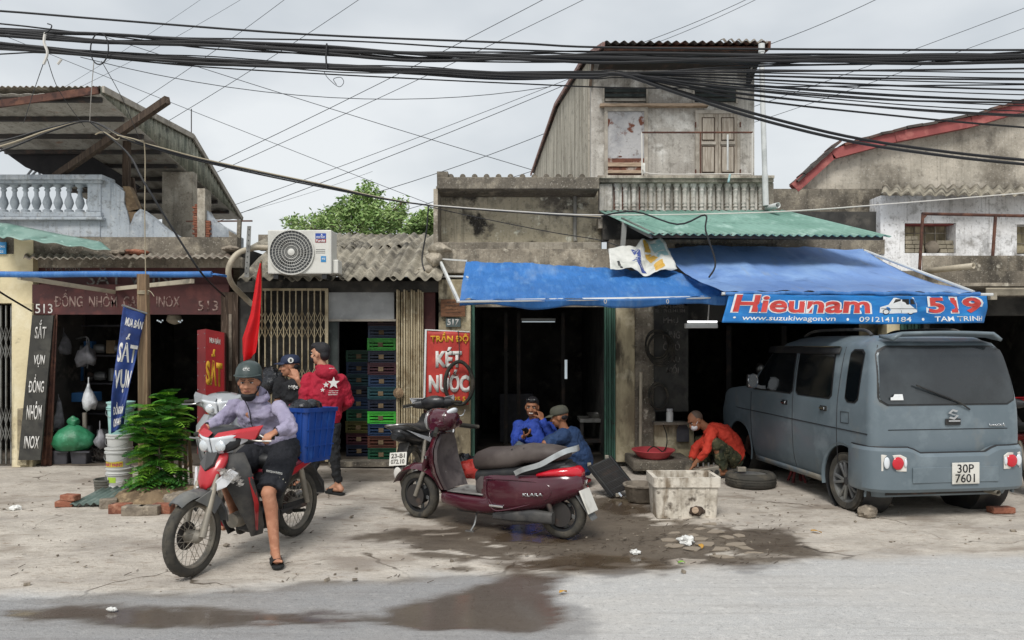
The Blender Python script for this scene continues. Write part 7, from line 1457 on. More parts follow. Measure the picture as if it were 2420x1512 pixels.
def cap_(P_, m_, t, mm, back=1., brim=True, low=.0):
    q = MB(); q.loft([[P_(-.012 + .108 * math.cos(a) * r_, .088 * math.sin(a) * r_, z_ + low) for a in [2 * math.pi * jj / 26 for jj in range(26)]] for r_, z_ in ((1., .035), (1.02, .06), (.98, .09), (.84, .118), (.55, .135), (.12, .142))]); c_ = q.build('cap', mm, t, True, angle=180)
    if brim: MB().grid(lambda u, v: P_(-.012 + (.10 + .085 * v * math.sin(math.pi * (.15 + .7 * u))) * math.cos((u - .5) * 1.9), .088 * math.sin((u - .5) * 1.9) * (1 + .05 * v), .045 + low + .012 * math.cos((u - .5) * 2.6) - .022 * v), 16, 5).build('brim', mm, c_, True, solid=.005)
    return c_
cp = cap_(P_, m_, t, 'cap_navy'); lp = P_(-.01, .092, .075); MB().lathe([(.03, 0), (.032, .004), (.002, .006)], lp, m_ @ V((0, 1, .25)), 18).build('cap_badge', 'print_white', cp, True); text('lettering', '8', lp + m_ @ V((.012, .006, -.02)), m_ @ V((-.024, 0, 0)), m_ @ V((0, 0, .038)), 'plate_black', cp, .03, .002, lift=.004)
q = MB(); q.ell(P_(-.055, 0, -.0), (.055, .074, .055), 18, m_); q.build('hair', 'hair', t, True)
# ---------- seated man in blue jacket
t = person('smiling man in blue work jacket seated with a phone in his hand', G(1260, 1140))
dd = 8.9; hc = W(1257, 962, dd); nk = W(1263, 992, dd + .03); shl, shr = W(1297, 1010, dd), W(1226, 1008, dd + .02); pel = W(1262, 1076, dd + .12)
b = MB(); ch = shl.lerp(shr, .5) - V((0, .02, .14)); sp_ = [pel - V((0, 0, .05)), pel + V((0, 0, .05)), pel.lerp(ch, .55), ch, shl.lerp(shr, .5), nk]
torso(b, sp_, shl - shr, [(.15, .12), (.155, .12), (.15, .115), (.16, .11), (.15, .09), (.05, .05)]); b.cap(nk - V((0, 0, .04)), .055, hc - V((0, 0, .05)), .052); P_, m_ = head(b, hc, (-.16, -.97, -.08), (.04, 0, 1))
el, wl = W(1312, 1040, dd - .18), W(1281, 992, dd - .16); er, wr = W(1218, 1048, dd - .08), W(1236, 1032, dd - .30)
limb(b, [shl, el, wl], [.048, .04, .027]); limb(b, [shr, er, wr], [.048, .04, .027]); hand(b, wl, W(1275, 968, dd - .1) - wl, (-.5, .8, 0), 1, .55); hand(b, wr, (.6, -.4, .35), (-.2, .1, 1), 1, .5)
hl_, hr_ = W(1280, 1080, dd + .05), W(1242, 1080, dd + .05); kl, kr = W(1290, 1066, dd - .36), W(1228, 1058, dd - .36); al, ar = W(1296, 1130, dd - .4), W(1226, 1130, dd - .4)
limb(b, [hl_, kl, al], [.082, .056, .036]); limb(b, [hr_, kr, ar], [.082, .056, .036]); foot(b, al, al + V((.02, -.15, 0)), .02); foot(b, ar, ar + V((-.02, -.15, 0)), .02); skin(b, 'skin_tan', t); face(P_, m_, t, smile=True)
h_ = MB(); torso(h_, [pel, pel + V((0, 0, .05)), pel.lerp(ch, .55), ch, shl.lerp(shr, .5), nk + V((0, 0, .0))], shl - shr, [(.18, .145), (.19, .15), (.185, .145), (.19, .14), (.17, .115), (.075, .07)])
for s_, e2, w_ in ((shl, el, wl), (shr, er, wr)): limb(h_, [s_, e2], [.078, .064]); h_.tube([e2, e2.lerp(w_, .6), w_], [.062, .05, .04], 14); h_.ell(e2, .062)
jb = garment(h_, 'jacket', 'fab_blue', t, .010, .02); q = MB(); q.torus(nk + V((0, -.01, .0)), (0, -.3, 1), .075, .018, 24, 8); garment(q, 'collar', 'fab_blue', t, .008, .006, 2); MB().bar(W(1290, 1018, dd - .18), W(1292, 1024, dd - .18), .012, .004).build('pocket_pen', 'print_white', jb)
j = MB(); torso(j, [pel - V((0, 0, .08)), pel + V((0, 0, .03))], shl - shr, [(.16, .13), (.17, .13)]); j.tube([hl_, hl_.lerp(kl, .6), kl, kl.lerp(al, .5), al], [.10, .088, .078, .07, .062], 16); j.tube([hr_, hr_.lerp(kr, .6), kr, kr.lerp(ar, .5), ar], [.10, .088, .078, .07, .062], 16); j.ell(kl, .078); j.ell(kr, .078); garment(j, 'trousers', 'fab_greytrousers', t, .011, .016)
q = MB(); q.ell(P_(-.025, 0, .05), (.094, .082, .08), 20, m_); q.ell(P_(.02, 0, .088), (.075, .07, .036), 18, m_); garment(q, 'hair', 'hair', t, .008, .008, 2)
sg = MB().cap(P_(.075, .03, .10), .016, P_(.07, .055, .10), .014).build('sunglasses', 'glass_dark', t, True); MB().cap(P_(.075, -.03, .10), .016, P_(.07, -.055, .10), .014).build('lens', 'glass_dark', sg, True); MB().tube([P_(.085, -.03, .105), P_(.085, .03, .105)], .004, 6).build('bridge', 'black_plastic', sg, True)
ph = wr + V((.045, -.05, .055)); MB().box(ph, (.075, .012, .14), hmat((.8, -.45, .3), (-.2, -.5, .8))).build('mobile_phone', 'phone', None, bevel=.004, label='black mobile phone held by the seated man', cat='phone')
def stool(label, c, h, mm):
    s_ = thing('stool', label, 'stool', (c.x, c.y, 0)); MB().lathe([(.13, 0), (.15, .01), (.15, .03), (.12, .035)], (c.x, c.y, h - .035), n=20).build('seat', mm, s_, True)
    for k in range(4): a = math.pi / 4 + k * math.pi / 2; MB().bar((c.x + .10 * math.cos(a), c.y + .10 * math.sin(a), h - .03), (c.x + .14 * math.cos(a), c.y + .14 * math.sin(a), 0), .03, .02).build('leg', mm, s_)
mat('stool_red', '8a1f24', .5); mat('stool_blue', '24508a', .5)
stool('low plastic stool under the man in the blue jacket', pel, pel.z - .14, 'stool_blue')
# ---------- seated man in navy shirt
t = person('man in navy shirt and olive cap seated with his back turned', G(1350, 1145))
dd = 8.55; hc = W(1321, 985, dd); nk = W(1336, 1015, dd); shl, shr = W(1330, 1030, dd - .18), W(1356, 1022, dd + .17); pel = W(1366, 1100, dd)
b = MB(); ch = shl.lerp(shr, .5) + V((.03, 0, -.14)); sp_ = [pel - V((0, 0, .05)), pel + V((0, 0, .05)), pel.lerp(ch, .55) + V((.03, 0, 0)), ch, shl.lerp(shr, .5), nk]
torso(b, sp_, shl - shr, [(.16, .12), (.165, .13), (.16, .125), (.175, .125), (.16, .10), (.055, .055)]); b.cap(nk - V((0, 0, .04)), .057, hc - V((-.02, 0, .05)), .054); P_, m_ = head(b, hc, (-.93, .25, -.22), (-.12, 0, 1))
el, wl = W(1296, 1062, dd - .30), W(1290, 1048, dd - .12); wl = W(1300, 1050, dd - .02); er, wr = W(1300, 1052, dd + .22), W(1272, 1056, dd + .05)
el = W(1288, 1048, dd - .30); wl = W(1312, 1062, dd - .22)
limb(b, [shl, el, wl], [.05, .042, .03]); limb(b, [shr, er, wr], [.05, .042, .03]); hand(b, wl, (.6, .5, -.2), (0, 0, -1), 1, .5); hand(b, wr, (-.6, -.3, -.2), (0, 0, -1), 1, .5)
hl_, hr_ = pel + V((-.02, -.10, -.02)), pel + V((-.02, .10, -.02)); kl, kr = W(1298, 1078, dd - .16), W(1292, 1078, dd + .2); al, ar = W(1300, 1140, dd - .16), W(1292, 1138, dd + .2)
limb(b, [hl_, kl, al], [.085, .058, .038]); limb(b, [hr_, kr, ar], [.085, .058, .038]); foot(b, al, al + V((-.15, -.02, 0)), .02); foot(b, ar, ar + V((-.15, .02, 0)), .02); skin(b, 'skin_tan', t); face(P_, m_, t)
h_ = MB(); torso(h_, [pel - V((0, 0, .06)), pel + V((0, 0, .05)), pel.lerp(ch, .55) + V((.03, 0, 0)), ch, shl.lerp(shr, .5), nk - V((0, 0, .0))], shl - shr, [(.19, .16), (.195, .165), (.19, .16), (.20, .155), (.18, .125), (.075, .07)])
limb(h_, [shl, shl.lerp(el, .85)], [.085, .072]); limb(h_, [shr, er], [.08, .065]); garment(h_, 'shirt', 'fab_navy', t, .010, .022); q = MB(); q.torus(nk, (-.3, 0, 1), .072, .016, 24, 8); garment(q, 'collar', 'fab_navy', t, .008, .004, 2)
j = MB(); torso(j, [pel - V((0, 0, .1)), pel], shl - shr, [(.17, .14), (.18, .15)]); j.tube([hl_, kl, al], [.10, .078, .06], 16); j.tube([hr_, kr, ar], [.10, .078, .06], 16); j.ell(kl, .078); j.ell(kr, .078); garment(j, 'trousers', 'fab_navy', t, .011, .016)
cap_(P_, m_, t, 'cap_olive', low=-.008); q = MB(); q.ell(P_(-.05, 0, -.005), (.055, .072, .045), 18, m_); q.build('hair', 'hair', t, True)
stool('low plastic stool under the man in the navy shirt', pel, pel.z - .15, 'stool_red')
# ---------- crouching mechanic
t = person('crouching mechanic in orange shirt, camouflage trousers and white face mask', G(1700, 1125))
dd = 9.35; hc = W(1643, 994, dd); nk = W(1668, 1010, dd); shl, shr = W(1682, 1022, dd - .17), W(1690, 1016, dd + .17); pel = W(1736, 1078, dd)
b = MB(); ch = shl.lerp(shr, .5) + V((.12, 0, -.06)); sp_ = [pel + V((.05, 0, -.04)), pel, pel.lerp(ch, .5) + V((.02, 0, .05)), ch + V((0, 0, .02)), shl.lerp(shr, .5), nk]
torso(b, sp_, shl - shr, [(.14, .11), (.155, .12), (.15, .115), (.17, .12), (.155, .10), (.055, .055)]); b.cap(nk, .056, hc + V((.05, 0, -.02)), .056); P_, m_ = head(b, hc, (-.80, -.28, -.55), (-.5, 0, .8))
el, wl = W(1668, 1066, dd - .26), W(1640, 1098, dd - .20); er, wr = W(1642, 1062, dd + .05), W(1630, 1096, dd + .02)
limb(b, [shl, el, wl], [.05, .042, .03]); limb(b, [shr, er, wr], [.05, .042, .03]); hand(b, wl, (-.5, .0, -.8), (-.6, .5, .3), 1, .6); hand(b, wr, (-.3, -.2, -.9), (-.6, -.5, .3), -1, .6)
hl_, hr_ = pel + V((-.03, -.10, -.02)), pel + V((-.03, .10, -.02)); kl, kr = W(1692, 1050, dd - .24), W(1655, 1042, dd + .14); al, ar = W(1708, 1108, dd - .22), W(1672, 1106, dd + .16)
limb(b, [hl_, kl, al], [.085, .058, .038]); limb(b, [hr_, kr, ar], [.085, .058, .038]); foot(b, al, al + V((-.15, -.04, 0)), .02); foot(b, ar, ar + V((-.15, 0, 0)), .02); skin(b, 'skin_tan', t); face(P_, m_, t, mouth=False)
h_ = MB(); torso(h_, [pel + V((.05, 0, -.01)), pel + V((0, 0, .02)), pel.lerp(ch, .5) + V((.02, 0, .05)), ch + V((0, 0, .02)), shl.lerp(shr, .5), nk], shl - shr, [(.165, .13), (.175, .14), (.17, .135), (.19, .135), (.17, .115), (.07, .07)])
for s_, e2, w_ in ((shl, el, wl), (shr, er, wr)): limb(h_, [s_, e2], [.074, .058]); h_.tube([e2, e2.lerp(w_, .62)], [.056, .046], 14)
garment(h_, 'shirt', 'fab_orange', t, .010, .02)
j = MB(); torso(j, [pel + V((.06, 0, -.05)), pel + V((-.02, 0, -.01))], shl - shr, [(.155, .13), (.165, .13)]); j.tube([hl_, kl, kl.lerp(al, .5), al], [.10, .078, .072, .062], 16); j.tube([hr_, kr, kr.lerp(ar, .5), ar], [.10, .078, .072, .062], 16); j.ell(kl, .078); j.ell(kr, .078); garment(j, 'trousers', 'fab_camo', t, .011, .016)
q = MB(); q.ell(P_(-.028, 0, .032), (.091, .079, .088), 20, m_); q.build('cropped_hair', 'hair_grey', t, True)
q = MB(); q.ell(P_(.062, 0, -.05), (.05, .057, .048), 16, m_); q.build('face_mask', 'fab_mask_white', t, True); [MB().tube([P_(.055, sd * .05, -.03), P_(.0, sd * .08, .0)], .003, 5).build('mask_loop', 'fab_mask_white', t, True) for sd in (1, -1)]
for a_ in (al, ar): MB().prism([V((a_.x + .08, a_.y - .04, .0)), V((a_.x + .08, a_.y + .04, .0)), V((a_.x - .2, a_.y + .045, 0)), V((a_.x - .2, a_.y - .045, 0))], (0, 0, .025)).build('sandal', 'rubber_slide', t, bevel=.006)
# ============================================================ SHRUB AND ITS MOUND
rg = random.Random(21)
mound_c = G(345, 1192)
def lump(name, c, r, m, seed, amp=.3, parent=None, n=26, k=16, fl=None, **kw):
    q = MB().ell(c, r, n, None, k); c = V(c)
    for v_ in q.v:
        d_ = v_ - c; v_ += d_ * amp * (noise.noise(d_ * (2.2 / max(r)) + V((seed, seed * 2, 0))) + .5 * noise.noise(d_ * (6. / max(r)) + V((0, seed, seed))))
        if fl is not None and v_.z < fl: v_.z = fl
    return q.build(name, m, parent, True, **kw)
mound = lump('soil_mound', mound_c + V((0, .25, -.04)), (.62, .50, .20), 'soil', 5, .22, label='low mound of dry soil at the foot of the shrub', cat='soil mound')
k_ = 0
for (x, y, w_, a) in ((285, 1212, .20, 4), (318, 1217, .22, -3), (352, 1217, .2, 2), (386, 1212, .2, -8), (256, 1200, .16, 30), (415, 1200, .17, -25)):
    c = G(x, y); MB().box((c.x, c.y, .045), (w_, .10, .10), Matrix.Rotation(R(a), 3, 'Z')).build('edging_brick', 'brick' if k_ % 3 == 0 else 'stone', mound, bevel=.012); k_ += 1
def frond(mb, p, d, ln, rgen):
    """bipinnate leaf: a rachis with pinnae of tiny paired leaflets"""
    d = V(d).normalized(); side = d.cross(V((0, 0, 1))); side = side.normalized() if side.length > .1 else V((1, 0, 0)); up = side.cross(d).normalized(); n = 8; pts = []
    for i in range(n + 1): s_ = i / n; pts.append(p + d * ln * s_ - V((0, 0, 1)) * .35 * ln * s_ * s_ + up * .12 * ln * math.sin(s_ * 2))
    mb.tube(pts, .0022, 3, False)
    for i in range(1, n + 1):
        b = pts[i]; pl = ln * .46 * math.sin(math.pi * (.22 + .68 * i / n)) 
        for sd in (1, -1):
            pd = (side * sd + d * .45 - V((0, 0, .22))).normalized(); m_ = 12
            for k in range(m_):
                q = b + pd * pl * (k + .7) / m_; lv = .014 * (1 - .4 * k / m_) + .003; ax = (d * .85 + pd * .5).normalized()
                for s2 in (1, -1):
                    e = q + (ax if s2 > 0 else (pd * .5 - d * .85).normalized()) * lv * 1.15; wv = pd * lv * .42; mid = q.lerp(e, .5); zz = up * .002 * rgen.uniform(-2, 2); mb.add([q, mid + wv + zz, e, mid - wv + zz], [(0, 1, 2, 3)])
    return mb
sh = thing('shrub', 'feathery green shrub growing in front of the wooden post', 'plant', (mound_c.x, mound_c.y + .22, .1))
base = V((mound_c.x + .02, mound_c.y + .22, .12)); stems = []
for i in range(9):
    a = 2 * math.pi * i / 9 + .3; tip = base + V((.2 * math.cos(a) * rg.uniform(.5, 1.2), .18 * math.sin(a), rg.uniform(.6, 1.08))); mid = base.lerp(tip, .5) + V((.05 * math.cos(a), .05 * math.sin(a), .05))
    P = smoothpath([base + V((.04 * math.cos(a), .04 * math.sin(a), 0)), mid, tip], 5); stems.append(P); MB().tube(P, [.010 - .0006 * j for j in range(len(P))], 6).build('stem', 'bark', sh, True)
fo = [MB(), MB(), MB()]; cnt = 0
for P in stems:
    for j in range(1, len(P)):
        for _ in range(3 if j < len(P) - 1 else 4):
            a = rg.uniform(0, 2 * math.pi); frond(fo[cnt % 3], P[j] + V((rg.uniform(-.02, .02), rg.uniform(-.02, .02), 0)), (math.cos(a), math.sin(a), rg.uniform(-.1, .75) if j > 5 else rg.uniform(-.25, .3)), rg.uniform(.13, .26), rg); cnt += 1
mat('leaf_new', '86b83c', .55, layers=[('6fa233', 6, .45, .6)], spec=.3); mat('leaf_deep', '3f7430', .55, layers=[('2f5f2a', 6, .45, .6), ('58913a', 9, .56, .68)], spec=.3)
for k, mm in enumerate(('leaf', 'leaf_new', 'leaf_deep')): fo[k].build('foliage', mm, sh)
lo_ = MB()
for _ in range(900):
    a = rg.uniform(0, 6.28); r_ = rg.uniform(.02, .34) ; leaf_quad(lo_, base + V((r_ * math.cos(a), r_ * math.sin(a) * .8, rg.uniform(0, .22) * (1 - r_ * 1.6))), rg.uniform(.012, .026), rg)
lo_.build('undergrowth', 'leaf_deep', sh)
# ============================================================ LEFT CLUTTER
mat('bucket_white', 'c4c5c2', .4, layers=[('b5b6b2', 4, .5, .68)]); mat('bucket_aqua', '9fc9c4', .4, layers=[('86b3ae', 3, .5, .68)]); mat('bin_grey', '5d5d57', .7, layers=[('76756c', 5, .48, .66)]); mat('label_yellow', 'c9b63a', .5); mat('label_magenta', 'b02a5c', .5); mat('label_lime', '9ebf3a', .5)
bc = G(283, 1166); by = bc.y
def bucket(label, z, h, r0, r1, mm, dx=0.):
    b = thing('paint_bucket', label, 'bucket', (bc.x + dx, by, z)); c = (bc.x + dx, by, z)
    MB().lathe([(r0 * .96, 0), (r0, .01), (r1, h), (r1 * .95, h), (r0 * .95, .02)], c, n=32).build('shell', mm, b, True, angle=50)
    for k, q in enumerate((.80, .86)): MB().lathe([(r1 * .985, h * q), (r1 + .010, h * q + .004), (r1 + .010, h * q + .010), (r1 * .985, h * q + .014)], c, n=32, cap=False).build('rim_ring', mm, b, True)
    MB().lathe([(r1 + .006, h), (r1 + .010, h + .004), (r1 + .010, h + .018), (r1 * .9, h + .022), (.01, h + .018)], c, n=32).build('lid', mm, b, True, angle=50)
    P = [V((c[0] + (r1 + .012) * math.cos(R(a)), c[1] - (r1 + .014) * math.sin(R(a)), z + h * .83 - .09 * math.sin(R(a)))) for a in range(0, 181, 15)]; MB().tube(P, .003, 5).build('handle', 'alloy', b, True); return b
def blabel(b, z0, z1, a0, a1, r, mm, txt=None, tm=None):
    MB().grid(lambda u, v: V((b.location.x + r * math.cos(R(a0 + (a1 - a0) * u)), b.location.y - r * math.sin(R(a0 + (a1 - a0) * u)), z0 + (z1 - z0) * v)), 12, 2).build('label', mm, b, True)
    if txt: text('lettering', txt, (0, 0, 0), (1, 0, 0), (0, 0, 1), tm, b, .03, 0., fn=lambda a, c_: V((b.location.x + (r + .003) * math.cos(R(a0 - 4 + (a1 - a0 + 8) * a)), b.location.y - (r + .003) * math.sin(R(a0 - 4 + (a1 - a0 + 8) * a)), z0 + (z1 - z0) * (.15 + .7 * c_))), lift=0.)
b1 = bucket('white paint bucket with lime label at the bottom of the bucket stack', .0, .27, .118, .130, 'bucket_white'); blabel(b1, .06, .16, 140, 50, .1275, 'bucket_white'); blabel(b1, .14, .20, 125, 80, .129, 'label_lime'); blabel(b1, .02, .05, 140, 60, .123, 'label_lime')
b2 = bucket('white paint bucket with yellow label in the middle of the bucket stack', .292, .20, .122, .134, 'bucket_white', -.008); blabel(b2, .31, .37, 140, 45, .1295, 'label_yellow', 'PHÁT PAINT', 'label_magenta')
b2b = bucket('squat white paint bucket under the aqua bucket', .514, .13, .124, .132, 'bucket_white', .004)
b3 = bucket('pale aqua paint bucket on top of the bucket stack', .666, .33, .12, .135, 'bucket_aqua', .012)
gb = thing('grey_tub', 'old grey plastic tub beside the bucket stack', 'tub', G(238, 1172)); c = G(238, 1172) + V((0, .12, 0)); MB().lathe([(.10, 0), (.115, .02), (.125, .15), (.132, .155), (.132, .17), (.118, .17), (.108, .03)], c, n=24).build('shell', 'bin_grey', gb, True, angle=50)
for k in range(4): MB().torus(c + V((0, 0, .04 + .03 * k)), (0, 0, 1), .118 + .003 * k, .004, 24, 5).build('ridge', 'bin_grey', gb, True)
q = MB(); A, B = G(165, 1200) + V((0, 0, .03)), G(252, 1200) + V((0, 0, .05)); corr(q, A, B, B + V((.08, .42, .10)), A + V((.12, .36, .09)), .075, .014, 3); mat('sheet_green', '63736d', .8, layers=[('4e5d57', 5, .45, .62), ('889089', 8, .55, .7)]); q.build('roof_sheet_offcut', 'sheet_green', None, True, solid=.007, label='offcut of green grey corrugated sheet lying on bricks', cat='roof sheet')
for k, (x, y, z, lb_) in enumerate(((146, 1200, 0, 'lower red brick at the left end of the corrugated offcut'), (158, 1188, .062, 'upper red brick lying on the corrugated offcut'))):
    c = G(x, 1200) if k else G(x, y); MB().box((c.x, c.y + .06, z + .033), (.17, .10, .062), Matrix.Rotation(R(8 - 20 * k), 3, 'Z')).build('brick', 'brick', None, bevel=.01, label=lb_, cat='brick')
for i, (x, y, s_, lb_) in enumerate(((425, 1195, .16, 'grey concrete block lying behind the front wheel of the ridden motorbike'), (408, 1162, .12, 'broken pale slab behind the shrub'), (372, 1160, .08, 'flat stone behind the shrub stems'))):
    c = G(x, y); lump('rubble_block', (c.x, c.y, .05 + .02 * (i == 0)), (s_, s_ * .8, .07), 'stone', i + 3, .3, label=lb_, cat='stone')
MB().tube([G(398, 1165) + V((0, 0, .06)), G(452, 1132) + V((0, 0, .22))], .022, 8).build('wooden_pole', 'wood_grey', None, True, label='short wooden pole lying behind the shrub', cat='pole')
for i, (x0, y0, x1, y1) in enumerate(((420, 1010, 428, 1140), (436, 1010, 440, 1150), (446, 1020, 452, 1130), (410, 1000, 405, 1140))): MB().bar(W(x0, y0, 8.2), W(x1, y1, 8.2), .03, .02).build('wooden_stake', 'wood_grey', None, label=('first', 'second', 'third', 'leftmost')[i] + ' weathered stake standing behind the shrub', cat='stake')
# ---------- inside the scrap shop
mat('sack_green', '2f7a55', .45, layers=[('24633f', 4, .45, .62), ('4a9470', 7, .54, .68)], bump=.5, bscale=14); mat('bag_white', 'c3c6c8', .4, layers=[('9fa4a8', 8, .48, .64)], bump=.6, bscale=22); mat('bag_grey', '6f6f73', .5, layers=[('8c8b90', 8, .48, .64)], bump=.6, bscale=22); mat('bin_dark', '3a3a40', .6, layers=[('4c4b4f', 5, .5, .66)])
sk = thing('green_sack', 'tied green plastic sack in the scrap shop doorway', 'sack', G(175, 1098)); c = W(172, 1036, 10.1)
q = MB().lathe([(.06, -.16), (.21, -.15), (.275, -.06), (.26, .04), (.18, .12), (.09, .17), (.045, .20)], c, n=34)
for v_ in q.v: d_ = v_ - c; v_ += V((d_.x, d_.y * .3, d_.z * .2)) * .16 * noise.noise(d_ * 9) ; v_.y = c.y + (v_.y - c.y) * .75
q.build('bag', 'sack_green', sk, True, angle=180); bag(MB(), c + V((.02, 0, .23)), (.075, .06, .075), 4, .5).build('knot', 'sack_green', sk, True)
for i, (x, y, dd_, rr_, mm, lb_) in enumerate(((209, 940, 10.2, (.085, .06, .15), 'bag_white', 'white carrier bag hanging in the scrap shop'), (138, 985, 10.3, (.09, .08, .18), 'bag_grey', 'cloudy plastic bag hanging just inside the rusty door edge'), (236, 1036, 10.1, (.085, .07, .11), 'bag_grey', 'crumpled silver grey bag beside the green sack'), (205, 840, 10.6, (.13, .08, .14), 'bag_grey', 'dim plastic bag hanging high in the scrap shop'), (150, 815, 10.7, (.10, .08, .12), 'bag_grey', 'dim bundle stored high at the left of the scrap shop'))):
    b_ = thing('plastic_bag', lb_, 'bag', W(x, y, dd_)); c = W(x, y, dd_); q = MB().lathe([(.02, -rr_[2]), (rr_[0] * .8, -rr_[2] * .85), (rr_[0], -rr_[2] * .3), (rr_[0] * .75, rr_[2] * .4), (rr_[0] * .3, rr_[2] * .9), (.012, rr_[2] * 1.25)], c, n=26)
    for v_ in q.v: d_ = v_ - c; v_ += d_ * (.5 * noise.noise(d_ * 9 + V((i, 0, 0))) + .35 * noise.noise(d_ * 24 + V((0, i, 0)))) + V((.03 * noise.noise(d_ * 7 + V((0, 0, i))), 0, 0))
    q.build('bag', mm, b_, True, angle=180); MB().tube([c + V((0, 0, rr_[2] * 1.1)), c + V((0, 0, rr_[2] * 1.1 + .12))], .008, 6).build('neck', mm, b_, True)
for i, (x0, x1, y0, y1, lb_) in enumerate(((128, 165, 1066, 1100, 'left dark grey bin under the green sack'), (168, 215, 1064, 1100, 'right dark grey bin under the green sack'))):
    q = thing('storage_bin', lb_, 'bin', W((x0 + x1) / 2, 1100, 10.05)); MB().loft([crate_ring(0, .105 if i == 0 else .13, .12, .02), crate_ring(.19, .115 if i == 0 else .14, .13, .02), crate_ring(.19, .105 if i == 0 else .13, .12, .02), crate_ring(.02, .098 if i == 0 else .12, .11, .02)]); m2 = MB().loft([[V((WX((x0 + x1) / 2, 10.1) + p.x, 10.15 + p.y, p.z + .012)) for p in crate_ring(z_, h1, h2, .02)] for z_, h1, h2 in ((0, .1, .11), (.19, .115, .13), (.19, .105, .12), (.02, .09, .10))]); m2.build('shell', 'bin_dark', q, True, angle=40); MB().bar((WX(x0 + 3, 10.), 10.0, .19), (WX(x1 - 3, 10.), 10.0, .19), .02, .02).build('rim', 'bin_dark', q)
q = MB()
for k in range(60):
    c = W(rg.uniform(205, 250), rg.uniform(1055, 1092), 10.1 + rg.uniform(0, .2)); q.torus(c, (rg.uniform(-1, 1), rg.uniform(-1, 1), rg.uniform(-1, 1)), rg.uniform(.03, .08), .0025, 12, 4)
q.build('wire_tangle', 'steel_dark', None, True, label='tangle of scrap wire on the floor of the scrap shop', cat='wire', kind='stuff')
sf = thing('shelf_rack', 'cluttered metal shelf rack at the back of the scrap shop', 'shelf', W(200, 1095, 11.2))
for yy in (770, 840, 905, 975, 1040): MB().bar(W(95, yy, 11.3), W(300, yy, 11.3), .35, .025, V((0, 0, 1))).build('shelf_board', 'bin_dark', sf)
for x in (95, 200, 300): MB().bar(W(x, 745, 11.2), W(x, 1095, 11.2), .035, .035).build('upright', 'steel_dark', sf)
names = [('box', 'cardboard'), ('tin', 'tin'), ('motor', 'scrap motor')]
mat('cardboard', '7c6a52', .9, layers=[('65553f', 5, .45, .62)]); mat('junk_blue', '2c5c8c', .6); mat('junk_metal', '7d7f80', .5, .5, layers=[('5a5855', 6, .48, .64)])
ji = 0
for r_, yy in enumerate((835, 900, 970, 1035)):
    for cidx, x in enumerate((108, 132, 158, 182, 212, 238, 264, 288)):
        kind = (r_ * 3 + cidx * 2 + r_ * cidx) % 4; c = W(x + rg.uniform(-4, 4), yy, 11.15); w_ = rg.uniform(.07, .13); h_ = rg.uniform(.10, .28); rowt = ('top', 'second', 'third', 'lowest')[r_]; side_t = ('leftmost', 'second from left', 'third from left', 'fourth from left', 'fourth from right', 'third from right', 'second from right', 'rightmost')[cidx]
        if kind == 0: MB().box(c + V((0, 0, h_ / 2)), (w_ * 1.3, .14, h_), Matrix.Rotation(R(rg.uniform(-15, 15)), 3, 'Z')).build('scrap_box', ('cardboard', 'junk_blue', 'bin_dark')[(r_ + cidx) % 3], None, bevel=.006, label='dim scrap box, %s item on the %s shelf of the scrap rack' % (side_t, rowt), cat='box')
        elif kind == 1: MB().lathe([(w_ * .5, 0), (w_ * .52, .01), (w_ * .52, h_ * .8), (w_ * .45, h_ * .85), (.01, h_ * .85)], c, n=16).build('scrap_tin', 'junk_metal', None, True, angle=40, label='scrap tin can, %s item on the %s shelf of the scrap rack' % (side_t, rowt), cat='tin')
        elif kind == 2: MB().lathe([(.02, -.08), (.06, -.07), (.07, 0), (.06, .07), (.02, .09)], c + V((0, 0, .075)), (1, .3, 0), 16).build('scrap_motor', 'junk_metal', None, True, label='scrap motor, %s item on the %s shelf of the scrap rack' % (side_t, rowt), cat='motor')
        else: lump('scrap_bundle', c + V((0, 0, .06)), (w_ * .8, .1, .07), ('bag_grey', 'cardboard', 'steel_dark')[(r_ + cidx) % 3], ji, .4, label='scrap bundle, %s item on the %s shelf of the scrap rack' % (side_t, rowt), cat='bundle')
        ji += 1
MB().boxp(*wallbox(168, 928, 214, 950, 10.6, .3)).build('blue_box', 'junk_blue', None, bevel=.01, label='shallow blue box on a stand in the scrap shop', cat='box'); MB().tube([W(200, 975, 10.3), W(202, 1075, 10.3)], .03, 10).build('standing_pipe', 'dusty_metal', None, True, label='short grey pipe standing behind the green sack', cat='pipe'); MB().tube(smoothpath([W(180, 800, 10.9), W(207, 798, 10.9), W(210, 830, 10.9), W(206, 870, 10.9)]), .012, 8).build('bent_pipe', 'junk_metal', None, True, label='bent shiny pipe among the hanging scrap', cat='pipe')
# broken bricks on the eave of the scrap shop
for i, (x, y, w_, mm, lb_) in enumerate(((320, 596, .16, 'brick', 'red brick lying on the scrap shop eave'), (282, 597, .12, 'stone', 'dark stone lying on the scrap shop eave'), (205, 600, .10, 'concrete', 'pale mortar lump on the scrap shop eave'), (545, 588, .12, 'stone', 'broken tile heap at the end of the scrap shop eave'))):
    lump('roof_rubble', W(x, y, D - .05), (w_, .08, .04), mm, i + 2, .35, label=lb_, cat='rubble')
bag(MB(), W(642, 900, 9.3), (.15, .11, .17), 6, .35).build('bin_bag', 'bin_bag', None, True, label='shiny black bin bag hung on the folding gate behind the rider', cat='bag')
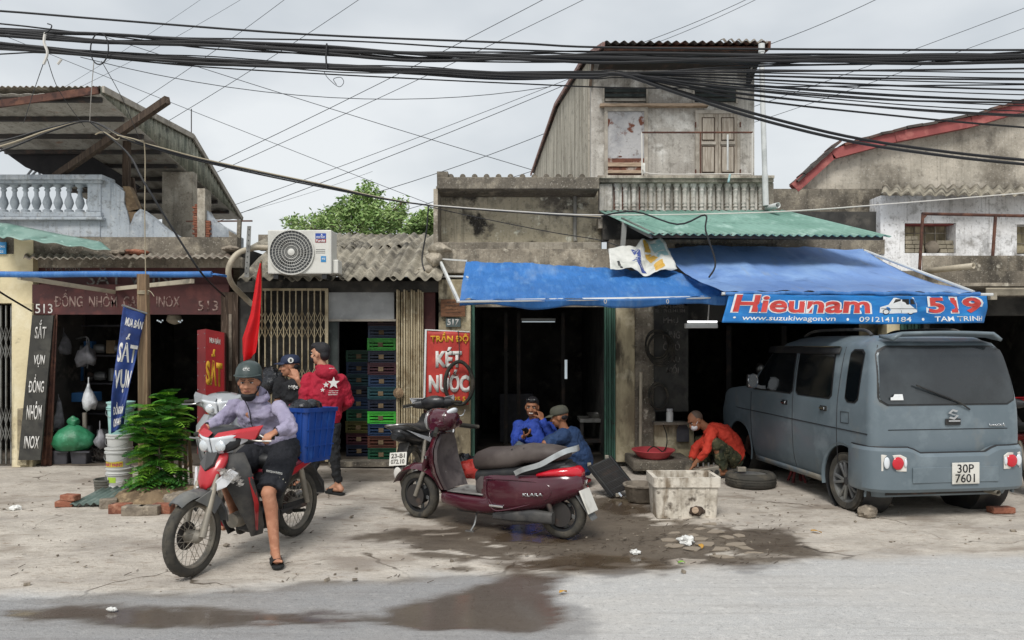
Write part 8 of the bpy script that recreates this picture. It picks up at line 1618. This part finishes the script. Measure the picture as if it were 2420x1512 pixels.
# ============================================================ CRATE STACKS IN THE DOORWAY
CC = dict(maroon='3d1a24', blue='18304f', green='3fae3a', darkgreen='164832', teal='1c434a', olive='4a4820', orange='7a3c24', navy='161f33', brown='4f2c21')  # all but green darkened: the doorway's shade is put into the colours
for n_, c_ in CC.items(): mat('crate_' + n_ + '_plastic', c_, .45, layers=[(tuple(int(int(c_[i:i + 2], 16) * .8) for i in (0, 2, 4)), 5, .48, .66)])
def make_crate(w_, d_, h_):
    pr = []
    q = MB()
    q.boxp((-w_ / 2, -d_ / 2, 0), (w_ / 2, d_ / 2, .012)); pr.append(('base', q))
    for sx in (-1, 1):
        for sy in (-1, 1): pr.append(('corner_post', MB().boxp((sx * w_ / 2, sy * d_ / 2, 0), (sx * (w_ / 2 - .03), sy * (d_ / 2 - .03), h_))))
    for zz in (.02, .065, .11, h_ - .03):
        if zz < h_ - .02:
            for sy in (-1, 1): pr.append(('slat', MB().boxp((-w_ / 2 + .03, sy * (d_ / 2 - .004), zz), (w_ / 2 - .03, sy * (d_ / 2 - .016), zz + .026))))
            for sx in (-1, 1): pr.append(('slat', MB().boxp((sx * (w_ / 2 - .004), -d_ / 2 + .03, zz), (sx * (w_ / 2 - .016), d_ / 2 - .03, zz + .026))))
    pr.append(('rim', MB().loft([crate_ring(h_, w_ / 2 + .006, d_ / 2 + .006, .01, 2), crate_ring(h_ + .014, w_ / 2 + .006, d_ / 2 + .006, .01, 2), crate_ring(h_ + .014, w_ / 2 - .016, d_ / 2 - .016, .01, 2), crate_ring(h_, w_ / 2 - .016, d_ / 2 - .016, .01, 2)], False, True)))
    return [(n_, q.data(n_)) for n_, q in pr] + [('label_tag', MB().boxp((-.05, -d_ / 2 - .004, .05), (.02, -d_ / 2 + .0, .11)).data('label_tag'))]
CR = make_crate(.40, .30, .155); ordn = ['lowest', 'second', 'third', 'fourth', 'fifth', 'sixth', 'seventh', 'eighth', 'ninth', 'tenth', 'eleventh', 'twelfth']
def crate_stack(x, y, cols, where, grp, rz=0.):
    for i, cn in enumerate(cols):
        t = thing('stacked_crate', '%s plastic crate, %s from the floor in the %s' % ({'darkgreen': 'dark green', 'green': 'bright green'}.get(cn, cn), ordn[i], where), 'crate', (x + rg.uniform(-.006, .006), y + rg.uniform(-.01, .01), .022 + i * .171), grp, world=False); t.rotation_euler.z = rz + R(rg.uniform(-2, 2))
        for n_, me in CR:
            o = bpy.data.objects.new(n_, me.copy() if False else me); COL.objects.link(o); o.parent = t
            mm = MATS['crate_' + cn + '_plastic'] if n_ != 'label_tag' else MATS['cardboard']
            if not o.data.materials: o.data.materials.append(mm)
            o.material_slots[0].link = 'OBJECT'; o.material_slots[0].material = mm
crate_stack(WX(905, 10.45), 10.5, ['darkgreen', 'brown', 'blue', 'green', 'navy', 'teal', 'blue', 'maroon', 'navy', 'green', 'blue', 'maroon'][:12], 'right doorway stack', 'crates stacked in the doorway')
crate_stack(WX(850, 10.7), 10.85, ['navy', 'maroon', 'olive', 'darkgreen', 'blue', 'navy', 'teal', 'blue', 'darkgreen'], 'left doorway stack', 'crates stacked in the doorway')
# ============================================================ RADIATOR SHOP INTERIOR, GARAGE CLUTTER
vt = MB().tube([W(1337, 850, 11.), W(1337, 895, 11.)], .02, 8).build('wall_tube', 'tube_dim', None, True, label='short upright light tube on the inner wall of the radiator shop', cat='lamp')
wb = thing('workbench', 'dim workbench with basins inside the radiator shop', 'workbench', W(1415, 1095, 11.)); MB().boxp(*wallbox(1370, 990, 1440, 998, 11., .5)).build('top', 'gate_grey', wb); [MB().bar(W(x, 998, 11.05), W(x, 1092, 11.05), .05, .05).build('leg', 'steel_dark', wb) for x in (1374, 1436)]; MB().boxp(*wallbox(1372, 1040, 1438, 1046, 11., .45)).build('shelf', 'steel_dark', wb)
bs = MB().lathe([(.10, 0), (.16, .08), (.17, .09), (.15, .09), (.09, .015)], W(1412, 990, 11.2), n=24).build('metal_basin', 'alloy', None, True, label='metal basin standing on the dim workbench', cat='basin')
for i, x in enumerate((1195, 1225, 1330)): MB().bar(W(x, 740, 12.), W(x, 1080, 12.), .06, .06).build('steel_post', 'steel_dark', None, label=('left', 'middle', 'right')[i] + ' steel post deep inside the radiator shop', cat='post')
MB().boxp(*wallbox(1180, 930, 1260, 1085, 12.3, .5)).build('tool_cabinet', 'bin_dark', None, bevel=.01, label='dark tool cabinet deep inside the radiator shop', cat='cabinet')
# radiator leaning on the step
rd = thing('radiator', 'black finned car radiator leaning on the wet ground', 'radiator', G(1440, 1175)); A, B = W(1392, 1102, 8.05), W(1440, 1080, 8.15); dn = W(1447, 1172, 7.9) - A
def rp(u, v, o=0.): return A + (B - A) * u + dn * v + V((0, -1, .2)).normalized() * o
MB().loft([[rp(0, v, -.02), rp(1, v, -.02), rp(1, v, .015), rp(0, v, .015)] for v in (0, 1)]).build('core', 'black_plastic', rd)
for k in range(24): MB().bar(rp(.02, .03 + k * .04, .02), rp(.98, .03 + k * .04, .02), .006, .008).build('fin', 'dusty_plastic' if k % 5 == 0 else 'steel_dark', rd)
for u in (0, 1): MB().bar(rp(u, -.02, 0), rp(u, 1.02, 0), .04, .05).build('end_tank', 'black_plastic', rd, bevel=.008)
for (u, v) in ((.05, -.05), (.9, -.04), (.2, 1.03), (.8, 1.03)): MB().box(rp(u, v, .01), (.04, .02, .04)).build('bracket', 'dusty_metal', rd, bevel=.004)
MB().tube([rp(.3, 1.0, .02), rp(.3, 1.12, .04)], .014, 8).build('outlet', 'chrome', rd, True)
mat('basin_grey', '7d7468', .85, layers=[('9a9081', 5, .45, .62), ('574f45', 7, .54, .68)], bump=.3)
bs = G(1520, 1190); MB().lathe([(.12, 0), (.15, .02), (.18, .16), (.195, .17), (.195, .185), (.17, .185), (.14, .03)], bs + V((0, .12, .0)), n=28).build('mortar_basin', 'basin_grey', None, True, angle=50, label='muddy grey basin between the radiator and the foam box', cat='basin')
mat('foam_dirty', 'd3cbbd', .9, layers=[('8b8172', 3, .46, .62), ('d0c9bc', 6, .52, .66), ('5d544a', 7, .58, .68), ('7d6f5d', 2.2, .5, .64, (3, 3, .8))], bump=.35, bscale=40)
fb = thing('foam_box', 'dirty white foam box standing on the wet ground', 'box', G(1624, 1226)); fc = G(1624, 1226) + V((0, .2, 0)); fx_, fz = .305, .39
MB().loft([[V((fc.x + p.x, fc.y + p.y, z_)) for p in crate_ring(z_ * 0, hx, hy, .03, 3)] for z_, hx, hy in ((.0, .285, .185), (.30, .30, .20), (.30, .318, .218), (fz, .318, .218), (fz, .28, .18), (.06, .262, .162))]).build('shell', 'foam_dirty', fb, True, angle=35)
for k in range(4): MB().bar((fc.x - .2 + .13 * k, fc.y - .188, .02), (fc.x - .2 + .13 * k, fc.y - .202, .29), .035, .012, V((0, 1, 0))).build('rib', 'foam_dirty', fb, bevel=.005)
lump('drain_plug', (fc.x + .09, fc.y - .2, .075), (.07, .03, .045), 'wood_dark', 3, .3, fb); MB().lathe([(.03, 0), (.032, .01), (.01, .014)], (fc.x + .065, fc.y - .225, .09), (0, -1, 0), 14).build('plug_face', 'wood_bare', fb, True)
mat('basin_red', 'b8474d', .5, layers=[('a03b42', 5, .48, .66)])
bs = W(1543, 1084, 9.45); MB().lathe([(.16, 0), (.20, .03), (.26, .10), (.275, .105), (.275, .115), (.25, .112), (.18, .03), (.02, .02)], (bs.x, bs.y, WZ(1089, 9.25) + .004), n=36).build('red_basin', 'basin_red', None, True, angle=50, label='red plastic basin on the concrete plinth', cat='basin')
MB().tube(smoothpath([W(1565, 1000, D - .2), W(1575, 1030, D - .3), W(1572, 1060, D - .45), W(1550, 1075, 9.3), W(1530, 1068, 9.25), W(1545, 1055, 9.3), W(1568, 1070, 9.3)]), .008, 6).build('water_hose', 'rubber', None, True, label='thin black hose curling into the red basin', cat='hose')
jr = thing('jar', 'white plastic jar standing on the garage pillar ledge', 'jar', W(1582, 1000, D - .2)); MB().lathe([(.035, 0), (.045, .01), (.045, .13), (.035, .15)], W(1582, 998, D - .2), n=18).build('body', 'bucket_white', jr, True); MB().lathe([(.038, 0), (.04, .005), (.04, .03), (.005, .032)], W(1582, 971, D - .2), n=18).build('lid', 'bag_white', jr, True); MB().boxp(*wallbox(1546, 998, 1625, 1004, D - .28, .2)).build('ledge', 'concrete_dark', jr)
MB().boxp(*wallbox(1546, 1000, 1640, 1092, D - .08, .25)).build('pillar_base', 'pillar_plaster', bpy.data.objects['radiator_shop_house'], bevel=.015)
q = MB().loft([[W(x, y, D - .2 + z_) for x, y in ((1598, 1044), (1598, 1015), (1604, 1003), (1613, 999), (1622, 1003), (1628, 1015), (1628, 1044))] for z_ in (0, .1)]); q.build('wall_box', 'bin_dark', None, bevel=.006, label='dark arched box on the garage pillar base', cat='box')
eb = thing('engine_block', 'silver engine head between the mechanic and the foam box', 'engine part', W(1668, 1118, 9.1)); c = W(1668, 1112, 9.1); MB().box((c.x, c.y, .075), (.30, .16, .13), Matrix.Rotation(R(-10), 3, 'Y')).build('block', 'dusty_metal', eb, bevel=.01); [MB().lathe([(.026, 0), (.028, .01), (.01, .012)], (c.x - .11 + .072 * k, c.y - .083, .09), (0, -1, .1), 14).build('port', 'black_plastic', eb, True) for k in range(4)]; [MB().lathe([(.012, 0), (.012, .05)], (c.x - .1 + .065 * k, c.y, .14), n=10).build('stud', 'alloy', eb, True) for k in range(4)]
tyc = G(1777, 1150) + V((0, .06, 0)); ty = thing('loose_tyre', 'car wheel lying flat on the ground before the van', 'tyre', tyc)
MB().lathe([(.17, .01), (.20, .0), (.255, .005), (.282, .03), (.287, .08), (.282, .13), (.255, .16), (.21, .165), (.18, .15), (.175, .08)], tyc, n=44, cap=False).build('tyre', 'rubber_dusty', ty, True, angle=50); MB().lathe([(.18, .14), (.15, .12), (.10, .10), (.04, .13), (.01, .132)], tyc, n=36).build('rim', 'fender_grey', ty, True)
for k in range(3): MB().torus(tyc + V((0, 0, .05 + .03 * k)), (0, 0, 1), .287, .003, 44, 4).build('groove', 'rubber', ty, True)
MB().box(tyc + V((-.1, .02, .19)), (.10, .06, .055)).build('bearing_block', 'dusty_metal', None, bevel=.008, label='small metal block lying on the flat car wheel', cat='engine part')
jk_ = thing('jack_stand', 'red jack stand under the van sill', 'jack', G(1890, 1142)); c = G(1890, 1142) + V((0, .1, 0)); mat('jack_red', '7a2626', .6, layers=[('5a1f20', 6, .48, .64)])
for k in range(4): a = R(45 + 90 * k); MB().bar((c.x + .11 * math.cos(a), c.y + .11 * math.sin(a), 0), (c.x + .03 * math.cos(a), c.y + .03 * math.sin(a), .2), .025, .025).build('leg', 'jack_red', jk_)
MB().boxp((c.x - .02, c.y - .02, .12), (c.x + .02, c.y + .02, .24)).build('post', 'jack_red', jk_)
lump('chock_stone', G(2052, 1224) + V((0, .03, .055)), (.09, .07, .065), 'stone', 9, .3, label='round stone wedged behind the left rear wheel of the van', cat='stone')
c = G(2374, 1216); MB().box((c.x, c.y + .06, .035), (.23, .11, .06), Matrix.Rotation(R(4), 3, 'Z')).build('chock_brick', 'brick', None, bevel=.012, label='flat red brown brick wedged behind the right rear wheel of the van', cat='brick')
# cabinet and machinery dimly seen in the garage
MB().boxp(*wallbox(1740, 960, 1800, 1090, 11.6, .6)).build('tool_cabinet', 'bin_dark', None, bevel=.01, label='dim tool cabinet inside the garage', cat='cabinet'); MB().ell(W(1795, 872, 11.5), (.07, .05, .10), 14).build('wall_fan', 'alloy', None, True, label='pale round wall fan dimly seen inside the garage', cat='fan')
for i, x in enumerate((1720, 1850, 1990)): MB().bar(W(x, 770, 11.8), W(x, 1085, 11.8), .08, .08).build('steel_post', 'steel_dark', None, label=('left', 'middle', 'right')[i] + ' dark steel post inside the garage', cat='post')
cl = lump('cloth_bundle', G(1110, 1150) + V((0, .6, .10)), (.16, .12, .12), 'sign_red', 7, .4, label='red cloth bundle on the ground behind the maroon scooter', cat='cloth'); lump('dark_bag', G(1095, 1130) + V((0, .3, .12)), (.15, .12, .14), 'bin_bag', 2, .35, label='dark bag beside the radiator shop pillar behind the scooter', cat='bag')
# ============================================================ LITTER
mat('leaf_dry', 'b98d3e', .8); mat('shard', '857a6c', .9, layers=[('7f7567', 9, .48, .64)]); mat('litter_white', 'd6d6d2', .8); mat('litter_green', '7fae3e', .7)
SH = [(1590, 1262), (1632, 1268), (1648, 1275), (1690, 1258), (1718, 1272), (1744, 1268), (1600, 1292), (1640, 1300), (1668, 1288), (1700, 1300), (1735, 1288), (1760, 1298), (1655, 1252), (1685, 1240), (1780, 1310), (1582, 1278), (1710, 1318)]
for i, (x, y) in enumerate(SH):
    c = G(x, y); a = rg.uniform(0, 3); pts = []
    for k in range(6): t_ = a + k * 1.047; r_ = rg.uniform(.012, .055); pts.append(V((c.x + r_ * math.cos(t_) * 2.0, c.y + r_ * math.sin(t_) * .8, .006 + .008 * math.sin(t_))))
    MB().prism(pts, (0, 0, .007)).build('tile_shard', 'shard', None, label='flat broken tile shard on the muddy verge before the foam box', cat='shard', group='broken shards on the muddy verge')
def leaf_obj(x, y, s_, mm, lb_, cat, nm):
    c = G(x, y); a = rg.uniform(0, 6.28); MB().grid(lambda u, v: V((c.x + s_ * ((u - .5) * 2 * math.cos(a)) + s_ * .5 * (v - .5) * 2 * math.sin(math.pi * u) * -math.sin(a), c.y + s_ * ((u - .5) * 2 * math.sin(a)) + s_ * .5 * (v - .5) * 2 * math.sin(math.pi * u) * math.cos(a), .016 + .012 * math.sin(u * 3 + v))), 6, 4).build(nm, mm, None, True, solid=.002, label=lb_, cat=cat)
leaf_obj(1656, 1370 - 75, .045, 'leaf_dry', 'ochre dead leaf lying left of the crumpled paper', 'leaf', 'fallen_leaf'); leaf_obj(1330, 1404, .035, 'leaf_dry', 'yellow leaf at the edge of the roadside puddle', 'leaf', 'fallen_leaf'); leaf_obj(1928, 1260, .045, 'leaf_dry', 'yellow leaf on the dry verge below the van', 'leaf', 'fallen_leaf'); leaf_obj(1610, 1334, .03, 'litter_green', 'green scrap at the rim of the muddy puddle', 'litter', 'litter_scrap')
lump('crumpled_paper', G(1620, 1286) + V((0, 0, .03)), (.06, .05, .04), 'litter_white', 4, .6, label='crumpled white paper on the muddy verge', cat='paper'); lump('crumpled_paper', G(36, 1205) + V((0, 0, .02)), (.05, .03, .025), 'litter_white', 8, .6, label='small white paper scrap at the far left of the verge', cat='paper'); lump('crumpled_paper', G(265, 1444) + V((0, 0, .012)), (.03, .015, .014), 'litter_white', 9, .5, label='white scrap floating on the roadside puddle', cat='paper'); lump('crumpled_paper', G(1500, 1310) + V((0, 0, .02)), (.035, .02, .02), 'litter_white', 11, .6, label='tiny white scrap on the dark wet verge', cat='paper')
q = MB()
for i in range(1500):
    x, y = rg.uniform(-5.8, 6.6), rg.uniform(4.7, 9.7)
    if y < edge_y(x) - .1 or rg.random() > .25 + .75 * sst(.05, .5, fbm(x, y, .9, 33)): continue
    s_ = rg.uniform(.004, .014) if rg.random() < .93 else rg.uniform(.014, .028); c = V((x, y, s_ * .5)); m_ = Matrix.Rotation(rg.uniform(0, 3), 3, 'Z') @ Matrix.Rotation(rg.uniform(-.5, .5), 3, 'X'); q.box(c, (s_ * rg.uniform(1, 2.2), s_ * rg.uniform(.8, 1.4), s_ * rg.uniform(.4, 1.)), m_)
q.build('pebbles', 'stone', None, label='scattered pebbles and grit over the verge', cat='gravel', kind='stuff')
q = MB()
for i in range(300):
    t_ = rg.random()
    if t_ < .8: p = G(rg.uniform(1180, 1900), rg.uniform(1215, 1340))
    else: p = G(rg.uniform(0, 1100), rg.uniform(1230, 1380))
    a = rg.uniform(-1.5, 1.5); l_ = rg.uniform(.015, .06); q.bar((p.x, p.y, .006), (p.x + l_ * math.cos(a), p.y + l_ * math.sin(a), .008 + rg.uniform(0, .01)), .004, .003)
mat('twig', '4d4236', .9); q.build('twigs', 'twig', None, label='twigs and straw scattered on the verge', cat='twigs', kind='stuff')
# ============================================================ bookkeeping
for o in bpy.data.objects:
    if '_w' in o: del o['_w']
